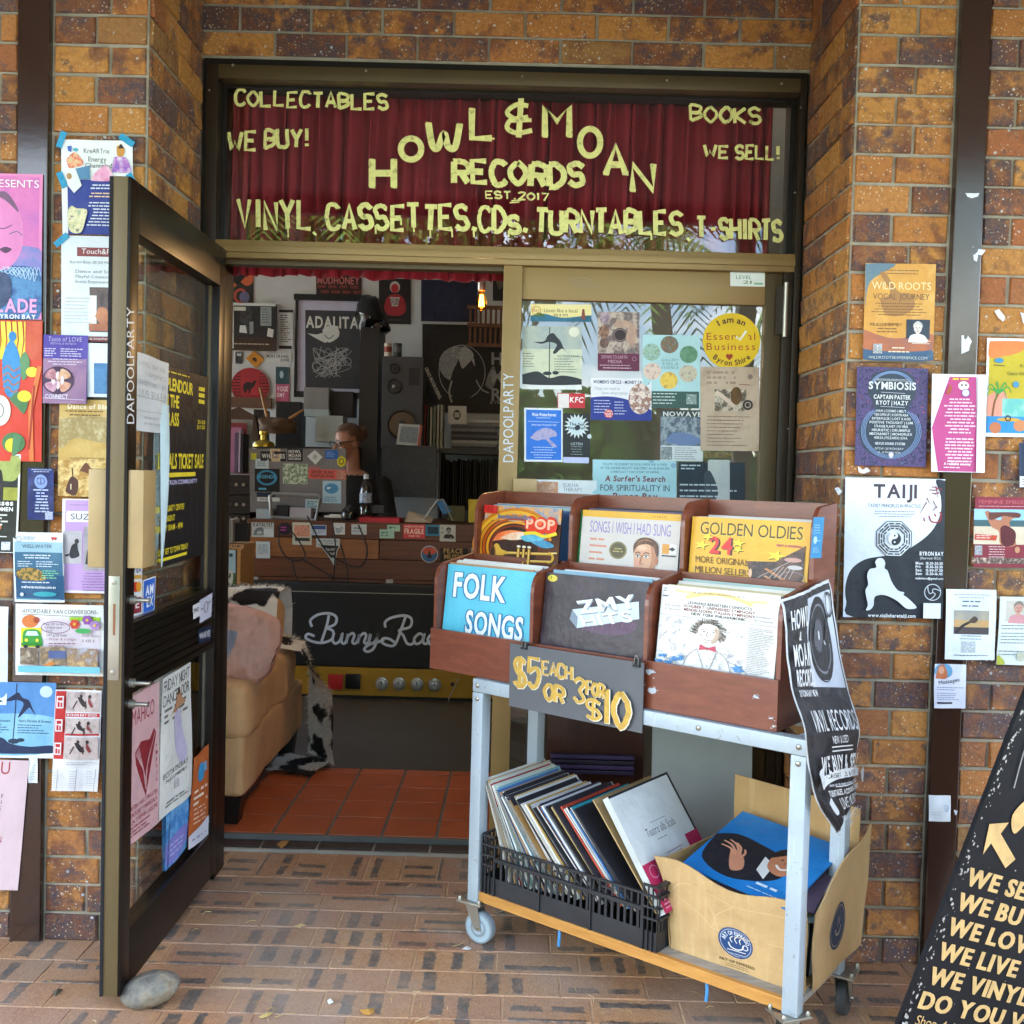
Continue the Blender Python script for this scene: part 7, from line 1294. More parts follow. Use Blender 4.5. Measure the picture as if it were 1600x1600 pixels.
b = pbox(595, 697, 682, 776, 3.6, .06, simple('patterned_black', '#15161a', .45)); tag(b.build('speaker_cover'), 'black panel with a grey swirling pattern right of the shop assistant', 'panel')
s = WS(3.597, 597, 699, 680, 774, None, wav=0); rn = random.Random(3); o = bpy.data.objects['speaker_cover']; s.ki = .04
for k in range(170):
    x, y, r = rn.uniform(600, 676), rn.uniform(702, 772), rn.uniform(1.2, 2.6); a = rn.uniform(0, 360); s.ring(x, y, r, r, .5, '#4c5056', 8, a, a+rn.uniform(140, 300))
s.build('swirl_pattern', parent=o)
# shelf with records and magazines
sh = empty('record_shelf', P(735, 800, 4.4), 'dark shelf of records and magazines at the right of the back wall', 'shelf')
b = MB(); pbox(684, 703, 800, 708, 4.2, .5, BK, b); pbox(684, 800, 800, 1010, 4.2, .5, BK, b); pbox(682, 703, 686, 1000, 4.2, .5, BK, b); b.build('shelf_board', sh)
rn = random.Random(14); x = 690
while x < 792:
    w_ = rn.uniform(2, 3.4); b = pbox(x, 716+rn.uniform(0, 6), x+w_-.4, 799, 4.25, .3, C(rn.choice(['#2c2a28', '#4a463e', '#3a3c40', '#6a6458', '#222226', '#54504a', '#7a7468']))); tag(b.build('record_sleeve'), 'record standing in the dark shelf by the fixed door', 'record', 'records in the back shelf'); x += w_
x = 660
for k, (w_, c, t0) in enumerate(((6, '#a83a4a', 632), (5, '#2a2c30', 640), (5, '#c8ccc4', 636), (6, '#8a9a8a', 634), (5, '#d0d4d0', 632), (6, '#b8bcb4', 632))):
    b = pbox(x, t0, x+w_-.5, 701, 4.3, .22, C(c)); tag(b.build('magazine'), 'upright magazine right of the hifi speaker', 'magazine', 'upright magazines on the back shelf'); x += w_
s = WS(4.28, 700, 634, 729, 662, '#cfd4d2', wav=0); s.ell(714, 648, 6, 8, '#3a4044'); s.rect(710, 644, 718, 652, '#b8bcbc'); s.build('magazine', 'white magazine with a dark round picture facing out on the back shelf', 'magazine')
for k in range(10):
    y_ = 702-k*4.6; b = pbox(703+rn.uniform(0, 4), y_-4, 782-rn.uniform(0, 8), y_-.3, 4.3, .25, C(rn.choice(['#8a8c8a', '#b8bab6', '#3a3c42', '#6a6470', '#c8c8c0', '#50343a']))); tag(b.build('magazine'), 'magazine lying in the pile on the back shelf', 'magazine', 'magazines piled on the back shelf')
bk = Sheet(wallq(4.2, (660, 573), (668, 570), (694, 626), (688, 632)), (0, 0, 10, 70), '#161618', wav=0); bk.text('DEAD MOON RISING', 8, 4, 6, '#d0d4d4', 58, rot=90, bold=1); bk.build('book', 'black book with white spine lettering leaning by the moon poster', 'book')
b = MB(); q = wallq(3.9, (624, 662), (660, 664), (656, 697), (619, 694)); b.prism(q, (0, .05, 0), C('#b8bcba')); o = b.build('magazine_stand'); tag(o, 'tilted white framed photo in front of the hifi speaker', 'picture')
s = Sheet([p+Vector((0, -.002, 0)) for p in q], (0, 0, 40, 34), None, wav=0); s.rect(4, 4, 34, 30, '#4a5460,#8a949a,#2a3038@60'); s.rect(36, 0, 40, 34, '#a84a3a'); s.build('picture_print', parent=o)
cg = empty('wooden_cage', P(758, 540, 4.3), 'slatted brown wooden crate hung high beside the moon poster', 'crate')
b = MB(); WC = wood('cage_wood', '#4a2c18', '#7a4a28', .6, (10, 4, 10))
for k in range(7): pbox(732+k*8, 480, 737+k*8, 540, 4.3, .03, WC, b)
for y_ in (478, 506, 537): pbox(730, y_, 788, y_+4, 4.28, .018, WC, b)
b.build('slats', cg)
# hanging bulb
bl = empty('pendant_bulb', P(753, 425, 1.2), 'glowing filament bulb hanging inside the top right of the doorway', 'lamp')
p = P(753, 446, 1.2); b = MB(); b.tube([p, p+Vector((0, 0, .05)), Vector((p.x, p.y, 3.19))], .0025, BLACKP, 6); b.build('cord', bl)
b = MB(); b.lathe([(.006, .05), (.016, .046), (.018, .0), (.015, -.012)], p-Vector((0, 0, .012)), STEEL, 16); b.build('lamp_socket', bl, True)
em, t, bb = newmat('lamp_glow'); bb.inputs['Emission Color'].default_value = (1, .42, .08, 1); bb.inputs['Emission Strength'].default_value = 4.5; bb.inputs['Base Color'].default_value = (.8, .4, .1, 1)
ag = glassmat('amber_glass', (1, .62, .25))
b = MB(); pc = p-Vector((0, 0, .024)); b.lathe([(.012, 0), (.014, -.012), (.022, -.035), (.026, -.055), (.024, -.072), (.014, -.086), (.003, -.09)], pc, ag, 20); b.build('bulb_glass', bl, True)
b = MB()
for k in range(6):
    a = k*1.047; b.tube([pc+Vector((.006*math.cos(a), .006*math.sin(a), -.018)), pc+Vector((.011*math.cos(a+.3), .011*math.sin(a+.3), -.07))], .0022, em, 6)
b.build('filament', bl)
ld = bpy.data.lights.new('bulb_light', 'POINT'); ld.energy = 2.2; ld.color = (1, .6, .25); ld.shadow_soft_size = .03; lo = bpy.data.objects.new('bulb_light', ld); col.objects.link(lo); lo.location = pc-Vector((0, .0, .13))
# counter
CY = 2.74
ct = empty('shop_counter', P(575, 1000, CY), 'wooden plank shop counter covered in small stickers', 'counter')
cw = [wood('counter_plank', '#4a2a18', '#7a4626', .45, (1.2, 10, 22), 2), wood('counter_plank_light', '#7a4c28', '#a8703a', .45, (1.2, 10, 22), 2)]
for k, (ya, yb_, x0, x1, m_) in enumerate(((816, 842, 386, 802, 0), (843, 873, 388, 592, 1), (843, 873, 593, 802, 0), (874, 904, 390, 802, 0), (905, 912, 390, 802, 0))):
    a, c = P(x0, yb_+(4 if x0 < 500 else 6), CY), P(x1, ya+(2 if x0 < 500 else 2), CY); b = MB(); zt = P(580, ya+.5, CY).z; zb = P(580, yb_+.5, CY).z; b.box(a.x, CY-(.004 if k % 2 else 0), zb, c.x, CY+.03, zt, cw[m_], .002); b.build('plank', ct)
zt = P(580, 816, CY).z; a, c = P(384, 816, CY), P(806, 816, CY)
b = MB(); b.box(a.x, CY+.031, zt-.03, c.x, CY+.75, zt, wood('counter_top', '#3a2416', '#5a3820', .4, (1.2, 8, 20), 2), .003); b.box(a.x, CY+.031, 0, c.x, CY+.06, zt-.031, BK); b.build('counter_top', ct)
def cs(x0, y0, x1, y1, base, fn=None):
    s = WS(CY-.0075, x0, y0, x1, y1, base, wav=.0004)
    if fn: fn(s)
    s.build('sticker', parent=ct)
def t1(t_, x, y, h, c, w_=None): return lambda s: s.text(t_, x, y, h, c, w_, bold=1)
cs(393, 816, 428, 839, '#b8c4c8', lambda s: (s.text('KATALYST', 396, 817, 5, '#1a1c20', 30, bold=1), s.blob([(396, 836), (400, 826), (410, 824), (414, 834)], '#6a7a84'), s.rect(412, 826, 427, 838, '#d0e0e6')))
s = Sheet(wallq(CY-.008, (434, 817), (456, 817), (456, 836), (434, 836)), (434, 817, 456, 836), None, wav=0); s.ell(445, 826, 11, 9.5, '#2a1a2e'); s.lines(438, 823, 452, 2, 4, 2, '#b04a9a'); s.build('sticker', parent=ct)
cs(457, 816, 487, 851, '#cfd0c0', lambda s: (s.rect(460, 820, 484, 838, '#c84a3a,#e0a890,#3a3a30@60'), s.rect(461, 840, 484, 845, '#3a3c3a')))
cs(486, 820, 510, 836, '#c8d8e8', lambda s: (s.rect(487, 821, 509, 827, '#3a5a9a'), s.lines(488, 829, 508, 2, 3, 1, '#5a6a8a'))); cs(521, 817, 539, 835, '#d4dcdc', lambda s: s.blob([(525, 832), (524, 822), (532, 820), (536, 826), (530, 833)], '#3a5a7a,#d0d8d8@80')); cs(549, 819, 573, 835, '#c8d4dc', lambda s: (s.lines(553, 824, 569, 1, 3, 2, '#5a6a80'), s.lines(552, 829, 570, 1, 3, 1, '#6a7a8a')))
cs(593, 827, 616, 841, '#a8d0c0', lambda s: s.lines(596, 831, 613, 2, 4, 2, '#3a6a58')); cs(605, 820, 625, 830, '#b0d8c4', lambda s: s.lines(608, 823, 621, 1, 4, 3, '#4a7a64')); cs(630, 819, 664, 841, '#d84a4a', lambda s: (s.text('HANDLE WITH CARE', 632, 821, 2.8, '#f0d8d4', 30, bold=1), s.text('FRAGILE', 632, 826, 7.5, '#f4e4e0', 30, bold=1), s.text('THANK YOU', 638, 836, 2.6, '#f0d8d4', 18, bold=1)))
cs(665, 820, 687, 837, '#3a8ab0', lambda s: s.rect(668, 823, 685, 834, '#1c3a50')); cs(687, 820, 712, 846, '#c4ccc8', lambda s: (s.portrait(701, 829, 4, '#8a8e8c', '#1a1c1e', '#1a1c1e'), s.text('H', 689, 823, 4, '#3a3c40'), s.text('M', 689, 830, 4, '#3a3c40'))); cs(400, 846, 422, 872, '#c4d8e2', lambda s: (s.rect(403, 850, 419, 866, '#7a9ab0,#d0dce4@90')))
s = Sheet(wallq(CY-.008, (657, 852), (686, 852), (686, 880), (657, 880)), (657, 852, 686, 880), None, wav=0); s.ell(671, 866, 13.5, 13.5, '#b8c0c4', 30); s.ell(671, 866, 12, 12, '#3a6a9a', 30); s.ell(671, 861, 11, 6, '#c85a40', 24); s.poly([(671, 858), (675, 872), (667, 872)], '#2a2c30'); s.build('sticker', parent=ct)
cs(688, 856, 731, 876, '#2a221a', lambda s: (s.text('PEACE', 693, 857, 7, '#b89a60', 30, bold=1), s.text('MUSIC', 694, 866, 7, '#b89a60', 30, bold=1))); cs(736, 856, 760, 870, '#a8b8c0')
cs(494, 841, 531, 855, '#c8d0d2', lambda s: s.lines(497, 844, 528, 3, 3.4, 1.4, '#7a8a90'))
s = Sheet(wallq(CY-.012, (493, 844), (531, 848), (525, 880), (519, 896)), (493, 844, 531, 896), None, wav=.001); s.poly([(493, 844), (531, 852), (525, 896), (515, 896)], '#c8ccca'); s.poly([(497, 851), (530, 852), (524, 876), (510, 876)], '#1c1e22'); s.text('the roots', 504, 856, 6, '#d0d4d4', 22, bold=1); s.text('Vinyl', 508, 865, 6, '#d0d4d4', 14, bold=1); s.build('sticker', parent=ct)
for x in (392, 603): cs(x, 901+(x-392)*.02, x+11, 907+(x-392)*.02, '#b0b4b4')
# amplifier shaped front
AY = 2.70
am = empty('amplifier_cabinet', P(580, 1095, AY), 'giant black amplifier cabinet with silver script and yellow control panel under the counter', 'amplifier')
zA, zY1, zY0 = P(500, 909, AY).z, P(600, 1044, AY).z, P(600, 1087, AY).z; xa, xc = P(383, 950, AY).x, P(383, 950, AY).x+2.35
TOL = simple('black_tolex', '#1c1d20', .6, bs=200, bst=.3); b = MB(); b.box(xa, AY, zY1, xc, CY-.005, zA, TOL, .015); b.box(xa, AY+.01, .034, xc, CY-.005, zY0-.0005, TOL); b.build('cabinet', am)
b = MB(); b.box(xa+.04, AY-.004, zY1+.012, xc-.04, AY-.0005, zA-.05, simple('black_grille', '#0d0e11', .55, bs=260, bst=.3)); b.build('grille', am)
s = WS(AY-.005, 385, 918, 800, 1040, None, dy=0, wav=0); s.line([(389, 922), (800, 932)], 1.3, '#a8a8a0')
scr = lambda *p: [(330+x/3.478, 880+y/3.478) for x, y in p]
SL = simple('silver_script', '#d0def4', .4, 0)
for st_ in (scr((640, 282), (628, 340), (600, 425)), scr((548, 345), (540, 310), (580, 280), (640, 272), (680, 292), (672, 332), (620, 352)), scr((620, 352), (662, 368), (656, 412), (604, 432), (548, 424), (514, 404), (526, 384), (562, 396)),
            scr((668, 378), (660, 418), (676, 436), (700, 420), (714, 380), (708, 424), (724, 436), (740, 410), (744, 384), (734, 436), (744, 398), (768, 380), (778, 394), (768, 428), (784, 436), (800, 412), (806, 384), (796, 436), (808, 398), (832, 380), (842, 394), (832, 428), (848, 436), (862, 410), (866, 384), (858, 420), (874, 436), (900, 412), (908, 384), (894, 440), (876, 470), (848, 480), (832, 466), (860, 442), (920, 424), (940, 414)),
            scr((1056, 292), (1036, 350), (1000, 440), (960, 446), (928, 428), (936, 408), (970, 412), (1000, 432)), scr((948, 350), (946, 320), (980, 296), (1050, 284), (1088, 302), (1080, 346), (1022, 364), (1044, 392), (1064, 434), (1090, 440), (1104, 424)),
            scr((1156, 396), (1132, 382), (1104, 410), (1114, 438), (1144, 424), (1160, 384), (1152, 426), (1168, 438), (1186, 418)), scr((1222, 398), (1200, 386), (1178, 412), (1190, 440), (1222, 430)), scr((1226, 424), (1256, 408), (1248, 386), (1228, 412), (1244, 440), (1276, 424))):
    s.curve(st_, 4.1, SL, 5)
s.build('lettering', parent=am)
b = MB(); b.box(xa+.01, AY-.012, zY0, xc-.01, AY+.02, zY1-.0005, simple('mustard_panel', '#a88420', .45), .003); b.build('control_panel', am)
for k, (x, y) in enumerate(((597, 1068), (624, 1068), (652, 1069), (679, 1070))):
    p = P(x, y, AY-.0125); b = MB(); b.lathe([(.04, 0), (.038, .012), (.03, .014), (.028, .03), (.024, .032)], p, simple('silver_knob', '#b0b4b4', .35, .6), 24, Vector((0, -1, 0))); b.box(p.x-.003, p.y-.034, p.z, p.x+.003, p.y-.0315, p.z+.022, BLACKP); b.build('knob', am, True)
for x, y, c in ((525, 1065, '#b82c2c'), (552, 1064, '#16161a')):
    p = P(x, y, AY-.013); b = MB(); b.box(p.x-.045, p.y-.022, p.z-.045, p.x+.045, p.y, p.z+.045, C(c, .3), .006); b.build('switch', am, True)
p = P(707, 1069, AY-.0125); b = MB(); b.lathe([(.012, 0), (.012, .004), (.006, .0045)], p, BLACKP, 14, Vector((0, -1, 0))); b.build('jack_socket', am, True)
b = MB(); b.tube(cat([tuple(P(x, y, AY-.03)) for x, y in ((717, 1060), (708, 1078), (701, 1094), (710, 1102), (730, 1104))], 6), .003, C('#a8a49a'), 6); tag(b.build('power_cable', smooth=True), 'thin pale cable beside the amplifier knobs', 'cable')
for k, pts in enumerate((((438, 820), (436, 850), (452, 874), (476, 872), (470, 850), (450, 824)), ((480, 806), (500, 846), (520, 870), (560, 886), (574, 860), (560, 820)), ((518, 810), (524, 850), (522, 890), (520, 908)), ((470, 872), (500, 890), (540, 910), (540, 880), (532, 850)), ((455, 872), (462, 900), (472, 914)))):
    b = MB(); b.tube(cat([tuple(P(x, y, CY-.022-.006*k)) for x, y in pts], 6), .0045, BLACKP, 6); tag(b.build('power_cable', smooth=True), ('black cable looping below the round purple sticker', 'black cable looping widest across the counter planks', 'black cable dropping straight past the torn triangular sticker', 'black cable sagging lowest beneath the torn triangular sticker', 'short black cable dropping at the left over the amplifier top')[k], 'cable')
# things on the counter
mo_ = empty('computer_monitor', P(464, 815, CY+.2), 'back of a grey computer screen covered in stickers on the counter', 'computer')
MY = CY+.18; b = MB(); q = wallq(MY, (389, 701), (540, 701), (541, 800), (391, 800)); b.prism(q, (0, .025, 0), simple('grey_aluminium', '#7c7a7c', .35, .5, bst=.03)); b.build('screen_back', mo_)
b = MB(); pbox(440, 790, 492, 812, MY+.005, .02, BLACKP, b); b.build('monitor_stand', mo_)
def ms(x0, y0, x1, y1, base, fn=None, rot=0):
    s = WS(MY-.002, x0, y0, x1, y1, base, wav=.0002)
    if fn: fn(s)
    s.build('sticker', parent=mo_)
ms(407, 705, 447, 720, '#1c1e22', t1('WHARVES', 409, 709, 6.5, '#d8dcdc', 36)); ms(422, 701, 438, 721, '#c8b890', lambda s: s.rect(425, 704, 435, 716, '#3a6a8a,#d0a060@60')); ms(449, 701, 473, 721, '#1c1e22', lambda s: (s.text('HOWL', 451, 703, 4.6, '#d8dcdc', 19, bold=1), s.text('MOAN', 451, 709, 4.6, '#d8dcdc', 19, bold=1), s.text('RECORDS', 451, 715, 3.4, '#d8dcdc', 19, bold=1)))
ms(399, 717, 420, 732, '#b8ccd4', lambda s: s.lines(402, 721, 417, 3, 3, 1.2, '#5a7a8a')); ms(398, 732, 437, 768, '#16181c', lambda s: (s.ell(417, 746, 16, 12, '#3a86b0'), s.ell(417, 746, 12, 9, '#16181c'), s.text('LEGENDS', 402, 742, 5, '#58a8d0', 28, bold=1), s.lines(404, 762, 430, 1, 4, 3, '#58a8d0'))); ms(442, 724, 481, 756, '#b8ccb0', lambda s: s.rect(442, 724, 481, 756, '#6a9a7a,#d0dcc4,#3a6a50,#e0e0d0@45'))
s = Sheet(wallq(MY-.002, (492, 703), (504, 714), (493, 726), (480, 713)), (0, 0, 10, 10), '#d0d8da', wav=0); s.blob([(3, 6), (3, 3), (6, 3), (7, 6), (5, 8)], '#6a7a80,#d0d8da@90'); s.build('sticker', parent=mo_)
ms(508, 703, 528, 717, '#2a62b0', lambda s: s.lines(510, 706, 526, 3, 3, 1, '#8ab0e0'))
s = Sheet(wallq(MY-.002, (526, 712), (541, 712), (541, 730), (526, 730)), (0, 0, 10, 10), None, wav=0); s.poly([(5, 0), (10, 3), (9, 8), (5, 10), (1, 8), (0, 3)], '#c8c020'); s.ring(5, 5, 2.4, 2.4, .8, '#3a3a1a', 12); s.build('sticker', parent=mo_)
ms(482, 729, 540, 733, '#7c7a7c', t1('SOLD', 483, 728, 4, '#d86a60', 16)); ms(482, 733, 541, 748, '#d8645a', lambda s: (s.text('I SURVIVED THE GREAT', 485, 735, 4.4, '#2a1a1a', 38, bold=1), s.text('FLIGHTLESS CRASH', 486, 741, 4.4, '#2a1a1a', 36, bold=1), s.rect(526, 734, 540, 747, '#d8a890,#8a4a40@60'))); ms(504, 751, 533, 786, '#a8cce0', lambda s: (s.ell(518, 763, 11, 8, '#4a90c0'), s.lines(511, 761, 525, 1, 4, 3, '#e0ecf4'), s.lines(507, 776, 530, 3, 3, 1.2, '#4a80a8'))); ms(401, 769, 430, 776, '#1a2c44'); ms(402, 777, 437, 783, '#c8d0d0', lambda s: s.lines(405, 779, 434, 1, 2, 1.4, '#5a6a70')); ms(477, 780, 500, 794, '#b0ccd4', lambda s: s.lines(480, 783, 497, 3, 3.4, 1.6, '#3a6a7a'))
ms(392, 708, 401, 718, '#b8b830')
ts = MB(); q = [tuple(P(x, y, CY+.06)) for x, y in ((424, 806), (422, 774), (427, 771), (497, 774), (501, 778), (492, 813), (424, 808))]; ts.tube(q, .011, simple('grey_stand', '#8a8e90', .4, .3), 8); tag(ts.build('tablet_stand', smooth=True), 'grey loop shaped stand in front of the computer screen', 'stand')
for k, (x0, y0, x1, y1, c, l, n_, ct_) in enumerate(((400, 796, 424, 811, '#a8b8c0', 'pale blue card box left of the grey loop stand', 'card_box', 'box'), (452, 794, 486, 809, '#b0b0bc', 'small pale grey box inside the grey loop stand', 'card_box', 'box'), (582, 790, 600, 802, '#3a3c3e', 'small dark device right of the water bottle', 'device', 'device'), (431, 790, 450, 808, '#242428', 'black case behind the grey loop stand', 'case', 'case'))):
    b = pbox(x0, y0, x1, y1, CY+.1+.005*k, .08, C(c), None, .003); tag(b.build(n_), l, ct_)
b = MB(); p = P(519, 809, CY+.03); b.box(p.x-.05, p.y, p.z, p.x+.06, p.y+.06, p.z+.012, C('#c8ccc8'), .004); b.box(p.x-.02, p.y+.01, p.z+.0125, p.x+.05, p.y+.05, p.z+.02, C('#d0d4d0'), .004); tag(b.build('folded_paper'), 'crumpled white paper near the middle of the counter edge', 'paper')
b = MB(); p = P(571, 806, CY+.05); BG = glassmat('bottle_plastic', (.75, .82, .9), .04); b.lathe([(.03, 0), (.038, .006), (.038, .05), (.034, .06), (.038, .07), (.038, .15), (.03, .19), (.014, .215), (.013, .225)], p, BG, 20); o = b.build('water_bottle', smooth=True); tag(o, 'clear plastic water bottle standing on the counter', 'bottle')
b = MB(); b.lathe([(.016, .226), (.016, .25), (.01, .256)], p, C('#b8c4cc'), 16); b.build('bottle_cap', o, True); b = MB(); b.lathe([(.0385, .08), (.0385, .14)], p, C('#3a5a8a,#b8c8d8@60'), 20); b.build('bottle_label', o, True)
b = MB(); p = P(546, 812, CY+.05); b.lathe([(.03, 0), (.05, .01), (.052, .03), (.045, .06), (.02, .085), (.004, .09)], p, simple('gloss_black', '#101012', .15), 20); tag(b.build('black_dome', smooth=True), 'shiny black dome next to the water bottle on the counter', 'cup')
b = MB(); a, c = P(561, 817, CY+.02), P(624, 809, CY+.02); b.box(a.x, a.y, a.z, c.x, a.y+.17, a.z+.034, C('#b82a3a', .35), .004); tag(b.build('red_box'), 'flat bright red box lying on the counter', 'box')
b = MB(); p = P(640, 816, CY+.02); vs = [(p.x-.03, p.y, p.z), (p.x+.13, p.y, p.z), (p.x+.14, p.y+.12, p.z+.02), (p.x-.02, p.y+.12, p.z+.06)]; b.prism(vs, (0, 0, .004), C('#b8ac98')); tag(b.build('folded_paper'), 'tan folded paper right of the red box on the counter', 'paper')
b = MB(); q = [P(x, y, CY+.06) for x, y in ((660, 814), (684, 781), (692, 781), (708, 814))]; b.tube(q, .004, STEEL, 6); q = [p_+Vector((0, .08, 0)) for p_ in q]; b.tube(q, .004, STEEL, 6); ws_ = b.build('wire_stand', smooth=True); tag(ws_, 'small folding wire stand on the counter beside the record bins', 'stand')
b = MB(); q = wallq(CY+.09, (682, 784), (694, 781), (706, 800), (692, 804)); b.prism(q, (0, .006, 0), C('#3a78b0')); b.build('clip', ws_)
s = WS(CY+.05, 732, 780, 762, 816, '#c8b838'); s.build('paper_sheet', 'yellow paper standing behind the upper left record bin', 'paper sheet')
s = WS(CY+.12, 700, 790, 726, 814, '#4a4a20'); s.build('paper_sheet', 'olive paper behind the small wire stand', 'paper sheet')
# things left of and behind the counter
lf = empty('display_shelf', P(362, 925, 2.3), 'narrow pale wood stand at the left behind the cowhide throw', 'shelf')
b = MB(); LW = wood('pale_wood', '#a87a40', '#c89a58', .5, (8, 8, 20)); pbox(340, 852, 379, 858, 2.3, .3, LW, b); pbox(369, 859, 376, 960, 2.3, .3, LW, b); pbox(340, 1000, 376, 1010, 2.3, .3, LW, b); b.build('stand', lf)
s = WS(2.295, 346, 850, 381, 856, '#c8a078', wav=0); s.text('SCOTT BLAMEY', 348, 851, 3.6, '#4a2a1a', 30, bold=1); s.build('lettering', parent=lf)
s = WS(2.3, 344, 859, 368, 922, '#a8ccd8', wav=.0005); s.rect(344, 895, 368, 922, '#3a5a34,#5a7a44@30'); s.blob([(354, 905), (358, 890), (364, 896), (362, 914)], '#d0d4cc'); s.ell(361, 867, 3, 3, '#3a5060'); s.build('record_sleeve', 'record with a pale blue sky and green field on the pale wood stand', 'record')
for k in range(4): b = pbox(346+k*4.6, 812, 350+k*4.6, 848, 2.35, .14, C(('#d0d4d0', '#c8ccc8', '#b8bcb8', '#8a8c8a')[k])); tag(b.build('boxed_disc'), 'white boxed disc standing on top of the pale wood stand', 'disc case', 'boxed discs on the pale wood stand')
b = pbox(366, 818, 388, 846, 2.4, .05, C('#1a1a1c'), None, .004); tag(b.build('case'), 'black case beside the boxed discs', 'case')
for k, (x0, y0, x1, y1, c) in enumerate(((343, 656, 395, 740, '#8a8e8c'), (343, 661, 386, 738, '#8a3a40'), (342, 668, 378, 738, '#a87090'), (366, 676, 372, 738, '#5a4a60'), (372, 672, 376, 738, '#b8a8b8'), (376, 678, 380, 738, '#2a2830'))):
    b = pbox(x0, y0, x1, y1, 3.75-k*.03, .004 if k < 3 else .2, C(c)); tag(b.build('record_sleeve'), ('grey record at the back of the left shelf row', 'dark red record in the left shelf row', 'pink record at the front of the left shelf row', 'violet record edge standing in the left shelf row', 'pale lilac record edge standing in the left shelf row', 'black record edge standing in the left shelf row')[k], 'record')
for k, (y0, y1) in enumerate(((742, 772), (774, 802), (804, 815))):
    a, c = P(340, y1, 3.6), P(391, y0, 3.6); b = MB(); b.box(a.x, 3.6, a.z, c.x, 3.95, c.z-.002, simple('hifi_black', '#141416', .35), .003); o = b.build('hifi_unit'); tag(o, ('black hifi unit at the top of the stack left of the counter', 'black hifi unit in the middle of the stack left of the counter', 'black hifi unit at the bottom of the stack left of the counter')[k], 'hifi')
    b = MB()
    for j in range(3): b.lathe([(.012, 0), (.011, .012)], (a.x+.08+j*.05, 3.6, (a.z+c.z)/2), STEEL, 10, Vector((0, -1, 0)))
    b.build('dial', o)
b = pbox(340, 815, 392, 1010, 3.65, .35, BK); tag(b.build('low_cabinet'), 'low black cabinet under the hifi stack', 'cabinet')
for k, (x0, y0, x1, y1, Yc, c, l, n_, ct_) in enumerate(((474, 606, 514, 640, 4.2, '#8a8c8e', 'grey cardboard box on the shelf behind the computer', 'card_box', 'box'), (514, 612, 552, 650, 4.25, '#2c2c30', 'dark box beside the grey cardboard box', 'card_box', 'box'), (475, 640, 514, 650, 4.18, '#a8b8bc', 'pale flat box under the grey cardboard box', 'card_box', 'box'), (492, 650, 536, 690, 4.1, '#aab8b8', 'pale blue grey folder behind the shop assistant', 'folder', 'folder'), (430, 628, 470, 700, 4.3, '#1c1c1e', 'black hifi tower under the back wall posters', 'hifi_tower', 'hifi'), (395, 640, 412, 700, 4.3, '#2a2018', 'dark brown box left of the wooden sticks', 'card_box', 'box'))):
    b = pbox(x0, y0, x1, y1, Yc, .2, C(c), None, .004); tag(b.build(n_), l, ct_)
b = pbox(396, 700, 560, 1010, 4.05, .3, BK); tag(b.build('back_bench'), 'black bench along the back wall behind the counter', 'bench')
for k, (a, c) in enumerate((((406, 606), (418, 654)), ((474, 640), (452, 655)))):
    b = MB(); b.tube([P(*a, 4.0), P(*c, 4.0)], [.008, .014], wood('stick_wood', '#8a5a2c', '#b88448', .5), 8); tag(b.build('drum_stick', smooth=True), ('pale wooden stick leaning steeply below the red disc', 'pale wooden stick lying below the grey cardboard box')[k], 'stick')
b = MB(); p = P(432, 665, 4.0); b.ball(p, (.13, .08, .07), simple('brown_leather', '#5a4028', .6), 12, .4, 4); tag(b.build('leather_bag', smooth=True), 'lumpy brown leather bag beneath the wooden sticks', 'bag')
b = MB(); p = P(412, 698, 3.2); b.lathe([(.07, 0), (.07, .012), (.06, .03), (.02, .045), (.02, .075), (.028, .08), (.028, .1)], p, simple('brass', '#a8923a', .3, .8), 24); tag(b.build('brass_bell', smooth=True), 'small brass topped lamp base behind the computer screen', 'ornament')
b = MB(); q = [P(x, y, 4.0) for x, y in ((348, 660), (352, 644), (372, 636), (398, 650), (406, 690), (350, 690))]; b.prism(q, (0, .06, 0), simple('brown_hide', '#4a3424', .8)); tag(b.build('backboard'), 'brown shaped wooden panel behind the left shelf records', 'panel')
# ---- sofa
SX, S0, S1 = -1.02, .42, 1.30
def cloth(name, c, dist=.05, sc=6):
    m, t, b = newmat(name); k = lin(c); t.links.new(ramp(t, tnoise(t, 10, 6), [(.3, [x*.85 for x in k]), (.7, k)]), b.inputs['Base Color']); b.inputs['Roughness'].default_value = .92
    h = math_(t, 'ADD', math_(t, 'MULTIPLY', tnoise(t, sc, 5, sc3=(2.2, 1, 1), rough=.4), 1.0), math_(t, 'MULTIPLY', tnoise(t, 240, 2), .03))
    bp = N(t, 'ShaderNodeBump'); bp.inputs['Strength'].default_value = 1; bp.inputs['Distance'].default_value = dist; t.links.new(h, bp.inputs['Height']); t.links.new(bp.outputs[0], b.inputs['Normal']); return m
SUE = cloth('tan_suede', '#d6a672', .03, 5)
sf = empty('sofa', (-1.45, .9, .034), 'tan suede sofa on dark legs just inside the doorway', 'sofa')
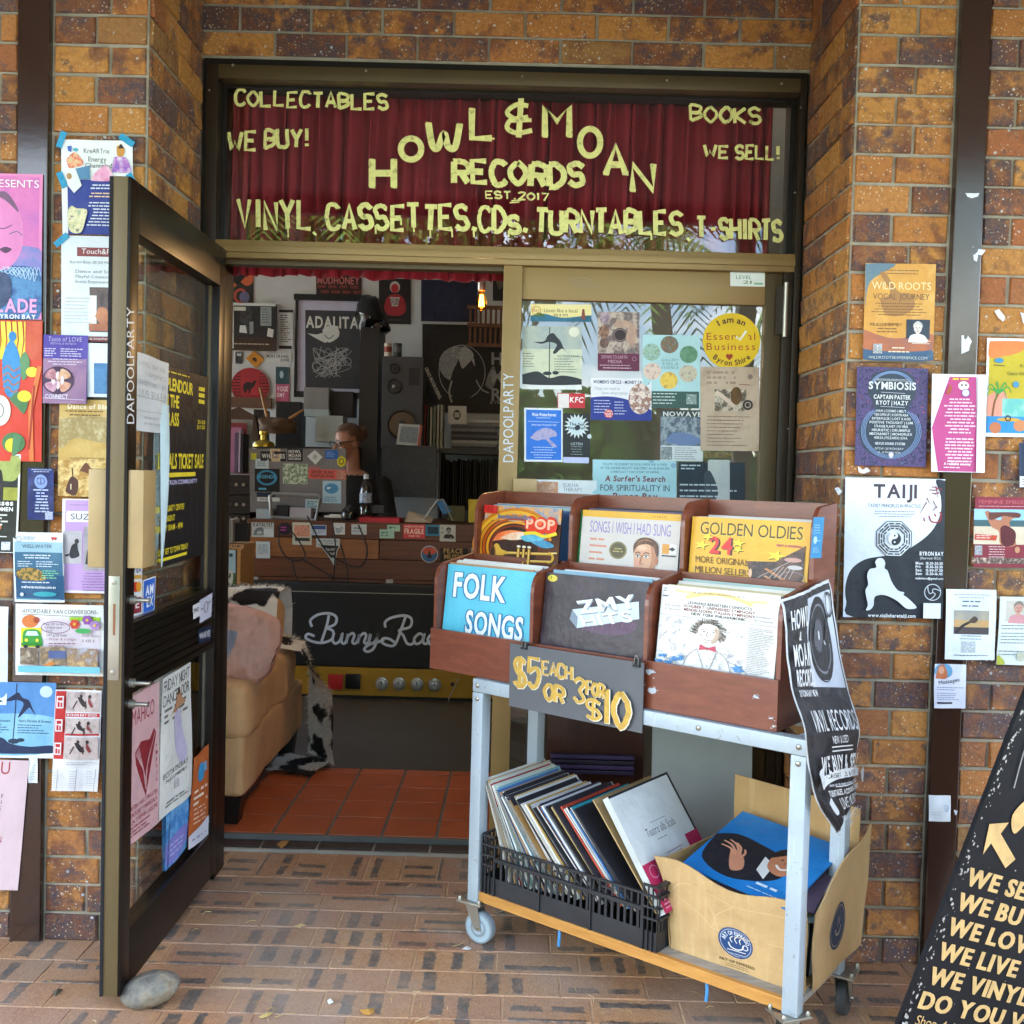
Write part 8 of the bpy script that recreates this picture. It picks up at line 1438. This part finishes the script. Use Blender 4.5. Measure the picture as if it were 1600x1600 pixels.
def soft(x0, y0, z0, x1, y1, z1, m, bev=.05, amp=.008, seed=0, name='cushion', parent=None):
    bm = bmesh.new(); bmesh.ops.create_cube(bm, size=2); bmesh.ops.subdivide_edges(bm, edges=bm.edges[:], cuts=23, use_grid_fill=True)
    hx, hy, hz = (x1-x0)/2, (y1-y0)/2, (z1-z0)/2; c = Vector(((x0+x1)/2, (y0+y1)/2, (z0+z1)/2))
    f = lambda t_: math.copysign(1-(1-abs(t_))**1.7, t_)
    for v in bm.verts:
        p = Vector((f(v.co.x)*hx, f(v.co.y)*hy, f(v.co.z)*hz)); q = Vector((max(-hx+bev, min(hx-bev, p.x)), max(-hy+bev, min(hy-bev, p.y)), max(-hz+bev, min(hz-bev, p.z)))); d = p-q
        n_ = d.normalized() if d.length > 1e-6 else Vector((0, 0, 0)); w_ = c+q+n_*bev
        v.co = w_+n_*amp*(noise.noise(w_*4+Vector((seed, 0, 0)))+.5*noise.noise(w_*11+Vector((seed, 3, 0)))+.5)
    b = MB(); b.addbm(bm, m); o = b.build(name, parent); o.data.polygons.foreach_set('use_smooth', [True]*len(o.data.polygons)); return o
soft(-2.0, S0, .15, SX, S1+.2, .385, SUE, .02, .01, 1, 'base', sf); soft(-2.0, S0-.006, .37, SX+.005, S1, .58, SUE, .042, .02, 2, 'seat_cushion', sf); soft(-2.0, S1+.005, .34, -1.125, S1+.26, .80, SUE, .08, .015, 3, 'backrest', sf)
for x in (-1.11, -1.9):
    for y in (S0+.02, S1+.08):
        b = MB(); b.prism([(x, y, .16), (x+.085, y, .16), (x+.07, y, .037), (x+.01, y, .037)], (0, .07, 0), simple('dark_leg', '#120d0a', .4)); b.build('leg', sf)
# pillow
PILM = cloth('dusty_pink_cotton', '#d8a690'); PIL2 = cloth('grey_violet_cotton', '#9a9aa6')
pl = []
n_ = 28
for sgn in (1, -1):
    for j in range(n_+1):
        for i_ in range(n_+1):
            u = i_/n_*2-1; v = j/n_*2-1; e = 1-.08*(abs(u)*abs(v))**2; th = .095*(max(0, 1-u**4)*max(0, 1-v**4))**.5
            k_ = 1-.17*(u*u*v*v); pl.append(Vector((u*.20*k_, sgn*th*(1 if sgn > 0 else .9)+.012*noise.noise(Vector((u*3, v*3, sgn)))-.016*(1-abs(noise.noise(Vector((u*2.2+v*1.5, v*3.5-u, 8+sgn)))))**5, v*.155*k_)))
fs, mi_ = [], []
for h in (0, 1):
    for j in range(n_):
        for i_ in range(n_):
            k = h*(n_+1)**2+j*(n_+1)+i_; fs.append((k, k+1, k+n_+2, k+n_+1) if h else (k, k+n_+1, k+n_+2, k+1)); mi_.append(1 if (h and 4 <= j < 17 and i_ < 18) else 0)
rot = Matrix.Rotation(R(-12), 3, 'Z') @ Matrix.Rotation(R(-24), 3, 'X') @ Matrix.Rotation(R(9), 3, 'Y'); c_ = Vector((-1.125, .64, .705))
o = mesh_obj('pillow', [c_+rot @ p for p in pl], fs, [PILM, PIL2], mi_, None, True); tag(o, 'dusty pink pillow with a grey violet patch leaning on the tan sofa', 'pillow')
# cowhide
HIDE, t, bb = newmat('cowhide'); nz = tnoise(t, 7, 3, rough=.4); t.links.new(ramp(t, nz, [(.53, lin('#e6dfd0')), (.57, lin('#1c1614'))]), bb.inputs['Base Color']); bb.inputs['Roughness'].default_value = .9; bump(t, bb, 160, .6, 4, .01)
def hide_piece(b, path, x0, x1, th=.012, nx=16, sd=0, axis='x'):
    vs = []; m_ = len(path)
    for j, (y, z) in enumerate(path):
        for i_ in range(nx+1):
            u = i_/nx; x = x0+(x1-x0)*u; nn = noise.noise(Vector((x*6, j*.6, sd))); vs.append(Vector((x, y-.02*nn, z+.02*nn)) if axis == 'x' else Vector((z and y, x, z)))
    fs = [(j*(nx+1)+i_, j*(nx+1)+i_+1, (j+1)*(nx+1)+i_+1, (j+1)*(nx+1)+i_) for j in range(m_-1) for i_ in range(nx)]
    b.add(vs, fs, HIDE); return vs
b = MB(); allv = []
allv += hide_piece(b, [(S1-.03, .60), (S1-.035, .70), (S1-.03, .80), (S1+.02, .835), (S1+.13, .845), (S1+.25, .83), (S1+.30, .72), (S1+.31, .55)], -1.9, -1.095, sd=1, nx=22)
side = [(-1.2, .66), (-1.09, .62), (-.998, .60), (-.985, .5), (-.98, .4), (-.975, .28), (-.965, .14), (-.95, .06)]
vs = []; nx = 10
for j, (x, z) in enumerate(side):
    w0, w1 = (S1-.22, S1+.1) if j < 3 else (S1-.24+.02*j, S1+.16-.008*j)
    for i_ in range(nx+1): u = i_/nx; y = w0+(w1-w0)*u; nn = noise.noise(Vector((y*8, j*.5, 4))); vs.append(Vector((x+.03*nn+(.17*(1-u)*min(1, max(0, j-1)/3)), y, z+.01*nn)))
b.add(vs, [(j*(nx+1)+i_, j*(nx+1)+i_+1, (j+1)*(nx+1)+i_+1, (j+1)*(nx+1)+i_) for j in range(len(side)-1) for i_ in range(nx)], HIDE); allv += vs
vs = []
for j in range(6):
    for i_ in range(9): x = -1.12+.03*i_+.01*j; y = S1-.17+.05*j-.01*i_; vs.append(Vector((x, y, .05+.02*abs(noise.noise(Vector((x*20, y*20, 0)))))))
b.add(vs, [(j*9+i_, j*9+i_+1, (j+1)*9+i_+1, (j+1)*9+i_) for j in range(5) for i_ in range(8)], HIDE); allv += vs
rn = random.Random(5); tv, tf = [], []
faces = list(b.f)
for f_ in faces:
    q = [b.v[i_] for i_ in f_]; nrm = (q[1]-q[0]).cross(q[3]-q[0]).normalized()
    if nrm.dot(CAM-q[0]) < 0 and nrm.z < .2: nrm = -nrm
    if nrm.z < -.3: nrm = -nrm
    ar = (q[1]-q[0]).cross(q[3]-q[0]).length
    for k in range(min(26, int(ar*9000))):
        u, v = rn.random(), rn.random(); p = q[0].lerp(q[1], u).lerp(q[3].lerp(q[2], u), v); d = (nrm*.5+Vector((rn.uniform(-.5, .5), rn.uniform(-.5, .5), rn.uniform(-.9, .1)))).normalized()*rn.uniform(.015, .032); w_ = d.cross(Vector((rn.random(), rn.random(), rn.random()))).normalized()*.0014
        n0 = len(tv); tv += [p-w_, p+w_, p+d]; tf.append((n0, n0+1, n0+2))
b.add(tv, tf, HIDE); o = b.build('cowhide_throw'); tag(o, 'black and white cowhide draped over the end of the tan sofa', 'throw')
# ---- the assistant
def person():
    Yp = 3.42; hc = P(543, 692, Yp); hx, hz = hc.x, hc.z
    bm = bmesh.new()
    def ball(c, r, rot=None):
        g = bmesh.ops.create_icosphere(bm, subdivisions=3, radius=1)
        for v in g['verts']:
            q = Vector((v.co.x*r[0], v.co.y*r[1], v.co.z*r[2]))
            if rot: q = rot @ q
            v.co = Vector(c)+q
    def limb(pts, rs):
        for (a, b_), (r0, r1) in zip(zip(pts[:-1], pts[1:]), zip(rs[:-1], rs[1:])):
            a, b_ = Vector(a), Vector(b_)
            for k in range(9): t_ = k/8; ball(a.lerp(b_, t_), (lerp(r0, r1, t_),)*3)
    F = Vector((-.72, -.70, -.14)).normalized(); Rg = F.cross(Vector((0, 0, 1))).normalized(); Up = Rg.cross(F)
    H = Vector((hx, Yp, hz)); hp = lambda f, r, u: H+F*f+Rg*r+Up*u
    mt = Matrix((( Rg.x, F.x, Up.x), (Rg.y, F.y, Up.y), (Rg.z, F.z, Up.z)))
    ball(hp(-.012, 0, .03), (.076, .094, .088), mt); ball(hp(.03, 0, -.04), (.058, .066, .075), mt); ball(hp(.075, 0, -.088), (.026, .026, .022), mt)
    ball(hp(.098, 0, -.018), (.012, .017, .024), mt); ball(hp(.112, 0, -.03), (.014, .014, .011), mt); ball(hp(.093, 0, -.064), (.024, .012, .007), mt); ball(hp(.09, 0, -.074), (.022, .011, .006), mt)
    for k in (-1, 1): ball(hp(-.008, k*.078, -.012), (.012, .02, .03), mt); ball(hp(.07, k*.036, .005), (.018, .016, .012), mt); ball(hp(.066, k*.042, -.03), (.02, .02, .018), mt)
    limb([hp(-.02, 0, -.06), (hx+.03, Yp+.03, hz-.21)], [.056, .06])
    c = Vector((hx+.04, Yp+.04, 0))
    for z, r in ((hz-.22, (.1, .08, .05)), (hz-.3, (.19, .1, .1)), (hz-.42, (.19, .115, .13)), (hz-.58, (.165, .11, .13)), (hz-.72, (.18, .125, .12))): ball(c+Vector((0, 0, z)), r)
    for k in (-1, 1):
        sh_ = c+Vector((k*.2, 0, hz-.28)); limb([sh_, c+Vector((k*.27, -.04, hz-.55)), c+Vector((k*.16-.06, -.28, hz-.56))], [.062, .048, .032])
        w_ = c+Vector((k*.16-.06, -.28, hz-.56)); ball(w_+Vector((-.02, -.05, -.005)), (.036, .045, .016))
        for j in range(4): limb([w_+Vector((-.046+j*.018, -.085, 0)), w_+Vector((-.052+j*.02, -.125-.006*(j in (1, 2)), -.006)), w_+Vector((-.052+j*.02, -.148-.008*(j in (1, 2)), -.022))], [.0085, .008, .007])
        limb([w_+Vector((k*-.03, -.03, 0)), w_+Vector((k*-.062, -.075, -.008))], [.011, .008])
        limb([c+Vector((k*.09, 0, hz-.76)), c+Vector((k*.1, -.02, .5)), c+Vector((k*.1, .02, .12))], [.09, .062, .042]); limb([c+Vector((k*.1, .0, .085)), c+Vector((k*.11, -.13, .065))], [.042, .032])
    me = bpy.data.meshes.new('person'); bm.to_mesh(me); bm.free()
    o = bpy.data.objects.new('person', me); col.objects.link(o)
    md = o.modifiers.new('r', 'REMESH'); md.mode = 'VOXEL'; md.voxel_size = .0075; sm = o.modifiers.new('s', 'SMOOTH'); sm.iterations = 4; sm.factor = .5
    dg = bpy.context.evaluated_depsgraph_get(); m2 = bpy.data.meshes.new_from_object(o.evaluated_get(dg)); o.modifiers.clear(); o.data = m2; bpy.data.meshes.remove(me)
    m2.materials.clear(); m2.materials.append(simple('skin', '#a0705a', .5, bst=.03)); m2.materials.append(simple('black_cotton', '#121214', .9)); m2.materials.append(simple('lips', '#a05a50', .5))
    for p_ in m2.polygons:
        cc = p_.center; d = cc-H; f_, r_, u_ = d.dot(F), d.dot(Rg), d.dot(Up)
        sleeve_ = cc.z < hz-.2 and not (cc.y < Yp-.12)
        p_.material_index = 1 if (cc.z < hz-.215 and (cc.y > Yp-.1 or cc.z < .85)) else 2 if (f_ > .088 and -.08 < u_ < -.058 and abs(r_) < .022) else 0
        p_.use_smooth = True
    tag(o, 'person in a black top and glasses behind the computer screen', 'person')
    # hair
    b = MB(); HR = wood('brown_blond_hair', '#38241a', '#6a4a30', .5, (30, 30, 4), 6)
    bmh = bmesh.new(); bmesh.ops.create_icosphere(bmh, subdivisions=4, radius=1); kill = []
    for v in bmh.verts:
        f_, r_, u_ = v.co.y, v.co.x, v.co.z
        if (f_ > .5 and u_ < .46) or (u_ < -.35) or (f_ > .1 and u_ < .05): kill.append(v); continue
        n_ = 1+.06*noise.noise(Vector((r_*14, f_*3, u_*3))); v.co = hp(-.016+f_*.106*n_, r_*.088*n_, .032+u_*.102*n_)
    bmesh.ops.delete(bmh, geom=kill, context='VERTS'); b.addbm(bmh, HR); b.ball(hp(-.12, .0, .06), (.045, .045, .045), HR, 12, .3)
    b.build('hair', o, True)
    b = MB()
    for k in (-1, 1):
        cc = hp(.098, k*.036, .006); b.tube([cc+Rg*(.029*math.cos(a*.524))+Up*(.021*math.sin(a*.524)) for a in range(12)], .0032, BLACKP, 6, True); b.tube([hp(.098, k*.064, .012), hp(.0, k*.084, .012)], .003, BLACKP, 6)
        b.ball(hp(.083, k*.035, .006), (.008, .008, .007), C('#2a2420'), 8)
    b.tube([hp(.1, -.008, .01), hp(.1, .008, .01)], .003, BLACKP, 6); b.build('glasses', o, True)
person()
# ================================================================== street furniture and small things outside
# leaning black sign board at the right
sg = empty('sign_board', PZ(1440, 1600, 0), 'black hand lettered board with gold capitals leaning at the right edge', 'sign')
Yb = -1.16
q0 = P(1415, 1572, Yb); q1 = P(1604, 1080, Yb)     # left edge
e2 = q1-q0; e2n = e2.normalized(); e1 = Vector((.91, .28, -.30)); e1 = (e1-e2n*e1.dot(e2n)); e1.normalize(); q0 = q0-e2n*.05; BWd, BH = .62, 1.0
nb = e1.cross(e2n).normalized()
if nb.y > 0: nb = -nb
b = MB(); b.prism([q0, q0+e1*BWd, q0+e1*BWd+e2n*BH, q0+e2n*BH], -nb*.012, simple('black_board_paint', '#141519', .6, 0, 30, .08, .3, 14, spec=.25)); b.build('board', sg)
s = Sheet([q0+e2n*BH+nb*.0006, q0+e1*BWd+e2n*BH+nb*.0006, q0+e1*BWd+nb*.0006, q0+nb*.0006], (0, 0, 62, 100), None, wav=0, eps=.00015)
GD = simple('gold_lettering', '#cdaa70', .5, var=.18, vs=40)
for k, t_ in enumerate(('WE SELL VINYL!', 'WE BUY VINYL!', 'WE LOVE VINYL!', 'WE LIVE VINYL!', 'WE VINYL!', 'DO YOU VINYL?')): [s.text(t_, 3.0+d_, 60.4+k*6.06, 3.9, GD, None, bold=1, sp=.11, sx=.98) for d_ in (0, .3)]
s.text('Shop 4, 1 Acacia Street', 4, 96.3, 2.3, GD, 30)
s.poly([(3.4, 49.5), (8.4, 47.9), (7.4, 50.9), (14, 55.6), (12.2, 58.2), (5.8, 53.6), (4.8, 56.6)], GD)
s.curve([(13, 40), (11.5, 30), (14, 20), (20, 9)], 1.3, GD); s.blob([(11, 41), (15, 39), (20, 41), (22, 44), (19, 46), (14, 46), (11, 50), (8.6, 46)], GD); s.curve([(13, 36), (17, 38), (23, 36)], .7, GD); s.ring(18, 43.5, 2, 1.6, .5, '#2a2a2e')
for k in range(9): s.curve([(22+k*.9, 12-k*.2), (23+k*1.2, 20), (25+k*1.3, 30)], .45, GD)
s.blob([(24, 12), (28, 6), (36, 6), (38, 14), (32, 20), (26, 18)], GD); s.ring(31, 12, 2.5, 2.5, .7, '#2a2a2e'); s.curve([(6, 40), (5, 26), (10, 12)], .35, '#8a8a88')
rn = random.Random(8); s.ki = .04
for k in range(150):
    x, y = abs(rn.gauss(0, 1.1)), rn.uniform(2, 99); r = rn.uniform(.12, .5); s.poly([(x+r*rn.uniform(.4, 1)*math.cos(a), y+r*rn.uniform(.5, 1.6)*math.sin(a)) for a in (0, 1.3, 2.6, 3.9, 5.2)], '#a8a49c')
for k in range(60):
    x, y = rn.uniform(1, 60), rn.uniform(2, 98); r = rn.uniform(.08, .22); s.ell(x, y, r, r*rn.uniform(.6, 1.4), '#9a9690', 6)
s.build('lettering', parent=sg)
b = MB(); pA = q0+e1*.09+e2n*.05-nb*.03; pB = q0+e1*(BWd-.06)+e2n*.05-nb*.03
for p_ in (pA, pB): b.tube([p_+e2n*.8, p_-Vector((0, 0, max(.0, p_.z-.006)))+Vector((0, .0, 0))], .014, BLACKM, 8)
for p_ in (pA, pB): b.tube([p_+e2n*.9, Vector((p_.x+.22, p_.y+.3, .012))], .012, BLACKM, 8)
b.build('stand_leg', sg)
s = Sheet([q0+nb*.004+e2n*.05, q0+nb*.004+e1*.05+e2n*.03, q0+nb*.012+e1*.06-e2n*.005, q0+nb*.02-e1*.012-e2n*.0], (0, 0, 10, 10), None, wav=.001); s.poly([(0, 6), (4, 7), (10, 10), (1, 10)], '#b0b4b8'); s.build('peeling_edge', parent=sg)
# rock doorstop
ROCK, t, bb = newmat('river_stone'); nz = tnoise(t, 14, 7, rough=.65); t.links.new(ramp(t, nz, [(.34, lin('#4e4a44')), (.46, lin('#76726a')), (.56, lin('#8a826f')), (.66, lin('#7a6048'))]), bb.inputs['Base Color']); bb.inputs['Roughness'].default_value = .75; bump(t, bb, 40, .9, 8, .012)
b = MB(); c = PZ(231, 1545, .05); b.ball((c.x, c.y+.02, .04), (.076, .06, .043), ROCK, 12, .1, 9)
for i_, v in enumerate(b.v): v.z = max(.001, v.z+.012*(v.x-c.x)/.07)
tag(b.build('rock', smooth=True), 'smooth grey stone propping the open door at its corner', 'rock')
# leaves, grass blades and litter on the paving
def flat(name, pts, c, label, cat_, z=.004, group=None):
    pp = [PZ(x, y, z) for x, y in pts]; cc = sum(pp, Vector())/len(pp); vs = [p_+Vector((0, 0, .006*noise.noise(p_*40))) for p_ in pp]+[cc+Vector((0, 0, .006))]; n = len(pp)
    o = mesh_obj(name, vs, [(i_, (i_+1) % n, n) for i_ in range(n)], [C(c)]); md = o.modifiers.new('t', 'SOLIDIFY'); md.thickness = .001; return tag(o, label, cat_, group)
flat('dry_leaf', [(432, 1320), (440, 1314), (452, 1313), (448, 1319), (440, 1326), (436, 1324)], '#b8864a', 'curled tan leaf on the dark doorway sill', 'leaf', .022)
flat('dry_leaf', [(404, 1588), (420, 1581), (427, 1583), (420, 1588), (410, 1592)], '#c8b070', 'pale yellow leaf near the bottom of the photo on the paving', 'leaf')
flat('dry_leaf', [(562, 1578), (584, 1576), (585, 1582), (578, 1586), (568, 1584)], '#c09048', 'orange brown leaf with a long stem at the bottom of the paving', 'leaf')
flat('dry_leaf', [(458, 1448), (472, 1443), (478, 1445), (468, 1450)], '#c8b080', 'small pale leaf in the middle of the paving', 'leaf')
flat('dry_leaf', [(82, 1550), (90, 1543), (98, 1545), (92, 1552), (86, 1556)], '#5a5548', 'dark curled leaf left of the open door on the paving', 'leaf')
flat('paper_scrap', [(722, 1482), (730, 1479), (737, 1481), (730, 1485)], '#dadcd8', 'white paper scrap beside the front left caster', 'paper scrap')
flat('paper_scrap', [(511, 1562), (518, 1560), (521, 1566), (514, 1568)], '#d8d8d0', 'white paper scrap near the orange brown leaf', 'paper scrap')
rn = random.Random(17)
for k in range(46):
    x, y = rn.uniform(60, 1180), rn.uniform(1350, 1598)
    p = PZ(x, y, .004); a = rn.uniform(0, 6.3); l = rn.uniform(.015, .05); d = Vector((math.cos(a), math.sin(a), 0)); b = MB(); b.tube([p, p+d*l*.5+Vector((0, 0, .004)), p+d*l+Vector((-d.y, d.x, 0))*l*rn.uniform(-.4, .4)], .0009, C(rn.choice(['#c8b070', '#b89a58', '#d8c898'])), 4)
    tag(b.build('straw'), 'thin dry grass straw lying on the brick paving', 'straw', 'dry straws scattered on the paving')
# ================================================================== what the glass mirrors: garden across the path
def leafmat(name, c0, c1):
    m, t, b = newmat(name); t.links.new(ramp(t, tnoise(t, 1.5, 4), [(.3, lin(c0)), (.7, lin(c1))]), b.inputs['Base Color']); b.inputs['Roughness'].default_value = .7; b.inputs['Specular IOR Level'].default_value = .15; return m
LM = [leafmat('leaf_green', '#386020', '#7aa03c'), leafmat('leaf_dark_green', '#2a5020', '#5c8a36'), leafmat('palm_green', '#406a24', '#84a848')]
BARK = simple('palm_bark', '#6a5a48', .9, bs=20, bst=.5, var=.25)
def bush(x, y, r, h, n, seed, label):
    rn = random.Random(seed); vs, fs = [], []; rt = empty('bush', (x, y, -.2), label, 'bush')
    for k in range(n):
        a, e = rn.uniform(0, 6.28), rn.random()**.6; z = rn.uniform(0, 1); rr = r*(.35+.65*math.sin(min(1, z+.25)*math.pi*.75))*(.5+.5*e)*(1+.35*noise.noise(Vector((math.cos(a)*2, math.sin(a)*2, z*3+seed))))
        p = Vector((x+rr*math.cos(a), y+rr*math.sin(a), -.2+z*h)); d = Vector((rn.uniform(-1, 1), rn.uniform(-1, 1), rn.uniform(-.6, 1))).normalized()*rn.uniform(.12, .24); w_ = d.cross(Vector((rn.random(), rn.random(), rn.random()))).normalized()*rn.uniform(.04, .075); k0 = len(vs); vs += [p, p+d*.5+w_, p+d, p+d*.5-w_]; fs.append((k0, k0+1, k0+2, k0+3))
    mesh_obj('foliage', vs, fs, [LM[seed % 2]], None, rt)
    b = MB()
    for k in range(7): a = k*.9+seed; b.ball((x+r*.38*math.cos(a), y+r*.38*math.sin(a), -.2+h*(.22+.09*k)), (r*.5, r*.5, h*.24), LM[1], 8, .5, k)  # solid lumps added inside the leaves to block the bright sky behind
    b.build('solid_core', rt); b = MB()
    for k in range(4): a = k*1.6+seed; b.tube([(x+.1*math.cos(a), y+.1*math.sin(a), -.2), (x+r*.5*math.cos(a), y+r*.5*math.sin(a), h*.6)], [.04, .015], BARK, 6)
    b.build('stem', rt)
def tree(x, y, h, r, seed, label):
    rn = random.Random(seed); rt = empty('tree', (x, y, -.2), label, 'tree'); top = Vector((x, y, h))
    b = MB(); b.tube([(x, y, -.2), (x+.1, y+.1, h*.4), (x, y, h*.7)], [.22, .16, .1], BARK, 8)
    for k in range(6): a = k*1.05; b.tube([(x+.06, y+.06, h*.45+.1*k), (x+r*.6*math.cos(a), y+r*.6*math.sin(a), h*.8+.2*math.sin(k*2))], [.07, .02], BARK, 6)
    b.build('trunk', rt); vs, fs = [], []
    cl = [(Vector((rn.gauss(0, .5)*r, rn.gauss(0, .5)*r, rn.gauss(0, .35)*r))+top, rn.uniform(.35, .6)*r) for _ in range(16)]
    for c, cr_ in cl:
        for k in range(420):
            d0 = Vector((rn.gauss(0, 1), rn.gauss(0, 1), rn.gauss(0, 1))).normalized(); p = c+d0*cr_*rn.uniform(.55, 1); d = (d0+Vector((rn.uniform(-1, 1), rn.uniform(-1, 1), rn.uniform(-1, .4)))).normalized()*rn.uniform(.14, .26); w_ = d.cross(Vector((rn.random(), rn.random(), rn.random()))).normalized()*.06; k0 = len(vs); vs += [p, p+d*.5+w_, p+d, p+d*.5-w_]; fs.append((k0, k0+1, k0+2, k0+3))
    mesh_obj('crown', vs, fs, [LM[seed % 2]], None, rt)
def palm(x, y, h, seed, label, nf=20, L_=2.6):
    rn = random.Random(seed); rt = empty('palm_tree', (x, y, -.2), label, 'palm tree')
    b = MB(); top = Vector((x+rn.uniform(-.3, .3), y+rn.uniform(-.3, .3), h)); b.tube([(x, y, -.2), (x+.1, y, h*.5), tuple(top)], [.2, .15, .12], BARK, 10); b.build('trunk', rt)
    vs, fs = [], []
    for k in range(nf):
        a = 6.28*k/nf+rn.uniform(-.2, .2); el = rn.uniform(-.2, 1.1); d = Vector((math.cos(a), math.sin(a), 0)); n = 26; prev = None
        for j in range(n+1):
            t_ = j/n; p = top+d*(L_*t_*math.cos(el*.7))+Vector((0, 0, L_*(math.sin(el)*t_-.85*t_*t_*(1.1-el*.3))))
            if prev is not None:
                tg = (p-prev).normalized(); sd_ = tg.cross(Vector((0, 0, 1))).normalized(); l = .62*math.sin(math.pi*(.12+.86*t_))
                for sg_ in (-1, 1):
                    dd = (sd_*sg_*.8+tg*.6+Vector((0, 0, -.35))).normalized()*l*rn.uniform(.8, 1.1); k0 = len(vs); w_ = tg*.022; vs += [p-w_, p+w_, p+dd*.6+w_*.7, p+dd, p+dd*.6-w_*.7]; fs.append((k0, k0+1, k0+2, k0+3, k0+4))
            prev = p
    mesh_obj('crown', vs, fs, [LM[2]], None, rt)
for k, (x, y, r, h) in enumerate(((-4.5, -11.5, 1.9, 2.9), (-1.6, -12.2, 1.8, 2.4), (.9, -11.6, 1.6, 2.7), (3.2, -12.4, 1.9, 2.5), (5.6, -11.8, 1.8, 3.2), (8.2, -12.5, 2.2, 3.0), (-7.5, -12.4, 2.2, 3.2))):
    bush(x, y, r, h+(.1 if 0 < x < 6 else .9), 4200, k+1, ('broad leafy green bush across the path left of the doorway', 'low rounded green bush across the path behind the left veranda post', 'dense dark bush across the path facing the doorway', 'spreading leafy bush across the path facing the fixed door', 'tall leafy bush across the path beside the right post', 'wide bush at the far right across the path', 'wide bush at the far left across the path')[k])
for k, (x, y, h, nf) in enumerate(((1.9, -10.2, 4.6, 20), (4.6, -10.0, 4.2, 22), (-3.2, -10.6, 5.0, 20), (6.9, -14.5, 6.2, 22))):
    palm(x, y, h, k+3, ('slender palm across the path mirrored in the middle of the door glass', 'palm with low fronds across the path mirrored at the right of the door glass', 'palm across the path on the left side', 'tallest palm at the back right of the garden')[k], nf)

tree(-.6, -13.6, 6.0, 2.3, 40, 'added big leafy tree standing in for a dark building across the path')  # unseen tree added to darken the sky mirrored in the transom
tree(-4.6, -14.2, 5.6, 2.0, 42, 'leafy tree across the path on the left side of the garden')
